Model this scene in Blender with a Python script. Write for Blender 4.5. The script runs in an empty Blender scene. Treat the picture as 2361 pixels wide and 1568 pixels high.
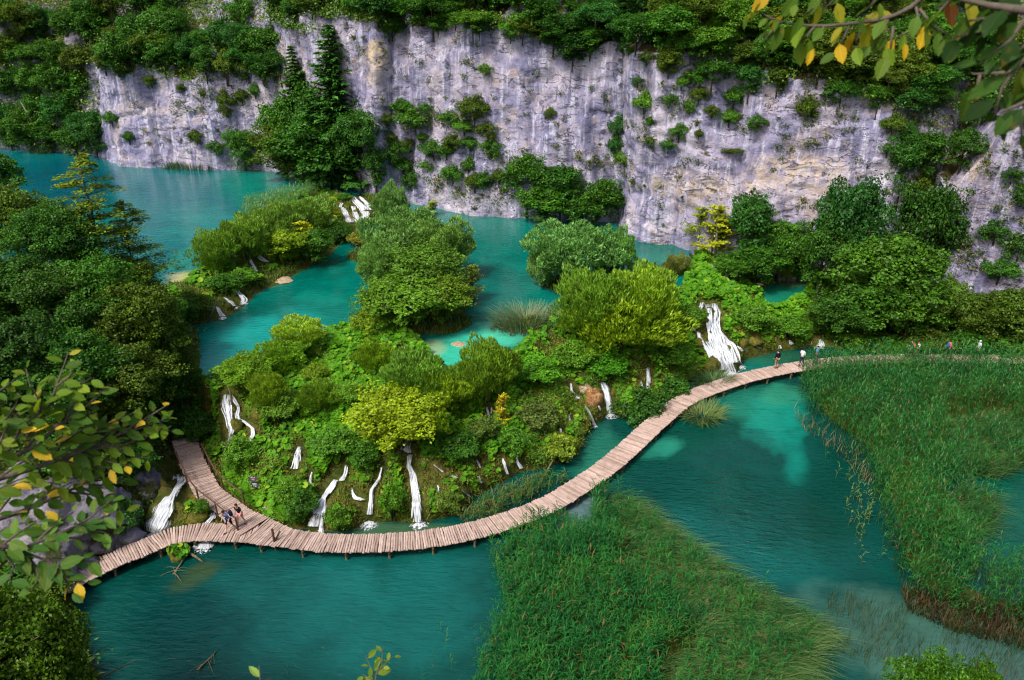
import bpy, math, random
import numpy as np
from mathutils import Vector, Matrix
from mathutils.bvhtree import BVHTree

# ------------------------------------------------------------------ scene, camera, light
sc = bpy.context.scene
COL = sc.collection
CAMZ = 31.0
PITCH = math.radians(25.0)
FPX = 27.0 / 36.0 * 2361.0            # focal length in the units of a 2361 wide picture
cam_d = bpy.data.cameras.new('camera')
cam_d.lens = 27.0
cam_d.sensor_width = 36.0
cam_d.clip_start = 0.1
cam_d.clip_end = 2000.0
cam_d.dof.use_dof = True
cam_d.dof.focus_distance = 55.0
cam_d.dof.aperture_fstop = 5.6
cam = bpy.data.objects.new('camera', cam_d)
cam.location = (0, 0, CAMZ)
cam.rotation_euler = (math.pi / 2 - PITCH, 0, 0)
COL.objects.link(cam)
sc.camera = cam

SUN_EL, SUN_AZ = math.radians(54), math.radians(222)
world = bpy.data.worlds.new('World')
sc.world = world
world.use_nodes = True
wn = world.node_tree
for n in list(wn.nodes):
    wn.nodes.remove(n)
wo = wn.nodes.new('ShaderNodeOutputWorld')
wb = wn.nodes.new('ShaderNodeBackground')
ws = wn.nodes.new('ShaderNodeTexSky')
ws.sky_type = 'NISHITA'
ws.sun_disc = False
ws.sun_elevation = SUN_EL
ws.sun_rotation = SUN_AZ
ws.air_density = 1.0
ws.dust_density = 6.0
ws.ozone_density = 0.6
wb.inputs['Strength'].default_value = 0.078
wn.links.new(ws.outputs[0], wb.inputs['Color'])
wn.links.new(wb.outputs[0], wo.inputs['Surface'])
sd = bpy.data.lights.new('sun', 'SUN')
sd.energy = 1.5
sd.angle = math.radians(11)
sd.color = (1.0, 0.95, 0.88)
sun = bpy.data.objects.new('sun', sd)
# sun direction: azimuth measured like the sky texture (clockwise from +Y)
sdir = Vector((math.sin(SUN_AZ) * math.cos(SUN_EL), math.cos(SUN_AZ) * math.cos(SUN_EL), math.sin(SUN_EL)))
sun.rotation_euler = sdir.to_track_quat('Z', 'Y').to_euler()
sun.location = (0, 0, 60)
COL.objects.link(sun)
vs = sc.view_settings
vs.view_transform = 'Standard'
try:
    vs.look = 'None'
except Exception:
    pass
vs.gamma = 1.0
vs.use_curve_mapping = False
vs.exposure = 1.38
sc.cycles.use_denoising = True
sc.cycles.denoiser = 'OPENIMAGEDENOISE'
sc.cycles.denoising_input_passes = 'RGB_ALBEDO_NORMAL'
sc.cycles.denoising_prefilter = 'ACCURATE'
sc.cycles.sample_clamp_indirect = 4.0
sc.cycles.filter_width = 1.2
sc.cycles.max_bounces = 6
sc.cycles.diffuse_bounces = 3
sc.cycles.glossy_bounces = 3
sc.cycles.transmission_bounces = 3
sc.cycles.transparent_max_bounces = 12
sc.cycles.caustics_reflective = False
sc.cycles.caustics_refractive = False

random.seed(7)
RNG = np.random.default_rng(7)

# ------------------------------------------------------------------ picture <-> place
CP, SP = math.cos(PITCH), math.sin(PITCH)


def ray(u, v):
    a = (u - 1180.5) / FPX
    b = (v - 784.0) / FPX
    return Vector((a, CP - b * SP, -SP - b * CP))


def at_z(u, v, z):
    d = ray(u, v)
    t = (z - CAMZ) / d.z
    return Vector((d.x * t, d.y * t, z))


def at_d(u, v, dist):
    d = ray(u, v)
    d.normalize()
    return Vector((0, 0, CAMZ)) + d * dist


def z_on(u, v, y):
    d = ray(u, v)
    return CAMZ + y * d.z / d.y


def proj_np(P):
    x, y, z = P[:, 0], P[:, 1], P[:, 2] - CAMZ
    dep = y * CP - z * SP
    upc = y * SP + z * CP
    dep = np.where(np.abs(dep) < 1e-3, 1e-3, dep)
    return 1180.5 + FPX * x / dep, 784.0 - FPX * upc / dep


def proj(p):
    u, v = proj_np(np.array([[p[0], p[1], p[2]]]))
    return float(u[0]), float(v[0])


def px_m(p):
    """picture units per metre across the view at point p"""
    dep = p[1] * CP - (p[2] - CAMZ) * SP
    return FPX / dep


# ------------------------------------------------------------------ noise
_perm = np.random.default_rng(3).permutation(256)
_perm = np.concatenate([_perm, _perm, _perm])
_grad = np.random.default_rng(4).normal(size=(256, 3))
_grad /= np.linalg.norm(_grad, axis=1)[:, None]


def pnoise(P):
    P = np.asarray(P, dtype=np.float64)
    I = np.floor(P).astype(np.int64)
    F = P - I
    I &= 255
    U = F * F * F * (F * (F * 6 - 15) + 10)
    out = np.zeros(len(P))
    for dx in (0, 1):
        for dy in (0, 1):
            for dz in (0, 1):
                h = _perm[_perm[_perm[(I[:, 0] + dx) & 255] + ((I[:, 1] + dy) & 255)] + ((I[:, 2] + dz) & 255)]
                g = _grad[h]
                d = g[:, 0] * (F[:, 0] - dx) + g[:, 1] * (F[:, 1] - dy) + g[:, 2] * (F[:, 2] - dz)
                w = (U[:, 0] if dx else 1 - U[:, 0]) * (U[:, 1] if dy else 1 - U[:, 1]) * (U[:, 2] if dz else 1 - U[:, 2])
                out += w * d
    return out


def fbm(P, s, o=3, seed=0.0):
    Q = np.asarray(P) / s + seed * 17.31
    a, r = 1.0, 0.0
    for k in range(o):
        r = r + a * pnoise(Q)
        Q = Q * 2.03 + 5.7
        a *= 0.5
    return r * 1.5


def ridged(P, s, o=3, seed=0.0):
    Q = np.asarray(P) / s + seed * 11.7
    a, r = 1.0, 0.0
    for k in range(o):
        r = r + a * (1 - 2.6 * np.abs(pnoise(Q)))
        Q = Q * 2.03 + 3.1
        a *= 0.5
    return r / 1.75


# ------------------------------------------------------------------ mesh and object helpers
def mesh_np(name, V, F, mat=None, smooth=False, attr=None):
    V = np.asarray(V, dtype=np.float32)
    me = bpy.data.meshes.new(name)
    if isinstance(F, np.ndarray):
        n, k = F.shape
        loops = F.reshape(-1)
        starts = np.arange(n) * k
        tot = np.full(n, k)
    else:
        tot = np.array([len(f) for f in F])
        n = len(F)
        loops = np.concatenate([np.asarray(f) for f in F])
        starts = np.concatenate([[0], np.cumsum(tot)[:-1]])
    me.vertices.add(len(V))
    me.vertices.foreach_set('co', V.reshape(-1))
    me.loops.add(len(loops))
    me.loops.foreach_set('vertex_index', loops.astype(np.int32))
    me.polygons.add(n)
    me.polygons.foreach_set('loop_start', starts.astype(np.int32))
    try:
        me.polygons.foreach_set('loop_total', tot.astype(np.int32))
    except Exception:
        pass
    me.update(calc_edges=True)
    if smooth:
        me.polygons.foreach_set('use_smooth', np.ones(n, dtype=bool))
    if attr:
        for an, arr in attr.items():
            arr = np.asarray(arr, dtype=np.float32)
            if arr.ndim == 1:
                a = me.attributes.new(an, 'FLOAT', 'POINT')
                a.data.foreach_set('value', arr)
            elif arr.shape[1] == 2:
                a = me.attributes.new(an, 'FLOAT2', 'POINT')
                a.data.foreach_set('vector', arr.reshape(-1))
            else:
                a = me.attributes.new(an, 'FLOAT_COLOR', 'POINT')
                arr4 = np.concatenate([arr[:, :3], np.ones((len(arr), 1), np.float32)], axis=1)
                a.data.foreach_set('color', arr4.astype(np.float32).reshape(-1))
    me.validate()
    if mat:
        me.materials.append(mat)
    return me


class MB:
    """collects boxes and tubes for one mesh"""

    def __init__(self):
        self.v, self.f = [], []

    def add(self, V, F):
        o = len(self.v)
        self.v += [tuple(p) for p in V]
        self.f += [tuple(i + o for i in f) for f in F]

    def box(self, c, s, M=None):
        V = [Vector((x * s[0] / 2, y * s[1] / 2, z * s[2] / 2)) for x in (-1, 1) for y in (-1, 1) for z in (-1, 1)]
        if M:
            V = [M @ q for q in V]
        V = [Vector(c) + q for q in V]
        self.add(V, [(0, 1, 3, 2), (4, 6, 7, 5), (0, 4, 5, 1), (2, 3, 7, 6), (0, 2, 6, 4), (1, 5, 7, 3)])

    def tube(self, pts, radii, n=6, cap=True):
        pts = [Vector(p) for p in pts]
        if not hasattr(radii, '__len__'):
            radii = [radii] * len(pts)
        V, F = [], []
        prev = None
        for i, p in enumerate(pts):
            if i == 0:
                d = pts[1] - pts[0]
            elif i == len(pts) - 1:
                d = pts[-1] - pts[-2]
            else:
                d = pts[i + 1] - pts[i - 1]
            if d.length < 1e-9:
                d = Vector((0, 0, 1))
            d.normalize()
            if prev is None:
                a = d.cross(Vector((0, 0, 1)))
                if a.length < 0.1:
                    a = d.cross(Vector((1, 0, 0)))
            else:
                a = prev - d * prev.dot(d)
            a.normalize()
            prev = a
            b = d.cross(a)
            for k in range(n):
                t = 2 * math.pi * k / n
                V.append(p + (a * math.cos(t) + b * math.sin(t)) * radii[i])
        for i in range(len(pts) - 1):
            for k in range(n):
                k2 = (k + 1) % n
                F.append((i * n + k, i * n + k2, (i + 1) * n + k2, (i + 1) * n + k))
        if cap:
            F.append(tuple(range(n - 1, -1, -1)))
            F.append(tuple((len(pts) - 1) * n + k for k in range(n)))
        self.add(V, F)

    def ball(self, c, r, n=8, m=6, M=None):
        V, F = [], []
        r = r if hasattr(r, '__len__') else (r, r, r)
        for i in range(m + 1):
            th = math.pi * i / m
            for k in range(n):
                ph = 2 * math.pi * k / n
                q = Vector((r[0] * math.sin(th) * math.cos(ph), r[1] * math.sin(th) * math.sin(ph), r[2] * math.cos(th)))
                if M:
                    q = M @ q
                V.append(Vector(c) + q)
        for i in range(m):
            for k in range(n):
                k2 = (k + 1) % n
                F.append((i * n + k, (i + 1) * n + k, (i + 1) * n + k2, i * n + k2))
        self.add(V, F)

    def mesh(self, name, mat, smooth=False):
        me = bpy.data.meshes.new(name)
        me.from_pydata([tuple(p) for p in self.v], [], self.f)
        me.validate()
        me.update()
        if smooth:
            me.polygons.foreach_set('use_smooth', [True] * len(me.polygons))
        me.materials.append(mat)
        return me

    def build(self, name, mat, parent=None, smooth=False):
        return link(name, self.mesh(name, mat, smooth), parent)


def link(name, data, parent=None, loc=None, rot=None, scale=None, color=None):
    o = bpy.data.objects.new(name, data)
    COL.objects.link(o)
    if parent is not None:
        o.parent = parent
    if loc is not None:
        o.location = loc
    if rot is not None:
        o.rotation_euler = rot
    if scale is not None:
        o.scale = scale
    if color is not None:
        o.color = (color[0], color[1], color[2], 1)
    return o


def tag(o, label=None, cat=None, group=None, kind=None):
    if label:
        o['label'] = label
    if cat:
        o['category'] = cat
    if group:
        o['group'] = group
    if kind:
        o['kind'] = kind
    return o


def thing(name, label, cat, loc=(0, 0, 0), rz=0.0, group=None):
    o = link(name, None, loc=loc, rot=(0, 0, rz))
    o.empty_display_size = 0.3
    return tag(o, label, cat, group)


# ------------------------------------------------------------------ materials
def new_mat(name):
    m = bpy.data.materials.new(name)
    m.use_nodes = True
    nt = m.node_tree
    for n in list(nt.nodes):
        nt.nodes.remove(n)
    out = nt.nodes.new('ShaderNodeOutputMaterial')
    return m, nt, out


class NT:
    """small helper for writing node graphs"""

    def __init__(self, name):
        self.m, self.nt, self.out = new_mat(name)

    def n(self, t, **kw):
        nd = self.nt.nodes.new('ShaderNode' + t)
        for k, v in kw.items():
            setattr(nd, k, v)
        return nd

    def l(self, a, b):
        self.nt.links.new(a, b)

    def pos(self, scale=(1, 1, 1)):
        g = self.n('NewGeometry')
        mp = self.n('Mapping')
        mp.inputs['Scale'].default_value = scale
        self.l(g.outputs['Position'], mp.inputs['Vector'])
        return mp.outputs[0]

    def objpos(self, scale=(1, 1, 1)):
        g = self.n('TexCoord')
        mp = self.n('Mapping')
        mp.inputs['Scale'].default_value = scale
        self.l(g.outputs['Object'], mp.inputs['Vector'])
        return mp.outputs[0]

    def noise(self, vec, scale, detail=4, rough=0.55, dist=0.0):
        t = self.n('TexNoise')
        t.inputs['Scale'].default_value = scale
        t.inputs['Detail'].default_value = detail
        t.inputs['Roughness'].default_value = rough
        t.inputs['Distortion'].default_value = dist
        self.l(vec, t.inputs['Vector'])
        return t.outputs[0]

    def ramp(self, fac, stops):
        r = self.n('ValToRGB')
        e = r.color_ramp.elements
        while len(e) > 1:
            e.remove(e[-1])
        e[0].position = stops[0][0]
        c = stops[0][1]
        e[0].color = (c, c, c, 1) if not hasattr(c, '__len__') else (*c, 1)
        for p, c in stops[1:]:
            q = e.new(p)
            q.color = (c, c, c, 1) if not hasattr(c, '__len__') else (*c, 1)
        self.l(fac, r.inputs[0])
        return r.outputs[0]

    def mix(self, fac, a, b, mode='MIX'):
        x = self.n('MixRGB', blend_type=mode)
        for i, s in ((0, fac), (1, a), (2, b)):
            if hasattr(s, 'is_linked') or hasattr(s, 'links'):
                self.l(s, x.inputs[i])
            elif hasattr(s, '__len__'):
                x.inputs[i].default_value = (*s, 1)
            else:
                x.inputs[i].default_value = s
        return x.outputs[0]

    def math(self, op, a, b=0.0, clamp=False):
        x = self.n('Math', operation=op, use_clamp=clamp)
        for i, s in ((0, a), (1, b)):
            if hasattr(s, 'links'):
                self.l(s, x.inputs[i])
            else:
                x.inputs[i].default_value = s
        return x.outputs[0]

    def attr(self, name, out='Fac'):
        a = self.n('Attribute')
        a.attribute_name = name
        return a.outputs[out]

    def bump(self, h, strength=0.5, dist=0.1, nrm=None):
        b = self.n('Bump')
        b.inputs['Strength'].default_value = strength
        b.inputs['Distance'].default_value = dist
        self.l(h, b.inputs['Height'])
        if nrm is not None:
            self.l(nrm, b.inputs['Normal'])
        return b.outputs[0]

    def bsdf(self, color, rough=0.8, spec=0.3, nrm=None):
        b = self.n('BsdfPrincipled')
        if hasattr(color, 'links'):
            self.l(color, b.inputs['Base Color'])
        else:
            b.inputs['Base Color'].default_value = (*color, 1)
        if hasattr(rough, 'links'):
            self.l(rough, b.inputs['Roughness'])
        else:
            b.inputs['Roughness'].default_value = rough
        b.inputs['Specular IOR Level'].default_value = spec
        if nrm is not None:
            self.l(nrm, b.inputs['Normal'])
        return b

    def done(self, sh):
        self.l(sh.outputs[0] if hasattr(sh, 'outputs') else sh, self.out.inputs['Surface'])
        return self.m


def m_rock():
    k = NT('limestone')
    p = k.pos()
    base = k.ramp(k.noise(p, 0.22, 4, 0.6), [(0.36, (0.175, 0.18, 0.305)), (0.5, (0.29, 0.275, 0.40)), (0.64, (0.42, 0.385, 0.465))])
    fine = k.ramp(k.noise(p, 2.6, 9, 0.78), [(0.34, 0.78), (0.5, 1.0), (0.66, 1.14)])
    c = k.mix(1.0, base, fine, 'MULTIPLY')
    # warm pitted patches
    warm = k.ramp(k.noise(p, 0.35, 4, 0.65, 0.4), [(0.53, 0.0), (0.66, 0.8)])
    c = k.mix(warm, c, (0.40, 0.33, 0.30))
    # pale bluish run-off streaks and dark streaks
    ps = k.pos((1.1, 1.1, 0.05))
    st = k.ramp(k.noise(ps, 1.3, 4, 0.6), [(0.53, 0.0), (0.62, 0.85), (0.72, 0.2)])
    c = k.mix(st, c, (0.50, 0.50, 0.63))
    sk = k.ramp(k.noise(ps, 0.8, 5, 0.6), [(0.36, 0.8), (0.46, 0.0)])
    c = k.mix(sk, c, (0.12, 0.125, 0.22))
    wa = k.attr('warm')
    c = k.mix(k.math('MULTIPLY', wa, k.ramp(k.noise(p, 1.3, 5, 0.65), [(0.38, 0.15), (0.56, 1.0)])), c, (0.58, 0.46, 0.31))
    # bedding cracks
    pc = k.pos((0.5, 0.5, 1.3))
    cr = k.noise(pc, 0.75, 7, 0.62, 0.7)
    crk = k.ramp(cr, [(0.482, 0.0), (0.495, 0.95), (0.505, 0.95), (0.518, 0.0)])
    gate = k.ramp(k.noise(p, 0.5, 2, 0.5), [(0.40, 0.0), (0.55, 1.0)])
    crk = k.math('MULTIPLY', crk, gate)
    c = k.mix(crk, c, (0.075, 0.075, 0.105))
    pit = k.ramp(k.noise(p, 6.0, 3, 0.6), [(0.33, 0.5), (0.38, 0.0)])
    c = k.mix(pit, c, (0.15, 0.13, 0.13))
    # soil and dry moss on anything that lies flat
    g = k.n('NewGeometry')
    sx = k.n('SeparateXYZ')
    k.l(g.outputs['Normal'], sx.inputs[0])
    nz = k.math('ADD', sx.outputs[2], k.math('MULTIPLY', k.math('SUBTRACT', k.noise(p, 1.3, 5, 0.7), 0.5), 0.9))
    so = k.ramp(nz, [(0.58, 0.0), (0.72, 1.0)])
    soil = k.mix(k.noise(p, 1.7, 4, 0.6), (0.03, 0.05, 0.012), (0.12, 0.075, 0.035))
    c = k.mix(so, c, soil)
    h = k.math('ADD', k.math('MULTIPLY', k.noise(p, 1.8, 10, 0.72), 1.0), k.math('MULTIPLY', crk, -0.35))
    nr = k.bump(h, 0.75, 0.6)
    return k.done(k.bsdf(c, 0.92, 0.12, nr))


def m_boulder():
    k = NT('dark_limestone')
    p = k.pos()
    c = k.ramp(k.noise(p, 0.9, 6, 0.65), [(0.3, (0.10, 0.10, 0.14)), (0.5, (0.22, 0.205, 0.25)), (0.7, (0.34, 0.31, 0.335))])
    mo = k.ramp(k.noise(p, 0.7, 5, 0.6), [(0.52, 0.0), (0.62, 1.0)])
    c = k.mix(mo, c, (0.045, 0.05, 0.02))
    return k.done(k.bsdf(c, 0.9, 0.15, k.bump(k.noise(p, 2.5, 8, 0.7), 0.9, 0.3)))


def m_ground():
    k = NT('mossy_ground')
    p = k.pos()
    c = k.ramp(k.noise(p, 0.8, 5, 0.65), [(0.3, (0.022, 0.03, 0.008)), (0.47, (0.055, 0.075, 0.012)), (0.6, (0.10, 0.10, 0.022)), (0.75, (0.16, 0.10, 0.04))])
    f = k.ramp(k.noise(p, 7.0, 4, 0.7), [(0.3, 0.5), (0.7, 1.4)])
    c = k.mix(1.0, c, f, 'MULTIPLY')
    return k.done(k.bsdf(c, 0.95, 0.1, k.bump(k.noise(p, 4.0, 7, 0.7), 1.0, 0.25)))


def m_moss(name, a, b, c3):
    k = NT(name)
    p = k.pos()
    c = k.ramp(k.noise(p, 2.3, 5, 0.65), [(0.32, a), (0.5, b), (0.68, c3)])
    f = k.ramp(k.noise(p, 14.0, 3, 0.7), [(0.3, 0.55), (0.7, 1.35)])
    c = k.mix(1.0, c, f, 'MULTIPLY')
    return k.done(k.bsdf(c, 0.9, 0.25, k.bump(k.noise(p, 9.0, 6, 0.7), 1.0, 0.15)))


def m_leaf(name, trans=0.30, spec=0.015, vary=0.5, tip=(0.30, 0.26, 0.02), tipamt=0.35):
    """foliage: the tree's own colour comes from the object colour, each leaf varies"""
    k = NT(name)
    oi = k.n('ObjectInfo')
    r = k.attr('rnd')
    v = k.ramp(r, [(0.0, 1 - vary), (0.6, 1.0), (1.0, 1 + vary * 1.3)])
    c = k.mix(1.0, oi.outputs['Color'], v, 'MULTIPLY')
    pn = k.noise(k.pos(), 0.9, 3, 0.6)
    c = k.mix(1.0, c, k.ramp(pn, [(0.3, 0.72), (0.7, 1.25)]), 'MULTIPLY')
    y = k.math('MULTIPLY', k.ramp(r, [(0.86, 0.0), (1.0, 1.0)]), tipamt)
    c = k.mix(y, c, tip)
    d = k.n('BsdfDiffuse')
    k.l(c, d.inputs['Color'])
    t = k.n('BsdfTranslucent')
    k.l(k.mix(1.0, c, (1.15, 1.15, 0.55), 'MULTIPLY'), t.inputs['Color'])
    m1 = k.n('MixShader')
    m1.inputs[0].default_value = trans
    k.l(d.outputs[0], m1.inputs[1])
    k.l(t.outputs[0], m1.inputs[2])
    g = k.n('BsdfGlossy')
    g.inputs['Roughness'].default_value = 0.45
    m2 = k.n('MixShader')
    m2.inputs[0].default_value = spec
    k.l(m1.outputs[0], m2.inputs[1])
    k.l(g.outputs[0], m2.inputs[2])
    return k.done(m2)


def m_colattr(name, trans=0.25, spec=0.02, rough=0.45):
    """vegetation whose colour is stored on the blades (attribute col)"""
    k = NT(name)
    c = k.attr('col', 'Color')
    d = k.n('BsdfDiffuse')
    k.l(c, d.inputs['Color'])
    t = k.n('BsdfTranslucent')
    k.l(k.mix(1.0, c, (1.15, 1.15, 0.6), 'MULTIPLY'), t.inputs['Color'])
    m1 = k.n('MixShader')
    m1.inputs[0].default_value = trans
    k.l(d.outputs[0], m1.inputs[1])
    k.l(t.outputs[0], m1.inputs[2])
    g = k.n('BsdfGlossy')
    g.inputs['Roughness'].default_value = rough
    m2 = k.n('MixShader')
    m2.inputs[0].default_value = spec
    k.l(m1.outputs[0], m2.inputs[1])
    k.l(g.outputs[0], m2.inputs[2])
    return k.done(m2)


def m_bark(name='bark', a=(0.035, 0.028, 0.02), b=(0.12, 0.10, 0.08)):
    k = NT(name)
    p = k.objpos((1, 1, 0.3))
    c = k.ramp(k.noise(p, 14.0, 5, 0.65), [(0.3, a), (0.7, b)])
    return k.done(k.bsdf(c, 0.9, 0.15, k.bump(k.noise(p, 20.0, 5, 0.6), 0.7, 0.03)))


def m_plank():
    k = NT('weathered_plank')
    oi = k.n('ObjectInfo')
    g = k.n('NewGeometry')
    r = k.math('FRACT', k.math('ADD', oi.outputs['Random'], g.outputs['Random Per Island']))
    c = k.ramp(r, [(0.0, (0.28, 0.20, 0.17)), (0.3, (0.37, 0.275, 0.235)), (0.75, (0.42, 0.315, 0.275)), (1.0, (0.47, 0.37, 0.325))])
    n1 = k.ramp(k.noise(k.pos(), 2.2, 5, 0.7), [(0.3, 0.72), (0.62, 1.08)])
    c = k.mix(1.0, c, n1, 'MULTIPLY')
    n2 = k.ramp(k.noise(k.pos((1, 1, 1)), 16.0, 4, 0.7), [(0.3, 0.8), (0.7, 1.12)])
    c = k.mix(1.0, c, n2, 'MULTIPLY')
    return k.done(k.bsdf(c, 0.85, 0.2, k.bump(k.noise(k.pos(), 25.0, 4, 0.6), 0.5, 0.01)))


def m_wood(name, a, b):
    k = NT(name)
    c = k.ramp(k.noise(k.pos((1, 1, 0.4)), 9.0, 5, 0.65), [(0.3, a), (0.7, b)])
    return k.done(k.bsdf(c, 0.85, 0.2, k.bump(k.noise(k.pos(), 20.0, 4, 0.6), 0.6, 0.02)))


def m_water(name, ripple=0.5, scale=1.0, rough=0.04, ang=0.3):
    k = NT(name)
    c = k.attr('col', 'Color')
    var = k.ramp(k.noise(k.pos(), 0.35, 5, 0.6, 0.6), [(0.3, 0.82), (0.7, 1.15)])
    c = k.mix(1.0, c, var, 'MULTIPLY')
    g = k.n('NewGeometry')
    mp = k.n('Mapping')
    mp.inputs['Rotation'].default_value = (0, 0, ang)
    mp.inputs['Scale'].default_value = (0.55, 1.6, 1)
    k.l(g.outputs['Position'], mp.inputs['Vector'])
    rp = k.attr('rip')
    w1 = k.noise(mp.outputs[0], 2.2 * scale, 3, 0.5, 0.5)
    w2 = k.noise(mp.outputs[0], 7.0 * scale, 2, 0.5, 0.2)
    h = k.math('ADD', w1, k.math('MULTIPLY', w2, 0.12))
    h = k.math('MULTIPLY', h, rp)
    nr = k.bump(h, ripple, 0.30)
    b = k.bsdf(c, rough, 0.5, nr)
    b.inputs['IOR'].default_value = 1.33
    return k.done(b)


def m_fall():
    """white water: strands with gaps between them, from the along/across coordinates"""
    k = NT('white_water')
    uv = k.n('Attribute')
    uv.attribute_name = 'ac'
    mp = k.n('Mapping')
    mp.inputs['Scale'].default_value = (1.0, 1.0, 1.0)
    k.l(uv.outputs['Vector'], mp.inputs['Vector'])
    st = k.noise(mp.outputs[0], 1.0, 5, 0.65, 0.3)
    ed = k.attr('edge')
    a = k.math('SUBTRACT', k.math('ADD', st, k.math('MULTIPLY', ed, 0.25)), 0.0)
    al = k.ramp(a, [(0.54, 0.0), (0.70, 1.0)])
    cc = k.ramp(k.noise(mp.outputs[0], 2.3, 4, 0.6), [(0.34, (0.30, 0.37, 0.43)), (0.5, (0.52, 0.56, 0.61)), (0.64, (0.72, 0.74, 0.78))])
    b = k.bsdf(cc, 0.35, 0.4, k.bump(st, 0.35, 0.06))
    t = k.n('BsdfTransparent')
    m = k.n('MixShader')
    k.l(al, m.inputs[0])
    k.l(t.outputs[0], m.inputs[1])
    k.l(b.outputs[0], m.inputs[2])
    return k.done(m)


def m_plain(name, c, rough=0.8, spec=0.2, bump=0.0):
    k = NT(name)
    f = k.ramp(k.noise(k.objpos(), 9.0, 3, 0.6), [(0.3, 0.85), (0.7, 1.12)])
    cc = k.mix(1.0, c, f, 'MULTIPLY')
    return k.done(k.bsdf(cc, rough, spec))


M_ROCK, M_BOULDER, M_GROUND = m_rock(), m_boulder(), m_ground()
M_LEAF = m_leaf('leaves')
M_WILLOW = m_leaf('willow_leaves', 0.25, 0.025, 0.38, (0.40, 0.42, 0.16), 0.3)
M_NEEDLE = m_leaf('needles', 0.12, 0.03, 0.45, (0.12, 0.16, 0.03), 0.4)
M_BLADE = m_colattr('blades')
M_BUTTER = m_colattr('broad_leaves', 0.20, 0.008, 0.5)
M_BARK = m_bark()
M_PALEBARK = m_bark('pale_bark', (0.12, 0.11, 0.10), (0.32, 0.29, 0.26))
M_PLANK = m_plank()
M_DARKWOOD = m_wood('wet_timber', (0.03, 0.022, 0.015), (0.10, 0.075, 0.05))
M_POSTWOOD = m_wood('mossy_post', (0.06, 0.055, 0.03), (0.20, 0.17, 0.09))
M_RAIL = m_wood('brown_rail', (0.04, 0.022, 0.015), (0.13, 0.075, 0.05))
M_FALL = m_fall()
M_MOSS = m_moss('moss', (0.04, 0.045, 0.008), (0.10, 0.105, 0.012), (0.19, 0.15, 0.025))
M_REDROCK = m_moss('ochre_tufa', (0.10, 0.05, 0.02), (0.30, 0.14, 0.05), (0.42, 0.30, 0.17))
M_SAND = m_moss('pale_tufa', (0.28, 0.20, 0.12), (0.42, 0.32, 0.20), (0.50, 0.42, 0.30))
# ------------------------------------------------------------------ plan of the place
Z_MID, Z_UP = 4.5, 6.0


def P2(lst):
    return np.array([[*at_z(u, v, z)[:2]] for u, v, z in lst])


TOE = [(330, 1240, 0), (400, 1236, 0), (480, 1226, 0), (560, 1214, 0), (640, 1214, 0), (720, 1228, 0), (790, 1228, 0),
       (850, 1212, 0), (905, 1205, 0), (960, 1215, 0), (1010, 1200, 0), (1060, 1190, 0), (1110, 1140, 0), (1200, 1092, 0),
       (1270, 1078, 0), (1335, 1052, 0), (1352, 1000, 0), (1405, 958, 0), (1450, 968, 0), (1500, 945, 0), (1560, 905, 0),
       (1605, 872, 0), (1640, 868, 0), (1700, 862, 0), (1720, 830, 0), (1790, 812, 0), (1860, 803, 0), (1900, 800, 0)]
CREST = [(1560, 690, 4.5), (1500, 705, 4.5), (1400, 735, 4.5), (1290, 745, 4.5), (1225, 780, 4.5), (1190, 815, 4.5), (1105, 835, 4.5),
         (1050, 862, 4.5), (1005, 850, 4.5), (985, 812, 4.5), (960, 782, 4.5), (900, 760, 4.5), (830, 745, 4.5), (770, 775, 4.5),
         (700, 785, 4.5), (640, 800, 4.5), (560, 848, 4.5), (520, 880, 4.5), (470, 880, 4.5), (448, 862, 4.5)]
toe = P2(TOE)
crest = P2(CREST)
LOWBAR = np.concatenate([toe, crest, P2([(425, 1000, 2.0), (405, 1100, 0.6)])])
RB_BACK = [(2050, 690, 3.5), (1980, 640, 4.0), (1850, 600, 4.5), (1700, 588, 4.5), (1600, 590, 4.5), (1585, 640, 4.5)]
RIGHTBAR = np.concatenate([P2(TOE[21:]), P2([(2000, 812, 0)]), P2(RB_BACK), crest[:1], toe[20:21]])
UT = [(445, 748, 4.5), (480, 742, 4.5), (515, 736, 4.5), (560, 706, 4.5), (600, 668, 4.5), (640, 655, 4.5), (700, 622, 4.5),
      (760, 585, 4.5), (800, 545, 4.5), (850, 512, 4.5), (885, 490, 4.5)]
UC = [(880, 448, 6), (810, 452, 6), (740, 440, 6), (690, 452, 6), (620, 470, 6), (560, 520, 6), (490, 560, 6), (470, 620, 6), (430, 650, 6), (388, 655, 6)]
UPBAR = np.concatenate([P2(UT), P2(UC), P2([(400, 710, 5.2)])])
SHORE = [(330, 1700, 0), (235, 1560, 0), (190, 1440, 0), (165, 1360, 0), (200, 1308, 0), (262, 1268, 0), (322, 1244, 0), (335, 1195, 0.2),
         (392, 1110, 0.7), (412, 1050, 1.2), (425, 1000, 2.0), (442, 900, 4.4), (455, 840, 4.5), (455, 780, 4.5), (440, 750, 4.5),
         (400, 710, 5.2), (385, 660, 6), (300, 702, 6), (150, 725, 6), (-100, 705, 6), (-500, 690, 6), (-1300, 690, 6)]
SH2 = P2(SHORE)
SHZ = np.array([s[2] for s in SHORE], float)
BANK = np.concatenate([SH2, [[-160.0, 20.0], [-160, -60], [SH2[0][0], -60]]])
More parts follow.
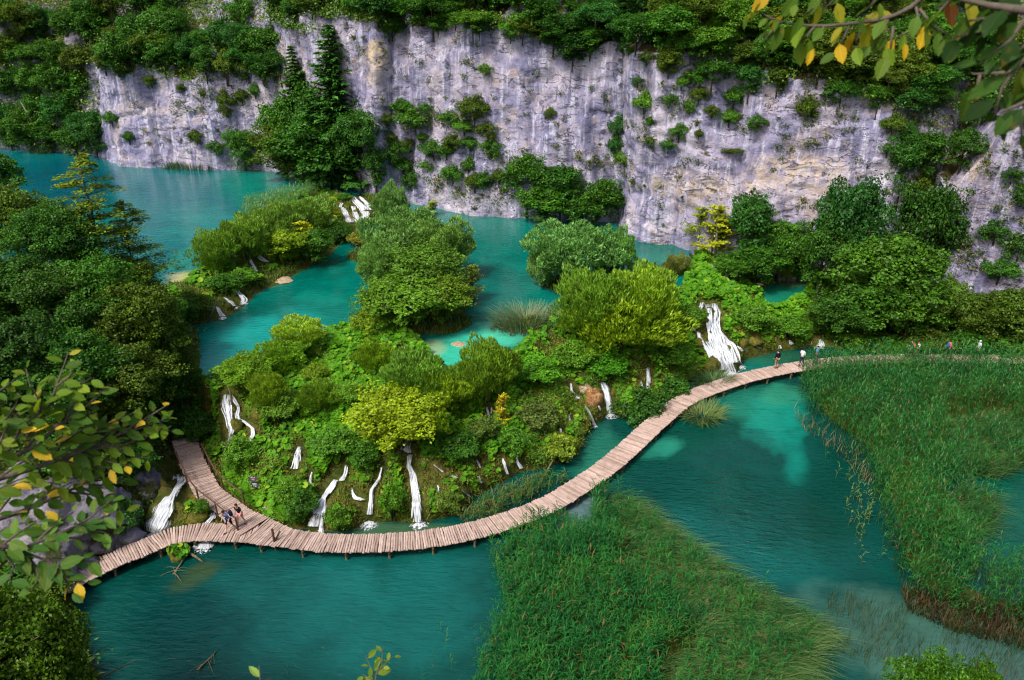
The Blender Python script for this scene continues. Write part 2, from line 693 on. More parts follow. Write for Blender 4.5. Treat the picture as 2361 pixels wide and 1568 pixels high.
CLIFF = [(-1500, 300, 6, -60), (-900, 315, 6, -40), (-500, 325, 6, 10), (-200, 330, 6, 60), (0, 342, 6, 120), (120, 348, 6, 150), (215, 352, 6, 150), (252, 360, 6, 150),
         (264, 378, 6, 146), (300, 383, 6, 162), (400, 387, 6, 180), (530, 392, 6, 195), (600, 397, 6, 140), (640, 400, 6, 60), (760, 420, 6, 30), (870, 445, 6, 55),
         (905, 462, 4.7, 100), (945, 466, 4.5, 66), (1060, 494, 4.5, 55), (1180, 503, 4.5, 70), (1300, 508, 4.5, 120), (1395, 508, 4.5, 110), (1424, 512, 4.5, 105),
         (1432, 548, 4.5, 120), (1500, 560, 4.5, 112), (1600, 575, 4.5, 150), (1700, 586, 4.5, 185), (1850, 605, 4.2, 205), (1980, 625, 4, 230), (2085, 628, 3.6, 262), (2112, 630, 3.4, 300),
         (2132, 672, 3, 470), (2200, 690, 3, 330), (2262, 702, 3, 262), (2361, 725, 3, 300), (2600, 780, 3, 280), (3200, 860, 3, 260), (4200, 900, 3, 250)]
cb = P2([(a, b, c) for a, b, c, d in CLIFF])
MIDLAKE = np.concatenate([crest, SH2[12:15], P2(UT), cb[16:26] + [0, 1.0], P2([(1585, 640, 4.5)])])
UPLAKE = np.concatenate([P2(UC), SH2[16:22], [[-150.0, 70.0]], [[-150.0, 135.0]], cb[0:17] + [0, 1.0]])
RIGHTLAND = np.concatenate([P2([(1900, 800, 0), (2000, 812, 0), (2120, 818, 0), (2361, 822, 0), (2800, 830, 0), (3600, 850, 0)]), [[120.0, 60.0]], [[120.0, 100.0]],
                            cb[28:37][::-1] + [0, 2.0], P2([(2050, 690, 3.5)])])
ZPOOL = 2.3
POOLR = P2([(u, v, ZPOOL) for u, v in ((1755, 668), (1778, 650), (1815, 640), (1850, 638), (1864, 655), (1852, 682), (1815, 702), (1780, 712), (1760, 695))])
ISL = [(955, 700, 6.0, 8.0), (905, 560, 4.0, 4.5), (990, 745, 4.5, 3.0), (1340, 655, 4.5, 4.0), (1225, 752, 3.2, 1.6), (1450, 700, 4.5, 4.5), (835, 590, 2.0, 2.5), (1560, 620, 2.0, 1.5)]


def inside(P, poly):
    x, y = P[:, 0], P[:, 1]
    c = np.zeros(len(P), bool)
    n = len(poly)
    for i in range(n):
        x1, y1 = poly[i]
        x2, y2 = poly[(i + 1) % n]
        if y1 == y2:
            continue
        c ^= ((y1 > y) != (y2 > y)) & (x < (x2 - x1) * (y - y1) / (y2 - y1) + x1)
    return c


def dline(P, line, closed=False, vals=None):
    best = np.full(len(P), 1e9)
    bv = np.zeros(len(P))
    n = len(line)
    for i in range(n if closed else n - 1):
        a = line[i]
        b = line[(i + 1) % n]
        ab = b - a
        L = max(ab @ ab, 1e-9)
        t = np.clip(((P - a) @ ab) / L, 0, 1)
        d = np.hypot(P[:, 0] - a[0] - t * ab[0], P[:, 1] - a[1] - t * ab[1])
        m = d < best
        best = np.where(m, d, best)
        if vals is not None:
            bv = np.where(m, vals[i] + t * (vals[(i + 1) % n] - vals[i]), bv)
    return (best, bv) if vals is not None else best


REEDFLOOR = [P2([(u, v, 0) for u, v in q]) for q in (
    [(1135, 1300), (1180, 1258), (1240, 1225), (1280, 1215), (1300, 1250), (1370, 1240), (1385, 1150), (1420, 1150), (1470, 1185), (1560, 1255), (1640, 1320), (1740, 1380), (1840, 1430), (1880, 1460), (1875, 1510), (1820, 1580), (1770, 1700), (1070, 1720), (1100, 1570), (1130, 1480), (1155, 1380)],
    [(1843, 905), (1855, 880), (1885, 862), (1950, 855), (2100, 853), (2361, 857), (2560, 861), (2560, 990), (2361, 1060), (2310, 1098), (2235, 1105), (2185, 1085), (2220, 1130), (2275, 1180), (2260, 1225), (2205, 1262), (2250, 1330), (2361, 1370), (2560, 1410), (2560, 1480), (2361, 1450), (2200, 1420), (2090, 1370), (2040, 1290), (2020, 1180), (2000, 1090), (1960, 1030), (1895, 980), (1860, 945)])]
DECKS = [[tuple(at_z(u, v, z)) for u, v, z in L] for L in (
    [(585, 1213, .68), (553, 1193, .69), (524, 1169, .72), (483, 1137, .77), (457, 1094, .92), (437, 1051, 1.12), (424, 1010, 1.42)],
    [(600, 1230, .6), (524, 1229, .6), (457, 1227, .62), (390, 1238, .62), (336, 1261, .62), (269, 1287, .62), (193, 1323, .62), (130, 1358, .82), (70, 1394, 1.12), (0, 1440, 1.52)])]
isl_c = [(P2([(u, v, Z_MID)])[0], rx, ry) for u, v, rx, ry in ISL]


def height(P):
    n = len(P)
    P3 = np.concatenate([P, np.zeros((n, 1))], axis=1)
    nz = fbm(P3, 3.0, 4)
    nl = fbm(P3, 9.0, 2, 2)
    h = -1.3 + 0.2 * nl
    # lower travertine barrier
    m = inside(P, LOWBAR)
    dt = dline(P, toe)
    dc = dline(P, crest)
    r = np.clip(dt / (dt + dc + 1e-6) + 0.06 * nz * np.clip(dt, 0, 1), 0, 1)
    st = np.interp(r, [0, 0.05, 0.22, 0.27, 0.5, 0.56, 0.8, 0.87, 1.0], [-0.2, 1.0, 1.45, 2.3, 2.75, 3.5, 3.9, 4.45, 4.62])
    lump = ridged(P3, 2.4, 3, 19) - 0.2
    hb = st + (0.30 * nz + 0.42 * lump + 0.22 * ridged(P3, 1.1, 2, 23)) * np.clip(dt / 1.5, 0, 1) * np.clip(dc / 1.5, 0, 1)
    h = np.where(m, hb, h)
    # right part of the barrier: steep front, level behind
    m = inside(P, RIGHTBAR)
    dt2 = dline(P, P2(TOE[20:] + [(2000, 812, 0)]))
    hr = np.interp(dt2, [0, 0.4, 2.0, 2.8, 5.5, 7, 14, 30], [-0.2, 0.9, 1.7, 2.9, 3.4, 4.2, 4.55, 4.9]) + 0.22 * nz * np.clip(dt2 / 2, 0, 1)
    hr = hr * np.interp(P[:, 0], [19.5, 23.5], [1.0, 0.6]) + np.interp(dt2, [9, 16], [0, 1.5]) * np.interp(P[:, 0], [19.5, 23.5], [0.0, 1.0])
    h = np.where(m, np.maximum(h, hr), h)
    mp = inside(P, POOLR)
    dpl = dline(P, POOLR, True)
    h = np.where((~mp) & (dpl < 2.2), np.maximum(h, ZPOOL + 0.2 - np.maximum(dpl - 0.9, 0) * 0.9), h)
    h = np.where(mp, ZPOOL + 0.1 - np.minimum(dline(P, POOLR, True) * 0.7, 0.6), h)
    # middle lake
    m = inside(P, MIDLAKE)
    dm = dline(P, MIDLAKE, True)
    h = np.where(m, 4.62 - np.minimum(dm * 0.6, 1.4) + 0.05 * nz, h)
    for c, rx, ry in isl_c:
        q = ((P[:, 0] - c[0]) / rx) ** 2 + ((P[:, 1] - c[1]) / ry) ** 2
        h = np.where(m & (q < 1.6), np.maximum(h, 5.1 - q * 1.0 + 0.15 * nz), h)
    # upper barrier and upper lake
    m = inside(P, UPBAR)
    dt = dline(P, P2(UT))
    dc = dline(P, P2(UC))
    r = np.clip(dt / (dt + dc + 1e-6) + 0.05 * nz, 0, 1)
    hu = np.interp(r, [0, 0.1, 0.4, 0.55, 1.0], [4.3, 4.9, 5.3, 5.9, 6.12]) + 0.12 * nz * np.clip(dt, 0, 1) * np.clip(dc, 0, 1)
    h = np.where(m, hu, h)
    m = inside(P, UPLAKE)
    du = dline(P, UPLAKE, True)
    h = np.where(m, 6.1 - np.minimum(du * 0.5, 1.6), h)
    # left bank
    m = inside(P, BANK)
    d, z0 = dline(P, SH2, False, SHZ)
    g = np.interp(d, [0, 0.6, 2.5, 5, 12, 30, 60], [0.0, 0.7, 2.6, 4.2, 7.5, 12.5, 15.0]) * (1 + 0.22 * nl)
    hl = z0 + g + 0.45 * nz * np.clip(d / 2, 0, 1)
    h = np.where(m, hl, h)
    # land behind the right reed bed
    m = inside(P, RIGHTLAND)
    d = dline(P, P2([(1900, 800, 0), (2000, 812, 0), (2120, 818, 0), (2361, 822, 0), (2800, 830, 0), (3600, 850, 0)]))
    h = np.where(m, np.maximum(h, 0.25 + np.interp(d, [0, 2.5, 12, 20], [0.0, 0.35, 3.6, 4.5]) + 0.15 * nz), h)
    # silt floors of the reed beds, added so gaps between stems read as shade
    for pg in REEDFLOOR:
        m = inside(P, pg)
        d = dline(P, pg, True)
        h = np.where(m, np.maximum(h, np.minimum(-1.0 + d * 0.8, 0.10) + 0.08 * nz), h)
    # room under the decks
    for ln in DECKS:
        q = np.array(ln)
        d, zz = dline(P, q[:, :2], False, q[:, 2])
        h = np.where((d < 2.4) & (P[:, 1] > 24), np.minimum(h, zz - 0.42 + np.maximum(d - 1.1, 0) * 0.9), h)
    # the ledge the camera stands on
    y = P[:, 1] + 0.6 * nl
    hn = np.interp(y, [-60, -2, 0.9, 4, 11.5, 14.5], [36, 29.9, 29.2, 20.0, 1.0, -1.4]) + 0.5 * nz * np.clip((y - 1) / 4, 0, 1)
    h = np.maximum(h, np.where(y < 14.5, hn, -9))
    return h


def spaced(segs):
    out = []
    for a, b, s in segs:
        out += list(np.arange(a, b, s))
    return np.array(out + [segs[-1][1]])


XS = spaced([(-170, -110, 3.0), (-110, -34, 0.8), (-34, 40, 0.3), (40, 75, 0.9), (75, 140, 3.0)])
YS = spaced([(-60, 0, 3.0), (0, 26, 0.8), (26, 72, 0.3), (72, 110, 0.6), (110, 140, 2.0)])
GX, GY = np.meshgrid(XS, YS)
PG = np.stack([GX.ravel(), GY.ravel()], 1)
HG = height(PG)
TV = np.concatenate([PG, HG[:, None]], 1)
nx, ny = len(XS), len(YS)
idx = np.arange(nx * ny).reshape(ny, nx)
TF = np.stack([idx[:-1, :-1].ravel(), idx[:-1, 1:].ravel(), idx[1:, 1:].ravel(), idx[1:, :-1].ravel()], 1)
tag(link('terrain', mesh_np('terrain', TV, TF, M_GROUND, True)), 'mossy banks, travertine barriers and lake beds of the valley', kind='structure')

# ------------------------------------------------------------------ cliffs
zt = np.array([z_on(CLIFF[i][0], CLIFF[i][3], cb[i][1]) for i in range(len(CLIFF))])
zb = np.array([c[2] for c in CLIFF], float)
seg = np.hypot(*(cb[1:] - cb[:-1]).T)
S = np.concatenate([[0], np.cumsum(seg)])
ss = spaced([(0, S[4], 1.5), (S[4], S[34], 0.3), (S[34], S[-1], 1.5)])
bx = np.interp(ss, S, cb[:, 0])
by = np.interp(ss, S, cb[:, 1])
zbs = np.interp(ss, S, zb)
# ragged rim
rim_n = fbm(np.stack([ss, ss * 0, ss * 0], 1), 5.0, 4, 9)
zts = np.interp(ss, S, zt) + 1.1 * rim_n


def smooth(a, ss, w):
    o = np.zeros_like(a)
    for i, s in enumerate(ss):
        lo, hi = np.searchsorted(ss, s - w), np.searchsorted(ss, s + w)
        g = np.exp(-((ss[lo:hi] - s) / (w * 0.5)) ** 2)
        o[i] = (a[lo:hi] * g).sum() / g.sum()
    return o


tx, ty = np.gradient(smooth(bx, ss, 4.0)), np.gradient(smooth(by, ss, 4.0))
nl_ = np.hypot(tx, ty)
NX, NY = ty / nl_, -tx / nl_            # towards the viewer
tx, ty = np.gradient(smooth(bx, ss, 30.0)), np.gradient(smooth(by, ss, 30.0))
nl_ = np.hypot(tx, ty)
BX, BY = -ty / nl_, tx / nl_            # away from the viewer
NR, NR2 = 84, 46
rows = []
frac = np.linspace(-0.12, 1.0, NR)
for f in frac:
    z = zbs + f * (zts - zbs)
    b = 0.10 * np.maximum(z - zbs, 0)
    x, y = bx + BX * b, by + BY * b
    rows.append(np.stack([x, y, z], 1))
back = np.concatenate([np.linspace(0.35, 24, NR2 - 4), [32, 45, 60, 90]])
# slope above the rim: steeper over the left part where rock shows again
ang = np.interp(ss, [0, S[4], S[8], S[10], S[12], S[16], S[18], S[25], S[31], S[-1]], [0.7, 0.75, 0.95, 1.1, 2.0, 1.9, 0.95, 0.65, 0.75, 0.8])
for q in back:
    hgt = ang * np.minimum(q, 26) * (0.75 + 0.25 * np.minimum(q, 26) / 26)
    z = zts + hgt
    b = 0.10 * (zts - zbs) + q
    rows.append(np.stack([bx + BX * b, by + BY * b, z], 1))
CV = np.concatenate(rows)
nc = len(ss)
nrw = len(rows)
Nh = np.tile(np.stack([NX, NY, 0 * NX], 1), (nrw, 1))
isf = np.repeat(np.concatenate([np.ones(NR), np.zeros(NR2)]), nc)
q_row = np.repeat(np.concatenate([np.zeros(NR), back]), nc)
sS = np.tile(ss, nrw)
big = fbm(CV * [1, 1, 0.45], 9.0, 3, 1)
med = ridged(CV * [1, 1, 0.7], 3.4, 4, 2)
fin = fbm(CV, 0.95, 3, 3)
# dipping beds
bed = CV[:, 2] * 0.62 + sS * 0.085 + 0.7 * fbm(CV, 6, 2, 5)
fr = bed - np.floor(bed)
bedf = np.where(fr < 0.8, fr * 0.8, 0.64 * (1 - (fr - 0.8) / 0.2))
bamp = np.interp(sS, [0, S[8], S[15], S[22], S[23], S[26], S[31], S[-1]], [.15, .12, .10, .15, .5, .55, .3, .3]) * np.clip(0.45 + 1.5 * fbm(CV * [1, 1, 1.5], 4.5, 3, 6), 0, 1.3)
vcr = np.maximum(ridged(CV * [1, 1, 0.16], 6.5, 3, 12) - 0.62, 0)
hcr = np.maximum(ridged(CV * [0.5, 0.5, 1.4], 5.0, 3, 14) - 0.66, 0)
disp = 1.35 * big + 0.48 * med + 0.13 * fin - 2.4 * vcr - 0.8 * hcr + bamp * (bedf - 0.3)
disp = disp * np.where(isf > 0, 1.0, 0.55)
far = np.clip((30 - q_row) / 10, 0, 1)
CV = CV + Nh * (disp * far)[:, None]
CV[:, 2] += np.where(isf > 0, 0, 1) * far * (1.3 * fbm(CV * [1, 1, 0], 5.0, 4, 7) * np.clip(q_row / 3, 0, 1) + 1.1 * np.maximum(ridged(CV * [1, 1, 0], 6, 3, 8) - 0.3, 0) * np.clip(q_row / 2, 0, 1))
ci = np.arange(nrw * nc).reshape(nrw, nc)
CF = np.stack([ci[:-1, :-1].ravel(), ci[:-1, 1:].ravel(), ci[1:, 1:].ravel(), ci[1:, :-1].ravel()], 1)
_u, _w = proj_np(CV)
warm = np.zeros(len(CV))
_wob = 0.5 * fbm(CV, 3.0, 3, 15)
for (cu, cv_, ru_, rv_, sv_) in [(866, 128, 34, 42, 1.0), (860, 175, 22, 26, 0.5), (1640, 430, 170, 34, 0.55), (1820, 400, 150, 50, 0.6), (1900, 460, 90, 60, 0.55), (1560, 400, 60, 22, 0.4), (600, 240, 60, 30, 0.3), (330, 250, 80, 20, 0.45), (2250, 420, 60, 90, 0.3)]:
    warm = np.maximum(warm, sv_ * np.clip(1.2 - ((_u - cu) / ru_) ** 2 - ((_w - cv_) / rv_) ** 2 + _wob, 0, 1))
tag(link('cliff', mesh_np('cliff', CV, CF, M_ROCK, True, {'warm': warm})), 'grey limestone canyon wall rising out of the lakes', kind='structure')


# ------------------------------------------------------------------ water
def blob(U, V, u, v, ru, rv, wob, a=0.0):
    du, dv = U - u, V - v
    ca, sa = math.cos(a), math.sin(a)
    x, y = du * ca + dv * sa, -du * sa + dv * ca
    q = (x / ru) ** 2 + (y / rv) ** 2 + wob
    return np.clip(1.25 - q, 0, 1) ** 0.8


def water_sheet(name, label, polyP, z, step, mat, base, blobs, rip0, rips, x0, x1, y0, y1):
    xs = np.arange(x0, x1, step)
    ys = np.arange(y0, y1, step)
    X, Y = np.meshgrid(xs, ys)
    P = np.stack([X.ravel(), Y.ravel()], 1)
    V3 = np.concatenate([P, np.full((len(P), 1), z)], 1)
    ii = np.arange(len(P)).reshape(len(ys), len(xs))
    F = np.stack([ii[:-1, :-1].ravel(), ii[:-1, 1:].ravel(), ii[1:, 1:].ravel(), ii[1:, :-1].ravel()], 1)
    if polyP is not None:
        c = P[F].mean(1)
        F = F[inside(c, polyP)]
    used = np.unique(F)
    remap = np.zeros(len(P), int)
    remap[used] = np.arange(len(used))
    V3 = V3[used]
    F = remap[F]
    U, W = proj_np(V3)
    wob = 0.6 * fbm(V3, 3.4, 5, 11) + 0.35 * fbm(V3, 1.2, 3, 12)
    col = np.tile(np.array(base, float), (len(V3), 1))
    for (u, v, ru, rv, a, c, s) in blobs:
        w = (blob(U, W, u, v, ru, rv, wob, math.radians(a)) * s)[:, None]
        col = col * (1 - w) + np.array(c) * w
    col = col * ([0.8, 1.0, 0.82] if z < 1 else [0.85, 1.05, 0.88])
    rip = np.full(len(V3), float(rip0))
    for (u, v, ru, rv, a, s) in rips:
        w = blob(U, W, u, v, ru, rv, 0.3 * wob, math.radians(a))
        rip = rip * (1 - w) + s * w
    o = link(name, mesh_np(name, V3, F, mat, True, {'col': col, 'rip': rip}))
    return tag(o, label, kind='structure')


LT = (0.012, 0.30, 0.29)
DK = (0.0, 0.035, 0.036)
M_W1 = m_water('lower_lake_water', 0.55, 1.0, 0.05, 0.25)
M_W2 = m_water('middle_lake_water', 0.30, 1.0, 0.06, -0.2)
M_W3 = m_water('upper_lake_water', 0.25, 0.8, 0.08, 0.1)
low_blobs = [
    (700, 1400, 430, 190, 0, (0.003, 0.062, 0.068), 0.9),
    (900, 1400, 250, 160, 0, (0.005, 0.088, 0.095), 0.7),  # paler open water: sky sheen put into the colour
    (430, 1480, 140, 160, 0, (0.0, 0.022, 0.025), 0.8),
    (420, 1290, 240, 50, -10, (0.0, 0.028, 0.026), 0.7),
    (450, 1330, 60, 22, -25, (0.055, 0.065, 0.02), 0.5),
    (820, 1330, 90, 40, 0, (0.006, 0.10, 0.11), 0.4),
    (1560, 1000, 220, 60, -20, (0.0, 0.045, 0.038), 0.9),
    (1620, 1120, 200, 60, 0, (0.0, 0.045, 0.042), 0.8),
    (1520, 1035, 55, 22, -15, (0.02, 0.20, 0.17), 0.7),
    (1730, 930, 95, 45, 10, (0.012, 0.16, 0.13), 0.7),
    (1790, 975, 70, 75, 0, (0.004, 0.18, 0.165), 0.85),
    (1835, 1060, 30, 60, -15, (0.004, 0.15, 0.14), 0.7),
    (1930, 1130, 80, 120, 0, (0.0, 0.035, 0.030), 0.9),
    (1800, 910, 50, 25, 0, (0.03, 0.19, 0.13), 0.5),
    (1700, 1260, 220, 60, 20, (0.004, 0.08, 0.085), 0.7),  # sheen of the sky, painted into the water colour here too
    (1380, 1050, 70, 60, -40, (0.02, 0.16, 0.13), 0.6),
    (1640, 885, 60, 20, -10, (0.10, 0.12, 0.06), 0.5),
    (1740, 850, 90, 24, 0, (0.004, 0.13, 0.12), 0.7),
    (1800, 825, 90, 15, 0, (0.02, 0.09, 0.05), 0.5),
    (900, 1222, 160, 16, 0, (0.05, 0.09, 0.05), 0.8),
    (1120, 1180, 60, 14, 0, (0.04, 0.07, 0.03), 0.7),
    (1330, 1190, 60, 40, -40, (0.12, 0.15, 0.20), 0.8),
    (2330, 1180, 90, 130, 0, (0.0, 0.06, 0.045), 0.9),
    (2100, 1480, 300, 110, 10, (0.05, 0.105, 0.10), 0.8),  # grey of the reflected sky put into the water colour
    (2300, 1560, 200, 80, 10, (0.06, 0.10, 0.11), 0.6),  # same painted sky grey, nearer the corner
]
low_rips = [(470, 1400, 170, 110, -30, 0.6), (1650, 1200, 300, 110, 10, 2.4), (1500, 1130, 120, 60, 20, 1.8), (1200, 1400, 150, 200, 0, 0.5), (800, 1400, 220, 110, 0, 0.6),
            (1850, 1050, 120, 90, 0, 0.4), (2200, 1500, 250, 100, 0, 0.5), (1400, 1030, 80, 60, 0, 1.1)]
water_sheet('lower_lake', 'dark teal lake in the foreground', None, 0.0, 0.4, M_W1, (0.002, 0.045, 0.045), low_blobs, 0.6, low_rips, -45, 75, 8, 76)
mid_blobs = [
    (1120, 660, 90, 130, 0, (0.0, 0.075, 0.075), 0.6),
    (1130, 560, 150, 50, 10, (0.0, 0.105, 0.10), 0.8),
    (640, 700, 180, 60, -20, (0.0, 0.09, 0.085), 0.7),
    (740, 560, 110, 60, -30, (0.0, 0.055, 0.052), 0.7),
    (740, 690, 60, 20, 0, (0.003, 0.18, 0.16), 0.5),
    (540, 800, 130, 55, -20, (0.006, 0.22, 0.235), 0.9),
    (660, 760, 100, 45, -10, (0.004, 0.20, 0.20), 0.7),
    (1080, 815, 110, 60, -20, (0.04, 0.36, 0.30), 0.95),
    (1180, 770, 80, 30, 0, (0.06, 0.33, 0.26), 0.7),
    (1000, 800, 30, 18, 0, (0.28, 0.30, 0.18), 0.7),
    (620, 655, 60, 10, -25, (0.12, 0.20, 0.12), 0.6),
    (1530, 575, 90, 20, 5, (0.0, 0.07, 0.06), 0.7),
    (1560, 600, 60, 18, 5, (0.0, 0.13, 0.10), 0.6),
    (500, 850, 50, 30, 0, (0.05, 0.27, 0.28), 0.6),
    (460, 885, 50, 20, 0, (0.22, 0.20, 0.14), 0.7),
]
mid_rips = [(560, 790, 160, 60, -20, 1.4), (800, 640, 120, 80, 0, 0.35), (1130, 620, 120, 100, 0, 0.35), (1080, 830, 80, 50, 0, 0.6)]
water_sheet('middle_lake', 'turquoise middle lake winding between shrub islands', MIDLAKE, Z_MID, 0.4, M_W2, (0.0, 0.115, 0.108), mid_blobs, 0.7, mid_rips, -45, 45, 40, 100)
up_blobs = [
    (150, 420, 130, 60, 0, (0.0, 0.055, 0.10), 0.9),
    (420, 430, 130, 50, 0, (0.0, 0.085, 0.12), 0.8),
    (600, 430, 110, 40, 5, (0.004, 0.145, 0.125), 0.8),
    (480, 520, 90, 50, 0, (0.0, 0.14, 0.15), 0.7),
    (450, 640, 75, 20, -5, (0.40, 0.30, 0.17), 0.95),
    (430, 655, 60, 16, -5, (0.36, 0.28, 0.16), 0.8),
    (440, 600, 60, 30, -10, (0.01, 0.16, 0.14), 0.7),
]
water_sheet('upper_lake', 'blue green upper lake under the cliff', UPLAKE, Z_UP, 0.6, M_W3, (0.0, 0.10, 0.125), up_blobs, 0.7, [(150, 450, 80, 50, 30, 1.6), (420, 450, 100, 80, 0, 0.6)], -150, 0, 50, 135)
water_sheet('side_pool', 'small green pool among the butterbur at the right', POOLR.mean(0) + (POOLR - POOLR.mean(0)) * 1.10, ZPOOL, 0.3, M_W2, (0.008, 0.15, 0.11), [(1825, 645, 50, 18, 0, (0.09, 0.08, 0.03), 0.9)], 0.4, [], 12, 50, 56, 90)

# everything placed by a line of sight lands on one of these
_tv = TV.copy()
BV = BVHTree.FromPolygons(_tv.tolist() + CV.tolist(), TF.tolist() + (CF + len(_tv)).tolist())


def hit(u, v, z0=None):
    d = ray(u, v)
    d.normalize()
    p, n, i, t = BV.ray_cast(Vector((0, 0, CAMZ)) + d * 8.0, d)
    if p is None:
        p = at_z(u, v, 0) if d.z < 0 else at_d(u, v, 120)
        n = Vector((0, 0, 1))
    if n.dot(d) > 0:
        n = -n
    return p, n


def ground_z(x, y):
    p, n, i, t = BV.ray_cast(Vector((x, y, 90)), Vector((0, 0, -1)))
    return p.z if p is not None else 0.0


class G:
    """fast height look-up on the terrain grid"""

    @staticmethod
    def z(P):
        P = np.asarray(P)
        ix = np.clip(np.searchsorted(XS, P[:, 0]) - 1, 0, nx - 2)
        iy = np.clip(np.searchsorted(YS, P[:, 1]) - 1, 0, ny - 2)
        fx = np.clip((P[:, 0] - XS[ix]) / (XS[ix + 1] - XS[ix]), 0, 1)
        fy = np.clip((P[:, 1] - YS[iy]) / (YS[iy + 1] - YS[iy]), 0, 1)
        H = HG.reshape(ny, nx)
        return (H[iy, ix] * (1 - fx) + H[iy, ix + 1] * fx) * (1 - fy) + (H[iy + 1, ix] * (1 - fx) + H[iy + 1, ix + 1] * fx) * fy
# ------------------------------------------------------------------ boardwalks
def catmull(pts, step):
    P = [Vector(p) for p in pts]
    P = [P[0] * 2 - P[1]] + P + [P[-1] * 2 - P[-2]]
    out = []
    for i in range(1, len(P) - 2):
        a, b, c, d = P[i - 1], P[i], P[i + 1], P[i + 2]
        for k in range(12):
            t = k / 12
            out.append(0.5 * ((2 * b) + (c - a) * t + (2 * a - 5 * b + 4 * c - d) * t * t + (3 * b - a - 3 * c + d) * t * t * t))
    out.append(P[-2])
    res, acc = [out[0]], 0.0
    for i in range(1, len(out)):
        s = out[i] - out[i - 1]
        L = s.length
        while acc + L >= step:
            f = (step - acc) / L
            p = out[i - 1] + s * f
            res.append(p)
            out[i - 1] = p
            s = out[i] - p
            L = s.length
            acc = 0.0
        acc += L
    return res


def plank_mesh(L, w, seed):
    r = random.Random(seed)
    mb = MB()
    prof = [(-0.5, -0.4), (-0.46, 0.2), (-0.2, 0.5), (0.2, 0.5), (0.46, 0.2), (0.5, -0.4)]
    V, F = [], []
    n = len(prof)
    xs = [-0.5, -0.16, 0.2, 0.5]
    for i, x in enumerate(xs):
        j, jz = r.uniform(-0.02, 0.02), r.uniform(-0.006, 0.006)
        for (a, b) in prof:
            V.append((x * L, a * w * r.uniform(0.94, 1.04) + j, b * 0.06 + jz))
    for i in range(len(xs) - 1):
        for k in range(n):
            k2 = (k + 1) % n
            F.append((i * n + k, i * n + k2, (i + 1) * n + k2, (i + 1) * n + k))
    F.append(tuple(range(n - 1, -1, -1)))
    F.append(tuple((len(xs) - 1) * n + k for k in range(n)))
    mb.add(V, F)
    return mb.mesh('plank', M_PLANK)


PITCHP = 0.146
PLANKS = [plank_mesh(1.0, 0.130, i) for i in range(6)]
WALK_LINES = []


def boardwalk(label, pts, width, keep=300, posts=True, skip=None):
    """pts: (u, v, z) of the centre line"""
    line = catmull([at_z(u, v, z) for u, v, z in pts], PITCHP)
    root = thing('boardwalk', label, 'boardwalk', line[0], 0, 'plank boardwalks over the lakes')
    WALK_LINES.append((line, width))
    inv = Matrix.Translation(-line[0])
    rest = MB()
    n = len(line)
    wfun = width if callable(width) else (lambda s: width)
    for i in range(n):
        a, b = line[max(i - 2, 0)], line[min(i + 2, n - 1)]
        t = (b - a).normalized()
        ang = math.atan2(t.y, t.x) + math.pi / 2 + random.gauss(0, 0.007)
        c = line[i] - line[0] + Vector((-t.y, t.x, 0)) * random.gauss(0, 0.025) + Vector((0, 0, random.gauss(0, 0.006)))
        w = wfun(i / (n - 1)) * random.uniform(0.975, 1.03)
        me = PLANKS[random.randrange(6)]
        if i < keep:
            o = link('plank', me, root, c, (random.gauss(0, 0.01), 0, ang), (w, 1, 1))
        else:
            M = Matrix.Translation(c) @ Matrix.Rotation(ang, 4, 'Z') @ Matrix.Diagonal((w, 1, 1, 1))
            rest.add([M @ v.co for v in me.vertices], [tuple(p.vertices) for p in me.polygons])
    if rest.v:
        tag(rest.build('planks', M_PLANK, root), kind='stuff')
    for s in (-1, 1):
        q = []
        for i in range(0, n, 6):
            a, b = line[max(i - 2, 0)], line[min(i + 2, n - 1)]
            t = (b - a).normalized()
            q.append(line[i] - line[0] + Vector((-t.y, t.x, 0)) * s * wfun(i / (n - 1)) * 0.34 + Vector((0, 0, -0.11)))
        mb = MB()
        mb.tube(q, 0.075, 6)
        mb.build('stringer', M_DARKWOOD, root)
    if posts:
        for i in range(7, n - 4, 17):
            a, b = line[i - 2], line[i + 2]
            t = (b - a).normalized()
            side = Vector((-t.y, t.x, 0))
            for s in (-1, 1):
                c = line[i] + side * s * wfun(i / n) * 0.43
                g = max(ground_z(c.x, c.y), -1.2)
                mb = MB()
                lean = Vector((random.uniform(-.08, .08), random.uniform(-.08, .08), 0))
                mb.tube([c + Vector((0, 0, -0.08)) - line[0], Vector((c.x, c.y, min(g, c.z - 0.4) - 0.1)) + lean - line[0]], [0.075, 0.09], 7)
                mb.build('post', M_POSTWOOD, root)
            mb = MB()
            c = line[i] - line[0] + Vector((0, 0, -0.22))
            mb.tube([c - side * wfun(i / n) * 0.52, c + side * wfun(i / n) * 0.52], 0.06, 6)
            mb.build('crossbeam', M_DARKWOOD, root)
    return root, line


ZW = 0.62
MAIN = [(592, 1222, ZW), (640, 1236, ZW), (684, 1244, ZW), (764, 1252, ZW), (872, 1251, ZW), (979, 1243, ZW), (1087, 1224, ZW), (1160, 1203, ZW), (1265, 1163, ZW),
        (1352, 1109, ZW), (1408, 1069, ZW), (1462, 1022, ZW), (1516, 972, ZW), (1576, 924, ZW), (1643, 895, ZW), (1717, 871, ZW), (1787, 855, ZW), (1842, 845, ZW)]
walk_main, line_main = boardwalk('long curving boardwalk of pale planks sweeping between the lower lake and the waterfalls', MAIN, lambda s: 1.66 + 0.8 * max(0, 1 - s * 22))
LEFTW = [(588, 1229, ZW - .07), (524, 1229, ZW - .03), (457, 1227, ZW), (390, 1238, ZW), (336, 1261, ZW), (269, 1287, ZW), (193, 1323, ZW), (130, 1358, ZW + .2), (70, 1394, ZW + .5), (0, 1440, ZW + .9)]
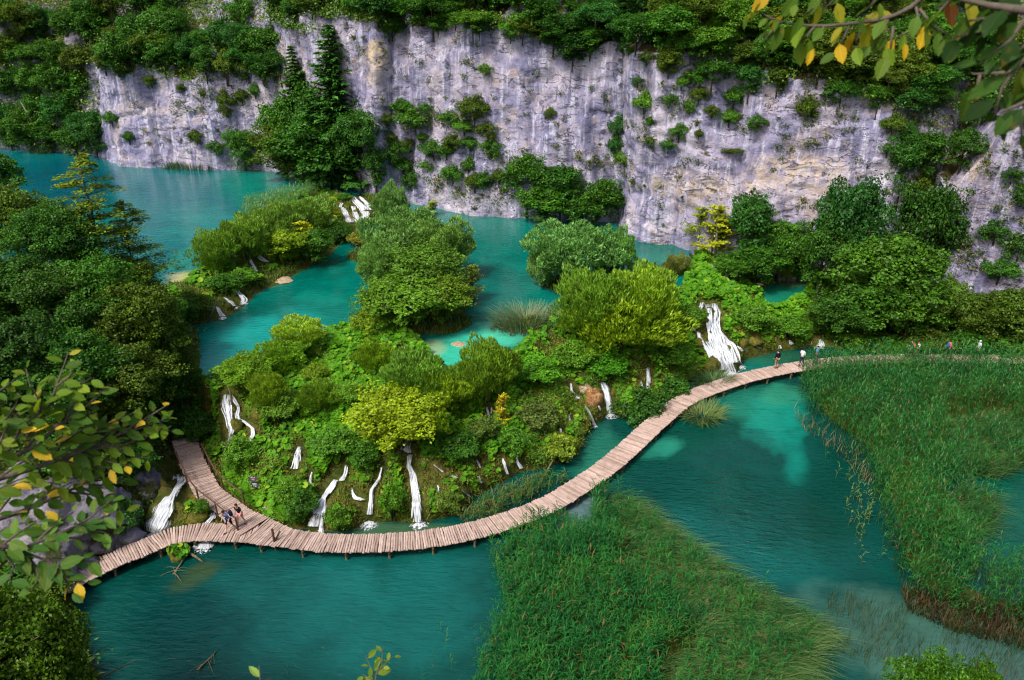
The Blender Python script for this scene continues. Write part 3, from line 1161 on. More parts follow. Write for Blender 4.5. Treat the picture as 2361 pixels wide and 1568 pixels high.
walk_left, line_left = boardwalk('boardwalk branch running left in shade over the white torrent to the rock', LEFTW, 1.65)
SPUR = [(585, 1213, ZW + 0.06), (553, 1193, ZW + 0.07), (524, 1169, ZW + .1), (483, 1137, ZW + .15), (457, 1094, ZW + .3), (437, 1051, ZW + .5), (424, 1010, ZW + .8)]
walk_spur, line_spur = boardwalk('boardwalk spur with handrail climbing away from the junction below the left bank', SPUR, lambda s: 1.62 + 0.5 * max(0, 1 - s * 6))
RIGHTW = [(1843, 845, ZW), (1865, 841, ZW), (1900, 837, ZW), (1990, 830, ZW), (2090, 826, ZW + .05), (2200, 827, ZW + .1), (2361, 829, ZW + .1), (2600, 836, ZW + .1)]
walk_right, line_right = boardwalk('far boardwalk stretch half hidden behind the tall right reed bed', RIGHTW, 1.7)


# ------------------------------------------------------------------ handrails and small timber
def rail(label, pts, h=0.95, every=2.2, posts=True, group=None):
    P = [Vector(p) for p in pts]
    root = thing('handrail', label, 'handrail', P[0])
    top = [p - P[0] + Vector((0, 0, h + random.gauss(0, 0.02))) for p in P]
    mb = MB()
    mb.tube(top, 0.05, 6)
    mb.build('rail', M_RAIL, root)
    acc = 0
    for i, p in enumerate(P):
        if i == 0 or i == len(P) - 1 or (p - P[i - 1]).length + acc > every:
            acc = 0
            mb = MB()
            mb.tube([p - P[0] + Vector((0, 0, h + 0.06)), p - P[0] + Vector((0.03, 0, -0.35))], 0.055, 6)
            mb.build('post', M_RAIL, root)
        else:
            acc += (p - P[i - 1]).length
    return root


def offset(line, s, i0, i1, step, dz=0.0):
    out = []
    for i in range(i0, i1, step):
        a, b = line[max(i - 2, 0)], line[min(i + 2, len(line) - 1)]
        t = (b - a).normalized()
        out.append(line[i] + Vector((-t.y, t.x, 0)) * s + Vector((0, 0, dz)))
    return out


rail('rough log handrail along the water side of the spur', offset(line_spur, 0.84, 3, len(line_spur) - 14, 5))
rail('rough log handrail on the bank side of the spur beside the butterbur', offset(line_spur, -0.86, 16, len(line_spur) - 14, 6))
p0 = at_z(634, 1249, ZW)
fr = thing('gate_post', 'leaning dark post on the front edge of the long boardwalk near the junction', 'post', p0)
mb = MB()
mb.tube([(0, 0, -1.4), (-0.05, 0, 0.95)], [0.085, 0.07], 7)
mb.build('post', M_RAIL, fr)
mb = MB()
mb.tube([(-0.15, 0.02, -0.32), (0.28, 0.3, 0.55)], 0.06, 6)
mb.build('brace', M_POSTWOOD, fr)

# ------------------------------------------------------------------ white water
FALL_LINES = []


def fall(label, strands, foam=None, group='waterfalls of the travertine barrier', zmin=None, off=0.14):
    """strands: list of [(u, v, width in px), ...]; foam: list of (u, v, radius in px, z)"""
    c0 = hit(strands[0][0][0], strands[0][0][1])[0]
    root = thing('waterfall', label, 'waterfall', c0, 0, group)
    for sidx, st in enumerate(strands):
        pts = []
        for i in range(len(st) - 1):
            u0, v0, w0 = st[i]
            u1, v1, w1 = st[i + 1]
            k = max(2, int(math.hypot(u1 - u0, v1 - v0) / 3))
            for j in range(k):
                t = j / k
                pts.append((u0 + (u1 - u0) * t, v0 + (v1 - v0) * t, w0 + (w1 - w0) * t))
        pts.append(st[-1])
        C = []
        for u, v, w in pts:
            p, n = hit(u + random.gauss(0, 0.4), v)
            if p.z < 0.02:
                p = at_z(u, v, 0.03)
            C.append((p, w * 1.22 / px_m(p)))
        # monotone, smoothed fall line
        zs = [c[0].z for c in C]
        for i in range(1, len(zs)):
            zs[i] = min(zs[i], zs[i - 1] + 0.02)
        K = [Vector((c[0].x, c[0].y, 0.9 * c[0].z + 0.1 * z)) for c, z in zip(C, zs)]
        for _ in range(2):
            K = [K[0]] + [(K[i - 1] + K[i] * 2 + K[i + 1]) / 4 for i in range(1, len(K) - 1)] + [K[-1]]
        FALL_LINES.append((np.array([[k.x, k.y] for k in K]), max(c[1] for c in C) * 0.5))
        m = 7
        V, A, E, F = [], [], [], []
        wmax = max(c[1] for c in C)
        n = len(K)
        acc = [0.0]
        for i in range(1, n):
            acc.append(acc[-1] + (K[i] - K[i - 1]).length)
        nst = int(min(30, max(2, wmax / 0.075)))
        layers = [('veil', 0)] + [('strand', q) for q in range(nst)]
        for typ, sub in layers:
            ph = random.uniform(0, 100)
            veil = typ == 'veil'
            cen = 0.0 if veil else random.gauss(0, 0.5)
            cen = max(-1.05, min(1.05, cen))
            mm = m if veil else 3
            ln = n if veil else max(4, int(n * random.uniform(0.25, 1.0)))
            i0 = 0 if veil else random.randrange(0, max(1, n - ln + 1))
            i1 = min(n, i0 + ln)
            base = len(V)
            for i in range(i0, i1):
                k = K[i]
                w = C[i][1]
                p_, q_ = K[max(i - 2, 0)], K[min(i + 2, n - 1)]
                t = (q_ - p_)
                t.z = 0
                side = Vector((t.y, -t.x, 0))
                if side.length < 0.02:
                    side = Vector((1, 0, 0))
                side.normalize()
                if side.x < 0:
                    side = -side
                side = side * 0.3 + Vector((0.7, 0, 0))
                n1 = pnoise(np.array([[ph, acc[i] * 0.8, 0.5]]))[0]
                n2 = pnoise(np.array([[ph + 40, acc[i] * 1.6, 0.5]]))[0]
                fade = min(1.0, (i - i0 + 1) / 4.0, (i1 - i) / 3.0 if i1 < n else 1.0)
                if veil:
                    sw, cx = w * (0.95 + 0.5 * n2), w * 0.12 * n1
                else:
                    sw = (0.045 + 0.10 * max(0, 0.3 + n2) + 0.02 * w) * (0.4 + 0.6 * fade)
                    cx = w * 0.5 * (cen * (0.75 + 0.25 * i / n) + 0.45 * n1)
                dep = 0.0 if veil else 0.03 + 0.05 * (sub % 4) / 4
                for j in range(mm):
                    q = j / (mm - 1) * 2 - 1
                    bul = 1 - q * q
                    V.append(k + side * (cx + q * sw * 0.5) + Vector((0, -0.10 - dep, off + dep * 0.6)) + Vector((0, -1, 0.5)) * ((0.10 if veil else 0.4) * sw * bul))
                    A.append((ph + q * sw * 9.0, acc[i] * 0.8 + ph))
                    E.append((bul ** 0.6 * 0.62 if veil else 0.55 + 0.9 * bul) * (0.4 + 0.6 * fade))
            rn = i1 - i0
            if rn < 2:
                del V[base:], A[base:], E[base:]
                continue
            ii = base + np.arange(rn * mm).reshape(rn, mm)
            F.append(np.stack([ii[:-1, :-1].ravel(), ii[:-1, 1:].ravel(), ii[1:, 1:].ravel(), ii[1:, :-1].ravel()], 1))
        F = np.concatenate(F)
        V = np.array([tuple(v - c0) for v in V])
        link('stream', mesh_np('stream', V, F, M_FALL, True, {'ac': np.array(A), 'edge': np.array(E)}), root)
    for (u, v, r, z) in (foam or []):
        p = at_z(u, v, z + 0.05)
        R = r / px_m(p)
        V, A, E = [], [], []
        nr, na = 7, 26
        for i in range(nr):
            for k in range(na):
                a = 2 * math.pi * k / na
                q = i / (nr - 1)
                x, y = math.cos(a) * R * q, math.sin(a) * R * q * 1.15
                V.append(p - c0 + Vector((x, y, 0.22 * R * max(0, 1 - q * 1.4) ** 1 + 0.03 * random.random())))
                A.append((x * 6 + u, y * 6 + v))
                E.append((1 - q) ** 0.8 * 1.25 - 0.15)
        F = []
        for i in range(nr - 1):
            for k in range(na):
                k2 = (k + 1) % na
                F.append((i * na + k, i * na + k2, (i + 1) * na + k2, (i + 1) * na + k))
        link('foam', mesh_np('foam', np.array([tuple(q) for q in V]), np.array(F), M_FALL, True, {'ac': np.array(A), 'edge': np.array(E)}), root)
    return root


fall('broad white cascade pouring over mossy rocks beside the far end of the boardwalk',
     [[(1608, 712, 12), (1600, 738, 10), (1601, 765, 9)], [(1618, 700, 12), (1612, 722, 8), (1606, 745, 8), (1612, 782, 8), (1630, 808, 12), (1648, 845, 14)], [(1630, 704, 14), (1636, 728, 10), (1634, 752, 12), (1640, 780, 14), (1652, 815, 16), (1664, 855, 18)],
      [(1646, 702, 14), (1650, 725, 16), (1646, 752, 18), (1656, 785, 20), (1668, 820, 22), (1684, 862, 26)], [(1652, 758, 8), (1672, 782, 10), (1684, 806, 12), (1692, 838, 14)], [(1664, 776, 6), (1690, 796, 8), (1700, 818, 8), (1704, 840, 9)],
      [(1628, 790, 8), (1640, 812, 10), (1646, 838, 12)], [(1700, 800, 5), (1710, 812, 7)]],
     [(1680, 862, 32, 0), (1655, 858, 20, 0), (1704, 846, 18, 0), (1668, 852, 18, 0)])
fall('tall single waterfall dropping beside the ochre rock left of the round dark bush', [[(1390, 884, 20), (1398, 905, 14), (1402, 930, 13), (1406, 955, 18)]], [(1408, 957, 20, 0), (1390, 955, 10, 0)])
fall('short thin fall above the ochre rock', [[(1314, 886, 7), (1318, 905, 9), (1330, 915, 14)]], [(1330, 917, 11, hit(1330, 917)[0].z)])
fall('slanting runlet spilling past the foot of the ochre rock', [[(1350, 938, 5), (1362, 962, 6), (1370, 983, 8)]], [(1372, 984, 8, 0)])
fall('pair of thread falls in the moss behind the round dark bush', [[(1476, 880, 4), (1482, 900, 6)], [(1492, 850, 7), (1495, 875, 9), (1492, 898, 8)]])
fall('narrow fall trickling to the foot of the slanting runlet at its left', [[(1310, 958, 4), (1316, 975, 4)], [(1378, 930, 4), (1384, 948, 5)]])
fall('tallest central waterfall, a straight white column falling to the pool behind the boardwalk',
     [[(940, 1020, 28), (936, 1036, 22), (946, 1046, 10)], [(948, 1050, 14), (944, 1075, 12), (952, 1095, 14), (958, 1130, 18), (962, 1170, 20), (964, 1205, 24)]], [(966, 1208, 24, 0)])
fall('white fall that narrows then spreads in a foaming fan, left of the tallest column',
     [[(882, 1080, 5), (876, 1105, 7), (858, 1130, 9), (856, 1160, 9), (853, 1188, 14)]], [(850, 1207, 26, 0), (836, 1204, 15, 0), (858, 1192, 16, 0)])
fall('stepped foaming cascade reaching the back edge of the boardwalk',
     [[(800, 1075, 6), (796, 1098, 9), (788, 1110, 14)], [(776, 1108, 12), (762, 1130, 14), (748, 1150, 8), (742, 1165, 24), (736, 1182, 36)], [(748, 1165, 8), (744, 1195, 12), (742, 1215, 14), (740, 1232, 10)], [(728, 1190, 14), (724, 1215, 22)]],
     [(735, 1180, 18, hit(735, 1180)[0].z + .1), (742, 1218, 16, 0), (728, 1212, 13, 0)])
fall('small fall half way down between the stepped cascade and the spreading fan', [[(812, 1128, 4), (816, 1145, 7), (824, 1152, 20), (836, 1155, 16)]])
fall('short bright fall standing alone in the upper left butterbur', [[(692, 1032, 8), (688, 1050, 11), (684, 1075, 14), (683, 1083, 16)]])
fall('forked waterfall with two white arms at the top left of the barrier',
     [[(526, 912, 20), (524, 935, 24), (530, 965, 12), (536, 990, 13), (532, 1015, 12), (527, 1032, 14)], [(534, 915, 12), (552, 940, 8), (548, 968, 12), (566, 975, 9), (585, 990, 8), (586, 1005, 9), (574, 1022, 12)]])
fall('torrent foaming down dark moss between the left rock and the boardwalk spur',
     [[(412, 1095, 16), (420, 1108, 34), (408, 1122, 30), (398, 1140, 22), (390, 1155, 26), (380, 1175, 44), (368, 1200, 50), (357, 1228, 54)]], [(352, 1232, 24, 0)])
fall('white water leaving the torrent below the left boardwalk branch', [[(345, 1262, 26), (338, 1274, 30), (330, 1284, 22)]], [(335, 1275, 20, 0)])
fall('narrow fall twisting beside the spur handrail and tumbling under the deck',
     [[(498, 1178, 12), (494, 1195, 9), (484, 1205, 14), (478, 1212, 20)], [(478, 1240, 22), (474, 1258, 34), (468, 1266, 38)]], [(472, 1260, 26, 0)])
fall('wide veil of thin falls at the head of the middle lake below the tall conifers',
     [[(812, 456, 14), (826, 470, 18), (840, 484, 20), (845, 496, 16), (835, 510, 12)], [(790, 480, 10), (800, 500, 14), (808, 515, 16)], [(815, 478, 8), (822, 500, 10), (826, 515, 14)], [(770, 500, 8), (762, 512, 9)], [(757, 518, 10), (768, 512, 8)],
      [(788, 470, 7), (784, 480, 6)], [(830, 455, 8), (850, 475, 14), (856, 486, 12)]],
     [(826, 517, 14, Z_MID), (806, 520, 10, Z_MID)], 'waterfalls between the upper and middle lakes')
fall('white fall over yellow moss where the upper barrier meets the middle lake', [[(544, 668, 10), (556, 682, 12), (566, 694, 16), (560, 700, 20)], [(518, 688, 6), (535, 700, 10), (542, 708, 12)]], [(562, 700, 12, Z_MID), (545, 710, 10, Z_MID)],
     'waterfalls between the upper and middle lakes')
fall('lone little fall nearest the left bank of the middle lake', [[(503, 710, 6), (508, 722, 9), (514, 732, 14)]], [(514, 734, 11, Z_MID)], 'waterfalls between the upper and middle lakes')
fall('twin white runnels under the yellow leaved bush', [[(576, 595, 6), (584, 615, 8), (594, 628, 12)], [(596, 590, 8), (606, 602, 14), (618, 606, 12)]], [(600, 630, 8, Z_MID + .4)], 'waterfalls between the upper and middle lakes')
fall('thin double fall behind the golden sapling', [[(1122, 940, 5), (1127, 955, 6), (1128, 968, 4)], [(1134, 942, 4), (1132, 955, 4)]])
fall('thin fall into the grass left of the golden brush at the waterside', [[(1158, 1058, 4), (1164, 1078, 7), (1170, 1095, 10)]])
fall('small fall ending in a bright splash behind the walkside reeds', [[(1188, 1045, 3), (1194, 1070, 6), (1202, 1082, 13)]], [(1206, 1084, 7, 0)])
fall('short slanting runlet in brown moss right of the tallest column', [[(1000, 1073, 6), (1012, 1082, 8), (1022, 1090, 5)], [(1010, 1120, 3), (1012, 1135, 6)]])
fall('broken runlet in brown moss near the walkside reeds', [[(1042, 1098, 8), (1052, 1104, 10)], [(1062, 1130, 4), (1076, 1140, 9), (1082, 1148, 10)]])
fall('pair of faint trickles between the broken runlet and the walkside reeds', [[(1100, 1062, 4), (1108, 1080, 5)], [(1104, 1100, 4), (1110, 1116, 6)]])
fall('pair of short trickles in the golden brush point', [[(1254, 994, 4), (1258, 1014, 5)], [(1292, 990, 4), (1294, 1012, 5), (1290, 1020, 7)]])
fall('dripping fall between the spreading fan and the tallest column', [[(900, 1148, 4), (902, 1170, 6), (900, 1190, 7)]])
fall('dripping fall on the dark slope above the stepped cascade', [[(720, 1090, 4), (716, 1108, 6), (718, 1122, 6)]])
fall('white rapids winding between the butterbur at the top right',
     [[(1632, 612, 14), (1650, 622, 18), (1668, 630, 16), (1676, 646, 9)], [(1740, 645, 14), (1756, 630, 14), (1768, 636, 14)], [(1745, 655, 20), (1758, 660, 14)], [(1700, 638, 8), (1690, 650, 8)]], None, 'waterfalls at the right end of the barrier')
fall('small foaming fall at the right end of the barrier behind the hikers', [[(1888, 785, 8), (1892, 798, 14), (1886, 806, 20)]], None, 'waterfalls at the right end of the barrier')
fall('row of little white steps where the right barrier meets the water', [[(1740, 800, 8), (1752, 806, 12)], [(1796, 798, 6), (1798, 806, 10)], [(1818, 786, 6), (1826, 796, 12)], [(1710, 806, 10), (1718, 812, 12)]], None, 'waterfalls at the right end of the barrier')


def near_falls(P):
    """distance from plan points to the nearest strand, less its half width"""
    P = np.asarray(P)
    best = np.full(len(P), 1e9)
    for L, w in FALL_LINES:
        if len(L) < 2:
            continue
        d = dline(P, L) - w
        best = np.minimum(best, d)
    return best


# ------------------------------------------------------------------ mossy rocks in the cascades
def rock_mesh(seed, mat, n=14, m=10, rough=0.35):
    V, F = [], []
    for i in range(m + 1):
        th = math.pi * i / m
        for k in range(n):
            ph = 2 * math.pi * k / n
            V.append((math.sin(th) * math.cos(ph), math.sin(th) * math.sin(ph), math.cos(th)))
    V = np.array(V)
    d = 1 + rough * fbm(V + seed * 3.3, 1.1, 3) + 0.12 * fbm(V, 0.3, 2, seed) + (0.22 * ridged(V * [1, 1, 1.6], 0.7, 4, seed) if n > 20 else 0)
    V = V * d[:, None]
    for i in range(m):
        for k in range(n):
            k2 = (k + 1) % n
            F.append((i * n + k, (i + 1) * n + k, (i + 1) * n + k2, i * n + k2))
    return mesh_np('boulder', V, np.array(F), mat, True)


ROCKS = {}


def boulder(u, v, wpx, hpx, mat, label, group=None, lift=0.0, z=None):
    key = (mat.name, random.randrange(4))
    if key not in ROCKS:
        ROCKS[key] = rock_mesh(key[1] + 1, mat) if mat is not M_BOULDER else rock_mesh(key[1] + 1, mat, 44, 30, 0.5)
    p = hit(u, v)[0] if z is None else at_z(u, v, z)
    if p.z < -0.2:
        p = at_z(u, v, 0.0)
    s = px_m(p)
    o = link('boulder', ROCKS[key], None, (p.x, p.y, p.z + lift), (0, 0, random.uniform(0, 6)), (wpx / s / 2, wpx / s / 2 * 0.9, hpx / s / 2))
    return tag(o, label, 'rock', group)


GRP = 'mossy rocks among the falls'
for a in [(1628, 742, 18, 18, 'small mossy rock at the head of the broad cascade, between its upper arms'), (1612, 765, 20, 20, 'mossy rock parting the left arm of the broad cascade'),
          (1610, 790, 22, 24, 'lowest mossy rock left of the broad cascade, touching the foam'), (1636, 770, 14, 16, 'round moss cushion in the middle of the broad cascade'),
          (1640, 845, 46, 40, 'large mossy hump just left of the broad cascade foot'), (1680, 805, 16, 18, 'moss covered rock splitting the right strand of the broad cascade'),
          (1712, 792, 30, 30, 'yellow mossy rock above the turquoise water right of the broad cascade'), (1740, 790, 34, 24, 'pale mossy ledge right of the yellow mossy rock'), (1665, 740, 24, 22, 'mossy rock on the right shoulder of the broad cascade'),
          (1338, 862, 26, 20, 'brown mossy rock above the ochre rock'), (1345, 975, 34, 40, 'mossy rock at the waterline below the ochre rock'), (1415, 905, 16, 40, 'tall mossy rib right of the single waterfall'),
          (452, 1150, 40, 26, 'big moss cushion below the spur, upper one of two'), (452, 1195, 50, 38, 'big moss cushion beside the torrent, lower one of two'), (490, 1160, 30, 30, 'dark moss cushion under the spur handrail'),
          (545, 985, 34, 40, 'moss dome between the two arms of the forked waterfall'), (540, 945, 14, 16, 'moss knob at the top of the forked waterfall'), (600, 960, 40, 44, 'dark mossy hump right of the forked waterfall'),
          (820, 490, 14, 14, 'yellow moss knob in the middle of the upper veil'), (845, 490, 16, 14, 'moss knob at the right of the upper veil'), (800, 478, 14, 12, 'moss knob at the left of the upper veil'), (812, 505, 16, 12, 'lowest moss knob of the upper veil'),
          (585, 640, 34, 20, 'yellow brown mossy rock under the twin runnels'), (555, 668, 16, 20, 'mossy rock beside the white fall on the upper barrier'), (525, 705, 18, 16, 'mossy rock between the left bank falls'), (1690, 1000, 1, 1, '')]:
    if a[4]:
        boulder(a[0], a[1], a[2], a[3], M_MOSS, a[4], GRP)
boulder(412, 1276, 60, 26, M_MOSS, 'mossy hummock carrying broad leaves in front of the left boardwalk branch', None, -0.05, 0.05)
boulder(1368, 925, 46, 62, M_REDROCK, 'rust orange tufa rock beside the tall single waterfall')
boulder(1345, 895, 40, 26, M_SAND, 'pale tufa rock on top of the rust orange one')
boulder(1300, 1010, 26, 18, M_REDROCK, 'ochre stone at the water in front of the grassy point')
boulder(1285, 925, 18, 14, M_REDROCK, 'small ochre stone left of the short thin fall')
boulder(620, 1165, 34, 24, M_SAND, 'bare pinkish earth patch on the bank behind the junction deck')
boulder(1055, 795, 40, 12, M_SAND, 'pale submerged tufa shelf at the rim of the middle lake', None, -0.1, Z_MID)
boulder(650, 648, 50, 10, M_SAND, 'long pale tufa ledge lying in the middle lake below the yellow bush', None, 0.0, Z_MID)
for i, a in enumerate([(318, 1095, 100, 110, 'pale grey crag with rusty patches left of the torrent'), (268, 1165, 80, 90, 'dark crag behind the foreground leaves'), (240, 1215, 130, 90, 'low broken crag above the left boardwalk branch'),
                       (110, 1190, 240, 190, 'big bluish crag seen through the foreground leaves'), (60, 1290, 190, 140, 'lavender grey crag at the left edge above the boardwalk end'), (150, 1270, 150, 100, 'cracked crag between the leaves and the boardwalk end'), (20, 1130, 150, 120, 'shadowed crag at the left edge, highest of the group')]):
    boulder(*a[:4], M_BOULDER, a[4], 'crags of the left bank', -0.8)
for a in [(20, 85, 70, 70, 'lavender crag at the top left corner of the wood'), (172, 118, 50, 80, 'pale crag face between the left trees and the left cliff'), (75, 185, 26, 40, 'left one of two pale rock horns in the far left wood'), (105, 200, 26, 46, 'right one of two pale rock horns in the far left wood')]:
    boulder(*a[:4], M_BOULDER, a[4], 'crags in the far left wood', 0.6)
# ------------------------------------------------------------------ foliage prototypes (height 1, base at origin)
def unit(a):
    return a / np.maximum(np.linalg.norm(a, axis=-1, keepdims=True), 1e-9)


def leaf_cloud(C, N, A, L, W, rng):
    """one rhombic leaf per row: centre C, normal N, long axis A, length L, width W"""
    A = unit(A - N * (A * N).sum(1)[:, None])
    B = np.cross(N, A)
    L = np.broadcast_to(L, len(C))[:, None]
    W = np.broadcast_to(W, len(C))[:, None]
    bend = N * (-0.12 * L)
    V = np.stack([C - A * L * 0.5 + bend, C + B * W * 0.5, C + A * L * 0.5 + bend, C - B * W * 0.5], 1)
    n = len(C)
    F = np.arange(n * 4).reshape(n, 4)
    r = np.repeat(rng.random(n), 4)
    return V.reshape(-1, 3), F, r


def lobes_crown(seed, n_leaf, n_lobe, rx, rz, cz, lobe_r, leaf, flat=0.65, style='broad', skew=0.0, low=0.0, gap=0.0, elong=1.6):
    rng = np.random.default_rng(seed)
    g = rng.normal(size=(n_lobe, 3))
    g = unit(g)
    g[:, 2] = np.where(rng.random(n_lobe) < 0.6, np.abs(g[:, 2]), g[:, 2])
    rad = rng.uniform(0.25, 1.0, n_lobe) ** 0.5
    c = g * rad[:, None] * [rx, rx, rz]
    c[:, :2] *= (1 - skew * c[:, 2:3] / rz * 0.5)
    c[:, 2] += cz
    c[:, 2] = np.maximum(c[:, 2], low)
    lr = lobe_r * rng.uniform(0.65, 1.35, n_lobe)
    w = lr ** 2
    k = rng.choice(n_lobe, int(n_leaf * 1.5), p=w / w.sum())
    d = unit(rng.normal(size=(len(k), 3)) + [0, 0, 0.35])
    sh = rng.uniform(0.6, 1.06, len(k)) ** 0.5
    P = c[k] + d * (lr[k] * sh)[:, None] * [1.15, 1.15, flat]
    # drop leaves that sit deep inside other lobes
    keep = np.ones(len(P), bool)
    for j in range(n_lobe):
        q = (((P - c[j]) / [1.15, 1.15, flat]) ** 2).sum(1) / lr[j] ** 2
        keep &= ~((q < 0.42) & (k != j))
    keep &= rng.random(len(P)) > gap * (pn(P, 0.12, seed) > 0.1)
    P, d = P[keep][:n_leaf], d[keep][:n_leaf]
    n = len(P)
    ctr = np.array([0, 0, cz])
    q = unit(P - ctr)
    rf = 1 + 0.55 * pnoise(q * 1.5 + seed * 2.7) + 0.30 * pnoise(q * 3.6 + seed)
    P = ctr + (P - ctr) * rf[:, None]
    P[:, 2] = np.maximum(P[:, 2], 0.02)
    if style == 'broad':
        P = P + d * (np.abs(rng.normal(size=n)) * 0.35 * lobe_r * (rng.random(n) < 0.25))[:, None]
        N = unit(d * 0.6 + [0, 0, 0.6] + rng.normal(size=(n, 3)) * 0.55)
        A = rng.normal(size=(n, 3)) + d * 0.6
    elif style == 'willow':
        A = unit(d * 0.7 + [0, 0, 0.75] + rng.normal(size=(n, 3)) * 0.45)
        N = unit(np.cross(A, rng.normal(size=(n, 3))))
        N = np.where((N[:, 2] < 0)[:, None], -N, N)
    else:
        o = unit(P - [0, 0, 0.0])
        A = unit(o * 1.0 + [0, 0, 0.55] + rng.normal(size=(n, 3)) * 0.35)
        N = unit(np.cross(A, rng.normal(size=(n, 3))))
        N = np.where((N[:, 2] < 0)[:, None], -N, N)
    s = leaf * rng.uniform(0.65, 1.3, n)
    V, F, r = leaf_cloud(P, N, A, s * elong ** 0.5 * 1.1, s / elong ** 0.5 * 1.1, rng)
    # each lobe has a tone of its own as well
    tone = rng.random(n_lobe)
    kk = k[keep][:n]
    r = np.clip(0.72 * r + 0.28 * np.repeat(tone[kk], 4), 0, 1)
    return V, F, r, c, lr


def pn(P, s, seed):
    return pnoise(P / s + seed * 3.7)


def trunk_mesh(name, lobes, rng, h=0.62, r=0.022, mat=None, nl=9, multi=1):
    mb = MB()
    for m in range(multi):
        a = 2 * math.pi * m / max(multi, 1)
        lean = (0.0 if multi == 1 else 0.10)
        bx_, by_ = math.cos(a) * lean * 0.25, math.sin(a) * lean * 0.25
        pts = [Vector((bx_, by_, -0.12)), Vector((bx_ * 1.4 + rng.normal() * .008, by_ * 1.4, h * 0.35)), Vector((math.cos(a) * lean + rng.normal() * .015, math.sin(a) * lean + rng.normal() * .015, h * 0.7)), Vector((math.cos(a) * lean * 1.5, math.sin(a) * lean * 1.5, h))]
        mb.tube(pts, [r * 1.25, r, r * 0.65, r * 0.3], 6)
        sel = rng.choice(len(lobes), min(nl, len(lobes)), replace=False)
        for j in sel:
            e = Vector(lobes[j])
            t = min(0.85, max(0.2, e.z * 0.55 / h))
            s = pts[1].lerp(pts[3], t)
            mid = s.lerp(e, 0.5) + Vector((0, 0, 0.03))
            mb.tube([s, mid, e], [r * 0.45, r * 0.28, r * 0.1], 4, False)
    return mb.mesh(name, mat or M_BARK, True)


PROTO = {}


def add_proto(key, V, F, r, trunk, mat):
    PROTO[key] = (mesh_np('crown', V, F, mat, False, {'rnd': r}), trunk)


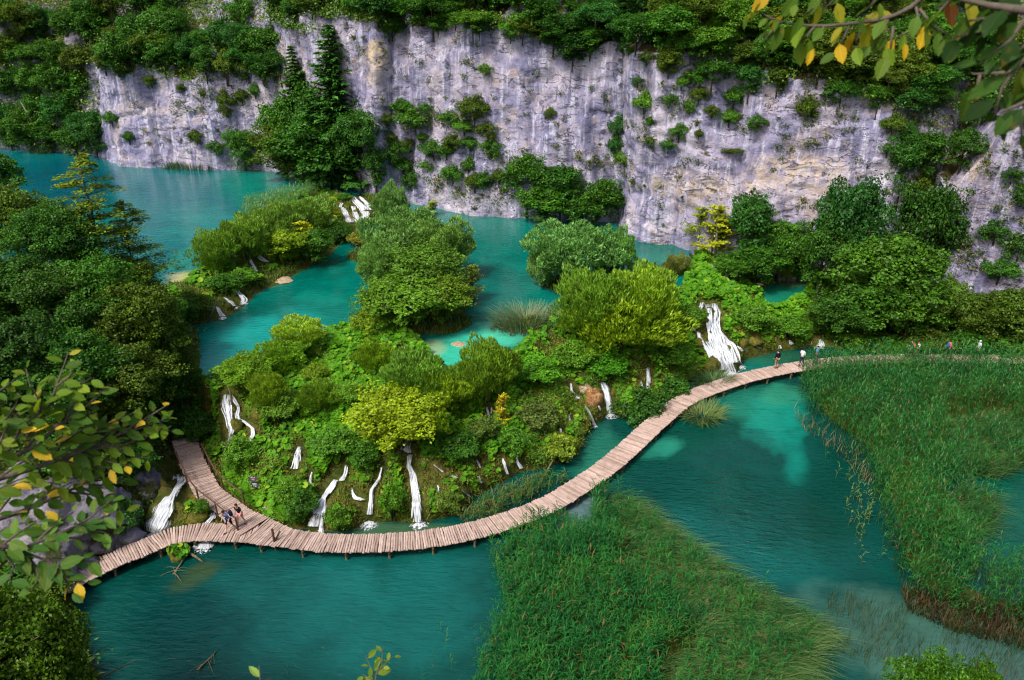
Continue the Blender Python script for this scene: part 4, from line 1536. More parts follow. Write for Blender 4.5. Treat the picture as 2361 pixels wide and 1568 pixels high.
def make_protos():
    # broadleaf trees
    for i, (rx, rz, cz, nlobe, lr, nf) in enumerate([(0.33, 0.38, 0.60, 46, 0.10, 9000), (0.40, 0.36, 0.60, 52, 0.105, 10000), (0.28, 0.42, 0.56, 44, 0.09, 8500), (0.45, 0.33, 0.62, 60, 0.10, 10500)]):
        V, F, r, c, l = lobes_crown(20 + i, int(nf * 1.35), int(nlobe * 2.2), rx, rz, cz, lr * 0.78, 0.024, 0.72, 'broad', low=0.14, gap=0.45)
        add_proto('broad%d' % i, V, F, r, trunk_mesh('trunk', c, np.random.default_rng(i), 0.7), M_LEAF)
    # near trees with small leaves
    for i, (rx, rz, cz, nlobe, lr) in enumerate([(0.42, 0.36, 0.60, 110, 0.075), (0.36, 0.42, 0.57, 110, 0.07)]):
        V, F, r, c, l = lobes_crown(40 + i, 26000, nlobe * 2, rx, rz, cz, lr * 0.8, 0.0165, 0.7, 'broad', low=0.12, gap=0.4)
        add_proto('fine%d' % i, V, F, r, trunk_mesh('trunk', c, np.random.default_rng(9 + i), 0.75, nl=14), M_LEAF)
    # round shrub reaching the ground
    for i in range(3):
        V, F, r, c, l = lobes_crown(50 + i, 5200, 60, 0.50, 0.42, 0.46, 0.12, 0.043, 0.8, 'broad', low=0.1, gap=0.25)
        add_proto('shrub%d' % i, V, F, r, trunk_mesh('stem', c, np.random.default_rng(19 + i), 0.5, 0.02, nl=5, multi=3), M_LEAF)
    # grey green willows: upright narrow leaves on rounded lobes
    for i in range(2):
        V, F, r, c, l = lobes_crown(60 + i, 17000, 75, 0.52, 0.40, 0.50, 0.105, 0.028, 0.95, 'willow', low=0.1, gap=0.15, elong=3.2)
        add_proto('willow%d' % i, V, F, r, trunk_mesh('trunk', c, np.random.default_rng(29 + i), 0.5, 0.02, nl=8, multi=4), M_WILLOW)
    # soft shrub willows: fans of fine twigs
    for i in range(3):
        V, F, r, c, l = lobes_crown(70 + i, 13000, 70, 0.56, 0.38, 0.50, 0.12, 0.034, 0.9, 'fan', low=0.08, gap=0.2, elong=3.6)
        add_proto('fan%d' % i, V, F, r, trunk_mesh('stem', c, np.random.default_rng(39 + i), 0.5, 0.012, nl=8, multi=5), M_WILLOW)
    # sparse layered sapling
    for i in range(2):
        rng = np.random.default_rng(80 + i)
        P, N, A = [], [], []
        ends = []
        for b in range(26):
            z = 0.12 + 0.84 * (b + rng.random()) / 26
            a = rng.random() * 6.28
            ln = 0.42 * (1 - z * 0.75) * rng.uniform(0.7, 1.2)
            e = np.array([math.cos(a) * ln, math.sin(a) * ln, z + ln * 0.35])
            ends.append(e)
            for q in range(60):
                t = rng.uniform(0.2, 1.05)
                p = np.array([0, 0, z]) * (1 - t) + e * t + rng.normal(size=3) * [0.035, 0.035, 0.012]
                P.append(p)
                N.append(np.array([0, 0, 1]) + rng.normal(size=3) * 0.45)
                A.append(np.array([math.cos(a), math.sin(a), 0]) + rng.normal(size=3) * 0.5)
        V, F, r = leaf_cloud(np.array(P), unit(np.array(N)), np.array(A), 0.05, 0.03, rng)
        add_proto('sapling%d' % i, V, F, r, trunk_mesh('stem', np.array(ends), rng, 0.95, 0.011, nl=20), M_LEAF)
    # spruces
    for i, (R, drop) in enumerate([(0.27, 0.10), (0.24, 0.14)]):
        rng = np.random.default_rng(90 + i)
        P, N, A, Ls = [], [], [], []
        mb = MB()
        mb.tube([(0, 0, -0.05), (0.004, 0, 0.5), (0, 0.004, 0.99)], [0.016, 0.01, 0.002], 6)
        z = 0.08
        while z < 0.99:
            nb = int(7 + 5 * (1 - z))
            rr = R * ((1 - z) ** 0.8 + 0.03) * rng.uniform(0.8, 1.15)
            for b in range(nb):
                a = 2 * math.pi * (b + rng.random()) / nb
                ln = rr * rng.uniform(0.6, 1.15)
                ca, sa = math.cos(a), math.sin(a)
                side = np.array([-sa, ca, 0])
                out = np.array([ca, sa, 0])
                mq = max(8, int(ln / R * 60))
                for q in range(mq):
                    t = rng.uniform(0.08, 1.0)
                    wid = 0.30 * ln * (1.1 - t) + 0.004
                    s = rng.uniform(-1, 1)
                    p = out * ln * t + side * s * wid + np.array([0, 0, z - drop * ln * 2.2 * t ** 1.5 + 0.12 * ln * (t > 0.8)])
                    P.append(p - np.array([0, 0, abs(s) * wid * 0.5]))
                    N.append(np.array([0, 0, 1]) + rng.normal(size=3) * 0.35 + side * s * 0.5)
                    A.append(out * 0.8 + side * s * 0.9 + np.array([0, 0, -0.35]))
                mb.tube([(0, 0, z), tuple(out * ln * 0.8 + np.array([0, 0, z - drop * ln * 1.4]))], [0.004, 0.001], 3, False)
            z += rng.uniform(0.018, 0.028) * (1.3 - 0.4 * z)
        V, F, r = leaf_cloud(np.array(P), unit(np.array(N)), np.array(A), 0.036, 0.017, rng)
        PROTO['spruce%d' % i] = (mesh_np('crown', V, F, M_NEEDLE, False, {'rnd': r}), mb.mesh('trunk', M_BARK, True))
    # tall loose hornbeam with flat sprays and sky between them
    rng = np.random.default_rng(97)
    P, N, A = [], [], []
    mb = MB()
    tr = [Vector((0.0, 0, -0.08)), Vector((0.02, 0, 0.3)), Vector((0.0, 0.02, 0.62)), Vector((-0.04, 0, 0.99))]
    mb.tube(tr, [0.014, 0.011, 0.007, 0.002], 7)
    for b in range(64):
        z = 0.14 + 0.84 * (b + rng.random()) / 64
        a = rng.random() * 6.28
        ln = (0.30 * (1 - z) ** 0.55 + 0.03) * rng.uniform(0.6, 1.15)
        ca, sa = math.cos(a), math.sin(a)
        out, side = np.array([ca, sa, 0]), np.array([-sa, ca, 0])
        base = np.array([-0.04 * max(0, z - 0.6) * 2.5, 0, z])
        for q in range(int(70 + 260 * ln)):
            t = rng.uniform(0.25, 1.05)
            s = rng.uniform(-1, 1)
            wid = 0.33 * ln * math.sin(min(t, 1) * 2.6) + 0.01
            P.append(base + out * ln * t + side * s * wid + np.array([0, 0, ln * 0.22 * t + rng.normal() * 0.006 - 0.03 * t * t]))
            N.append(np.array([0, 0, 1]) + rng.normal(size=3) * 0.3)
            A.append(out + side * s + rng.normal(size=3) * 0.3)
        mb.tube([tuple(base - [0, 0, 0.01]), tuple(base + out * ln * 0.9 + np.array([0, 0, ln * 0.15]))], [0.0045, 0.001], 4, False)
    V, F, r = leaf_cloud(np.array(P), unit(np.array(N)), np.array(A), 0.017, 0.011, rng)
    PROTO['tall0'] = (mesh_np('crown', V, F, M_LEAF, False, {'rnd': r}), mb.mesh('trunk', M_BARK, True))


make_protos()
NVAR = {'broad': 4, 'fine': 2, 'shrub': 3, 'willow': 2, 'fan': 3, 'sapling': 2, 'spruce': 2, 'tall': 1}
PW = {'broad': 0.80, 'fine': 0.84, 'shrub': 1.15, 'willow': 1.15, 'fan': 1.2, 'sapling': 0.8, 'spruce': 0.48, 'tall': 0.6}    # crown width for height 1
NAMES = {'broad': ('broadleaf_tree', 'tree'), 'fine': ('broadleaf_tree', 'tree'), 'shrub': ('shrub', 'shrub'), 'willow': ('willow_tree', 'tree'), 'fan': ('willow_shrub', 'shrub'),
         'sapling': ('sapling', 'sapling'), 'spruce': ('conifer', 'tree'), 'tall': ('hornbeam_tree', 'tree')}
TREES = []
USED = set()


def tree(kind, u, vb, vt, wpx, color, label, group=None, var=None, base=None, sink=0.0, tilt=0.0):
    """a plant whose base is seen at (u, vb), whose top reaches the row vt, and whose crown is wpx wide"""
    p = hit(u, vb)[0] if base is None else at_z(u, vb, base)
    s = px_m(p)
    ztop = z_on(u, vt, p.y)
    h = max(ztop - p.z, 0.35)
    w = wpx / s / PW[kind]
    v = random.randrange(NVAR[kind]) if var is None else var
    f = 1.7 if kind in ('fan', 'willow') else (1.0 if color[0] > 0.25 else 1.5)
    color = (color[0] * f * 0.85, color[1] * f * 1.08, color[2] * f * 0.55)
    if kind in ('fan', 'shrub', 'willow'):
        wpx *= 1.14
    crown, trunk = PROTO['%s%d' % (kind, v)]
    name, cat = NAMES[kind]
    root = link(name, None, None, (p.x, p.y, p.z - sink), (tilt, 0, random.uniform(0, 6.28)))
    root.empty_display_size = 0.3
    tag(root, label, cat, group)
    if label in USED:
        print('DUPLICATE LABEL', label)
    USED.add(label)
    c = link('crown', crown, root, scale=(w, w, h), color=color)
    link('trunk' if trunk.name.startswith('trunk') else 'stem', trunk, root, scale=((w + h) / 2 if kind not in ('broad', 'fine', 'tall') else h, (w + h) / 2 if kind not in ('broad', 'fine', 'tall') else h, h))
    TREES.append((p, w * PW[kind] / 2))
    return root


DG = (0.030, 0.082, 0.013)     # dark green
MG = (0.042, 0.105, 0.016)     # mid green
LG = (0.075, 0.155, 0.02)      # light green
YG = (0.145, 0.19, 0.018)      # yellow green
BG = (0.028, 0.088, 0.024)     # bluish green
YE = (0.46, 0.36, 0.025)       # yellow
GG = (0.105, 0.175, 0.07)      # grey green willow
OL = (0.06, 0.085, 0.012)      # olive
TONE = [(DG, 'dark green'), (MG, 'mid green'), (BG, 'bluish green'), (OL, 'olive green'), (LG, 'light green')]
ORD = ['first', 'second', 'third', 'fourth', 'fifth', 'sixth', 'seventh', 'eighth', 'ninth', 'tenth', 'eleventh', 'twelfth', 'thirteenth', 'fourteenth', 'fifteenth', 'sixteenth', 'seventeenth', 'eighteenth', 'nineteenth', 'twentieth']


def jit(c, a=0.18):
    k = random.uniform(1 - a, 1 + a)
    return (c[0] * k * random.uniform(0.9, 1.1), c[1] * k, c[2] * k * random.uniform(0.85, 1.15))


# --- single trees and shrubs that stand out
T = tree
T('spruce', 790, 425, 48, 215, (0.028, 0.085, 0.018), 'tall dark spruce towering over the cliff foot, taller of the two', 'conifers below the cliff', 0)
T('spruce', 704, 405, 98, 150, (0.035, 0.085, 0.014), 'slimmer spruce with open branches left of the taller one', 'conifers below the cliff', 1)
T('broad', 662, 418, 215, 120, MG, 'leafy tree at the left foot of the two spruces', None, 2)
T('broad', 765, 440, 270, 210, (0.03, 0.085, 0.015), 'dense dark tree at the feet of the two spruces', None, 1)
T('broad', 815, 436, 270, 110, (0.022, 0.062, 0.012), 'darkest tree right of the tall spruce foot', None, 0)
T('broad', 690, 425, 275, 150, OL, 'olive tree overhanging the upper lake below the slimmer spruce', None, 3)
T('broad', 735, 425, 200, 120, DG, 'dark leafy crown between the two spruces', None, 0)
T('broad', 835, 435, 240, 110, (0.028, 0.08, 0.015), 'leafy crown filling the right side of the tall spruce', None, 3)
T('broad', 690, 420, 225, 100, MG, 'leafy crown filling the left side of the slimmer spruce', None, 2)
T('broad', 868, 447, 340, 70, DG, 'dark tree leaning over the gully right of the spruces', None, 2)
T('fine', 568, 400, 296, 84, (0.045, 0.115, 0.022), 'cone shaped bright green tree standing alone at the cliff foot by the upper lake', None, 1)
T('tall', 252, 690, 352, 250, (0.11, 0.13, 0.012), 'tall loose tree with golden tips rising before the upper lake', None, 0)
T('tall', 330, 700, 455, 200, (0.09, 0.12, 0.012), 'lower loose tree with golden tips right of the tallest one', None, 0)
# left bank wood
LB = [
    ('broad', 25, 520, 352, 130, DG, 'dark tree at the left edge with its top against the upper lake'),
    ('fine', 60, 640, 430, 200, OL, 'wide olive tree at the left edge below the topmost one'),
    ('fine', 150, 660, 470, 190, DG, 'dark round tree left of the tall golden tipped one'),
    ('broad', 205, 700, 515, 110, BG, 'bluish thin tree with lake glints behind it'),
    ('broad', 250, 760, 590, 150, MG, 'mid green tree under the tall golden tipped one'),
    ('broad', 320, 740, 600, 140, OL, 'olive tree beside the brown shallow at the bank'),
    ('fine', 40, 800, 590, 230, DG, 'big dark tree at the left edge, half way down'),
    ('fine', 150, 820, 610, 210, (0.03, 0.066, 0.012), 'dense dark green crown in the middle of the left wood'),
    ('fine', 235, 850, 660, 190, DG, 'dark crown right of the middle of the left wood'),
    ('fine', 310, 850, 650, 200, OL, 'olive crown in the right half of the left wood'),
    ('fine', 400, 790, 690, 90, MG, 'mid green tree at the bank corner of the middle lake'),
    ('fine', 375, 905, 695, 190, (0.065, 0.095, 0.013), 'broad olive tree overhanging the middle lake'),
    ('fine', 420, 935, 770, 100, OL, 'olive tree leaning over the outlet of the middle lake'),
    ('fine', 60, 960, 730, 240, (0.024, 0.056, 0.012), 'deep green tree at the left edge above the foreground twigs'),
    ('fine', 190, 990, 760, 230, DG, 'deep green tree just above the foreground twigs'),
    ('fine', 300, 1000, 790, 210, OL, 'olive tree right of the foreground twigs'),
    ('fine', 380, 990, 830, 150, DG, 'dark tree above the grey crag and torrent'),
    ('broad', 455, 905, 845, 50, MG, 'small mid green tree beside the forked waterfall'),
    ('shrub', 440, 1010, 935, 90, MG, 'loose green bush hanging over the end of the spur'),
    ('shrub', 480, 1015, 955, 70, DG, 'dark bush left of the forked waterfall foot'),
    ('shrub', 300, 1100, 1030, 110, DG, 'dark bush on top of the grey crag'),
    ('shrub', 230, 1090, 1010, 120, OL, 'olive bush behind the middle of the foreground twigs'),
    ('shrub', 150, 1080, 990, 140, DG, 'dark bush behind the left foreground twigs'),
    ('shrub', 280, 1225, 1150, 100, DG, 'dark bush at the foot of the grey crag'),
    ('shrub', 225, 1200, 1130, 90, MG, 'mid green bush among the lower crags'),
    ('shrub', 40, 1390, 1310, 130, MG, 'green bush above the bottom left tree, at the edge'),
    ('shrub', 110, 1400, 1330, 120, OL, 'olive bush at the hidden end of the left boardwalk branch'),
]
for a in LB:
    T(*a[:5], jit(a[5], 0.08), a[6], 'trees and bushes of the left bank')
# bottom left tree stands high, close below the viewer
T('fine', 45, 1790, 1375, 350, (0.062, 0.105, 0.010), 'large yellow green tree filling the bottom left corner', None, 0)
T('fine', 190, 1830, 1440, 230, (0.070, 0.110, 0.010), 'yellow green tree right of the corner one, over the water', None, 1)
T('fine', -60, 1700, 1330, 240, (0.04, 0.08, 0.010), 'darker tree cut by the left edge above the corner one', None, 1)
T('fine', 2100, 1800, 1528, 190, (0.05, 0.12, 0.012), 'small bright tree top poking in at the bottom right', None, 0)
T('fine', 2185, 1810, 1525, 100, (0.05, 0.11, 0.012), 'second tree top at the bottom right, the narrower one', None, 1)

# islands of the middle lake
ISLG = 'willows on the islands of the middle lake'
T('willow', 905, 545, 425, 90, GG, 'small grey willow right of the white veil falls', ISLG, 0)
T('willow', 945, 640, 478, 190, GG, 'tall silvery willow crowning the big island', ISLG, 1)
T('willow', 1015, 650, 505, 150, (0.12, 0.185, 0.06), 'silvery willow on the right side of the big island', ISLG, 0)
T('willow', 890, 690, 560, 130, (0.10, 0.17, 0.06), 'silvery willow on the left side of the big island', ISLG, 0)
T('broad', 985, 705, 570, 170, (0.07, 0.125, 0.02), 'olive green leafy tree in the middle of the big island', None, 1)
T('broad', 940, 765, 640, 180, (0.085, 0.15, 0.018), 'light green leafy tree at the front of the big island', None, 3)
T('broad', 1040, 750, 640, 130, (0.09, 0.125, 0.014), 'olive yellow tree overhanging the water at the right of the big island', None, 0)
T('sapling', 1090, 700, 610, 70, (0.30, 0.28, 0.03), 'sapling with yellow leaf tips reaching over the water from the big island', None, 0)
T('sapling', 1028, 650, 590, 50, YE, 'golden sprig on the right flank of the big island', None, 1)
T('shrub', 900, 760, 715, 80, LG, 'round bright bush at the left foot of the big island', None)
T('shrub', 850, 765, 710, 80, YG, 'yellow green bush at the neck of land left of the big island', None, 0)
T('shrub', 830, 635, 612, 56, LG, 'small light green tuft floating off the big island left side', None, 1)
T('shrub', 830, 570, 528, 60, (0.17, 0.14, 0.03), 'brownish orange bush left of the big island', None, 2)
T('sapling', 1000, 520, 462, 60, (0.20, 0.22, 0.02), 'thin yellowish sapling behind the top of the big island', None, 0)
T('sapling', 940, 505, 480, 40, YE, 'yellow sprig between the two upper willows', None, 1)
T('willow', 1320, 660, 510, 200, (0.095, 0.18, 0.075), 'wide silvery willow standing alone before the grey cliff', ISLG, 1)
T('willow', 1410, 650, 530, 120, (0.09, 0.18, 0.06), 'right half companion of the lone silvery willow', ISLG, 0)
T('willow', 1250, 665, 570, 80, (0.12, 0.19, 0.09), 'pale low willow at the left edge of the lone willow island', ISLG, 0)
T('fan', 1370, 780, 625, 180, (0.10, 0.165, 0.022), 'big soft green shrub willow above the reed islet', 'soft shrub willows', 0)
T('fan', 1470, 770, 615, 190, (0.14, 0.20, 0.018), 'big soft yellow green shrub willow left of the broad cascade', 'soft shrub willows', 1)
T('fan', 1430, 810, 675, 240, (0.165, 0.205, 0.014), 'rounded yellowish shrub willow, front one of the big trio', 'soft shrub willows', 2)
T('fan', 1500, 665, 610, 90, (0.09, 0.15, 0.05), 'small grey green shrub behind the big soft shrubs', None, 0)
T('fan', 1557, 640, 585, 60, (0.14, 0.13, 0.05), 'brownish loose bush between two water channels', None, 1)
T('fan', 690, 800, 738, 130, (0.20, 0.26, 0.03), 'airy yellow green shrub at the rim against turquoise water', 'soft shrub willows', 1)
T('fan', 655, 855, 790, 120, (0.12, 0.20, 0.02), 'soft green shrub at the rim left of the airy one', 'soft shrub willows', 2)
T('broad', 570, 905, 820, 110, (0.10, 0.17, 0.014), 'round yellow green tree at the left of the barrier top', None, 3)
T('fan', 625, 940, 860, 90, (0.14, 0.19, 0.018), 'yellow green shrub below the round barrier tree', 'soft shrub willows', 0)
T('shrub', 515, 880, 848, 50, DG, 'small dark bush at the lip of the forked waterfall', None)
T('fan', 960, 935, 815, 170, (0.095, 0.165, 0.03), 'soft green shrub beside the middle lake outlet', 'soft shrub willows', 1)
T('fan', 1020, 955, 860, 130, (0.15, 0.20, 0.015), 'yellow green shrub right of the soft outlet shrub', 'soft shrub willows', 2)
T('fan', 1130, 920, 790, 150, (0.11, 0.165, 0.02), 'tall soft shrub beside the turquoise shallows', 'soft shrub willows', 0)
T('broad', 930, 1040, 905, 190, (0.19, 0.215, 0.012), 'bright yellow green tree in the middle of the barrier above the tallest column', None, 1)
T('fan', 985, 1020, 920, 110, (0.13, 0.19, 0.015), 'yellow green shrub right of the bright middle tree', 'soft shrub willows', 1)
T('fan', 865, 860, 790, 100, (0.13, 0.19, 0.015), 'small yellow green shrub on top of the barrier, left of the outlet', 'soft shrub willows', 2)
T('shrub', 730, 880, 835, 60, YG, 'yellow green bush in the butterbur below the airy shrub', None, 0)
T('shrub', 650, 965, 915, 90, (0.09, 0.15, 0.02), 'light bush over the short bright fall', None, 1)
T('sapling', 1160, 985, 908, 50, (0.62, 0.42, 0.03), 'golden yellow sapling standing alone on the barrier', None, 0)
T('shrub', 1475, 985, 895, 120, (0.032, 0.085, 0.018), 'round dark bush by the boardwalk right of the tall single waterfall', None, 0)
T('shrub', 1545, 925, 865, 90, (0.04, 0.10, 0.02), 'second dark bush beside the boardwalk bend', None, 1)
T('shrub', 1115, 1005, 960, 70, (0.08, 0.11, 0.03), 'brown green brush under the thin double fall', None, 2)
T('shrub', 1240, 980, 925, 100, (0.09, 0.11, 0.04), 'dull green brush on the slope left of the ochre rock', None, 0)
T('shrub', 1290, 1060, 1000, 90, (0.16, 0.19, 0.03), 'golden green brush on the grassy point at the water', None, 1)
for a in [('shrub', 785, 1222, 1165, 66, LG, 'round leafy bush between the stepped cascade and the spreading fan'), ('shrub', 905, 1195, 1115, 60, LG, 'tall leafy bush between the spreading fan and the tallest column'), ('shrub', 700, 1190, 1130, 80, MG, 'leafy bush left of the stepped cascade'),
          ('shrub', 665, 1165, 1110, 70, LG, 'leafy bush below the information board'), ('shrub', 560, 1070, 1010, 90, (0.09, 0.17, 0.02), 'leafy bush below the forked waterfall'), ('shrub', 770, 1050, 990, 100, LG, 'bright bush right of the short bright fall'),
          ('shrub', 840, 1080, 1025, 80, MG, 'leafy bush above the spreading fan'), ('fan', 740, 950, 885, 110, (0.10, 0.17, 0.02), 'soft bush in the middle of the butterbur carpet'), ('shrub', 820, 930, 880, 80, (0.10, 0.18, 0.02), 'light bush in the butterbur left of the outlet shrubs'),
          ('shrub', 1060, 1060, 1000, 100, MG, 'dark leafy bush right of the bright middle tree'), ('shrub', 1180, 1040, 985, 80, LG, 'leafy bush below the golden sapling'), ('shrub', 1230, 880, 825, 110, (0.07, 0.17, 0.015), 'wide bright bush under the reed islet'),
          ('shrub', 1320, 850, 790, 100, LG, 'bright leafy bush below the big yellowish shrub'), ('shrub', 1400, 870, 815, 100, (0.06, 0.16, 0.015), 'bright leafy bush above the tall single waterfall'), ('shrub', 1540, 850, 785, 110, LG, 'leafy bush left of the broad cascade'),
          ('shrub', 1030, 1180, 1130, 60, (0.11, 0.14, 0.03), 'golden mossy bush right of the tallest column'), ('shrub', 1590, 760, 700, 70, LG, 'leafy bush at the left shoulder of the broad cascade'), ('shrub', 1730, 760, 700, 90, LG, 'bright bush right of the broad cascade'),
          ('shrub', 1820, 780, 725, 90, LG, 'bright bush at the right end of the butterbur slope'), ('shrub', 470, 1190, 1150, 36, LG, 'small bright plant on the moss beside the spur')]:
    T(*a[:5], jit(a[5], 0.1), a[6], 'leafy bushes on the lower barrier')
# upper barrier bushes
UPG = 'bushes on the upper barrier'
T('fan', 510, 625, 530, 110, (0.10, 0.16, 0.025), 'soft round bush at the left end of the upper barrier', UPG, 0)
T('fan', 570, 600, 495, 120, (0.11, 0.17, 0.03), 'soft round bush beside the left end one', UPG, 1)
T('fan', 640, 570, 470, 130, (0.12, 0.18, 0.045), 'tall soft bush in the middle of the upper barrier', UPG, 2)
T('fan', 710, 540, 455, 130, (0.11, 0.17, 0.04), 'soft bush behind the yellow leaved one', UPG, 0)
T('broad', 670, 612, 530, 110, (0.16, 0.20, 0.015), 'yellow green tree with yellow leaved sprays above the twin runnels', UPG, 2)
T('sapling', 705, 590, 508, 90, (0.52, 0.44, 0.02), 'yellow leaved sapling on the upper barrier, lit and layered', UPG, 1)
T('broad', 730, 615, 530, 90, MG, 'green tree at the waterside right of the yellow leaved sapling', UPG, 0)
T('shrub', 780, 560, 510, 70, DG, 'dark bush left below the veil falls', UPG, 1)
T('sapling', 765, 510, 455, 60, YE, 'bright yellow sapling left of the veil falls', UPG, 0)
T('shrub', 795, 462, 446, 36, MG, 'green bush at the head of the veil falls', UPG, 2)
T('shrub', 755, 452, 440, 40, MG, 'little dark bush behind the veil falls', UPG, 0)
T('shrub', 560, 660, 618, 80, LG, 'bright leafy clump above the upper barrier falls', UPG, 1)
T('shrub', 450, 735, 670, 90, OL, 'olive bush on the bank by the lone little fall', UPG, 2)
T('shrub', 420, 740, 680, 70, MG, 'mid green bush against the left bank shore', UPG, 0)
T('shrub', 520, 670, 630, 80, MG, 'mid green bush beside the brown shallow', UPG, 2)
# right hand woods
RG = 'trees at the foot of the right cliff'
for a in [('broad', 1715, 635, 440, 130, BG, 'bluish tree beside the pale yellow one below the cliff'), ('sapling', 1640, 600, 470, 130, (0.40, 0.38, 0.03), 'pale yellow tree leaning before the grey cliff'),
          ('sapling', 1610, 560, 475, 80, (0.36, 0.36, 0.03), 'upper spray of the pale yellow leaning tree'),
          ('broad', 1790, 640, 500, 110, MG, 'mid green tree right of the bluish one'), ('broad', 1740, 655, 560, 120, DG, 'dark low tree over the white rapids'),
          ('broad', 1930, 690, 410, 150, (0.024, 0.075, 0.025), 'tall dark tree with a pointed top before the right cliff'), ('broad', 1880, 700, 500, 120, DG, 'dark tree left of the pointed one'),
          ('broad', 2100, 690, 420, 130, (0.022, 0.065, 0.012), 'dark tree in the cleft beside the pale right buttress'), ('broad', 2020, 735, 530, 210, (0.05, 0.105, 0.014), 'largest olive green tree at the right, wide and domed'),
          ('broad', 1990, 790, 640, 180, (0.042, 0.095, 0.014), 'leafy tree below the largest domed one'), ('broad', 2080, 800, 640, 150, (0.055, 0.105, 0.014), 'olive tree above the hikers'),
          ('broad', 1930, 790, 680, 120, DG, 'dark tree at the end of the butterbur slope'), ('broad', 2165, 790, 640, 80, (0.09, 0.13, 0.03), 'thin pale tree in front of the right buttress'),
          ('broad', 2250, 800, 680, 120, OL, 'olive tree near the right edge under the buttress'), ('broad', 2330, 810, 660, 150, (0.05, 0.085, 0.012), 'olive tree at the right edge behind the path'),
          ('broad', 2065, 470, 290, 80, DG, 'dark tree in the gully at its left side, upper'), ('broad', 2085, 570, 380, 90, OL, 'dark tree in the gully at its left side, middle'), ('broad', 2125, 640, 470, 80, DG, 'dark tree in the gully at its foot'),
          ('shrub', 2130, 812, 755, 110, OL, 'olive bush behind the hikers'), ('shrub', 2220, 815, 760, 110, DG, 'dark bush behind the path near the right edge'), ('shrub', 2310, 818, 765, 120, MG, 'mid green bush behind the path at the right edge'),
          ('shrub', 2040, 812, 768, 90, MG, 'mid green bush behind the two front hikers on the path'), ('shrub', 1960, 800, 760, 70, LG, 'light green bush left of the path bushes'),
          ('shrub', 1850, 655, 600, 60, MG, 'small mid green bush behind the brown pool'), ('shrub', 1812, 650, 600, 34, (0.30, 0.33, 0.03), 'yellow sapling like bush by the brown pool'), ('broad', 1690, 650, 590, 80, MG, 'small round tree left of the rapids'),
          ('broad', 1660, 590, 505, 60, DG, 'dark tree behind the pale yellow one'), ('broad', 1840, 640, 540, 80, OL, 'olive tree behind the brown pool'),
          ('shrub', 2185, 700, 640, 60, OL, 'olive bush at the foot of the pale buttress'), ('shrub', 2300, 650, 590, 80, MG, 'mid green bush on the right flank of the pale buttress'), ('shrub', 2345, 600, 530, 70, DG, 'dark bush at the right edge on the buttress')]:
    T(*a[:5], jit(a[5], 0.08), a[6], RG)
# shrubs clinging to the cliff
CG = 'shrubs clinging to the cliff'
for a in [('shrub', 1095, 278, 210, 84, OL, 'wide bush on the ledge high on the middle cliff'), ('shrub', 960, 300, 240, 90, MG, 'bush on the middle cliff right of the tall spruce'), ('shrub', 1000, 360, 315, 70, MG, 'bush on the lower ledge under the middle cliff bush'),
          ('shrub', 1050, 340, 300, 60, OL, 'olive bush in the brown ledge grass'), ('shrub', 915, 370, 315, 70, DG, 'dark bush at the gully beside the spruces'), ('shrub', 950, 430, 380, 50, DG, 'narrow dark bush low on the middle cliff'),
          ('shrub', 1080, 395, 355, 40, MG, 'small bush beside the lower crack of the middle cliff'), ('shrub', 1115, 430, 385, 50, MG, 'small bush below the other one near the crack'), ('shrub', 1120, 165, 140, 40, LG, 'light tuft high on the bare middle cliff'),
          ('broad', 1215, 480, 340, 110, MG, 'leafy tree at the cliff foot before the inner corner, leftmost of three'), ('broad', 1290, 510, 370, 130, DG, 'leafy tree at the cliff foot, middle of three'), ('broad', 1375, 520, 400, 110, (0.04, 0.095, 0.014), 'leafy tree at the cliff foot, rightmost of three'),
          ('broad', 1260, 525, 420, 130, (0.045, 0.105, 0.014), 'low front tree overhanging the water before the inner corner'), ('broad', 1340, 530, 430, 120, DG, 'second low front tree beside the inner corner'),
          ('shrub', 1485, 260, 200, 60, LG, 'bright bush at the top left of the right cliff'), ('shrub', 1425, 320, 255, 50, BG, 'bluish bush in the inner corner of the cliffs'), ('shrub', 1420, 360, 300, 44, BG, 'lower bluish bush in the inner corner'),
          ('shrub', 1440, 375, 340, 50, LG, 'light green bush hanging at the edge of the right cliff'), ('shrub', 1565, 318, 275, 46, MG, 'round bush alone on the upper right cliff'), ('shrub', 1860, 270, 215, 60, OL, 'olive bush under the rim of the right cliff'),
          ('shrub', 1690, 345, 335, 50, OL, 'flat brown tuft in the middle of the right cliff'), ('shrub', 2055, 310, 250, 60, OL, 'olive bush on the rim above the right hollow'), ('shrub', 2045, 350, 320, 36, MG, 'small bush in the right hollow of the cliff'),
          ('shrub', 260, 285, 250, 50, MG, 'small bush on the lit face of the left cliff'), ('shrub', 525, 265, 200, 50, OL, 'brownish bush on the left cliff right of its middle'), ('shrub', 285, 170, 140, 50, OL, 'tuft at the top corner of the left cliff'),
          ('broad', 2120, 420, 290, 110, DG, 'tree in the gully between the right cliffs, upper one'), ('broad', 2105, 500, 400, 80, OL, 'tree in the gully between the right cliffs, lower one'), ('broad', 2210, 400, 290, 90, DG, 'tree clinging left of the pale pinnacle'),
          ('shrub', 2175, 520, 490, 30, LG, 'light tuft on the face of the pale buttress'), ('shrub', 1270, 270, 240, 30, OL, 'tuft in the middle of the bare cliff'), ('shrub', 1600, 190, 150, 60, MG, 'bush under the rim left of the right cliff middle'),
          ('shrub', 1515, 100, 60, 60, MG, 'bush at the rim between the two big cliffs'), ('broad', 1320, 150, 60, 110, (0.018, 0.055, 0.010), 'dark tree drooping over the rim of the middle cliff'), ('shrub', 1690, 240, 190, 60, MG, 'bush drooping at the rim of the right cliff')]:
    T(*a[:5], jit(a[5], 0.08), a[6], CG, sink=0.3)


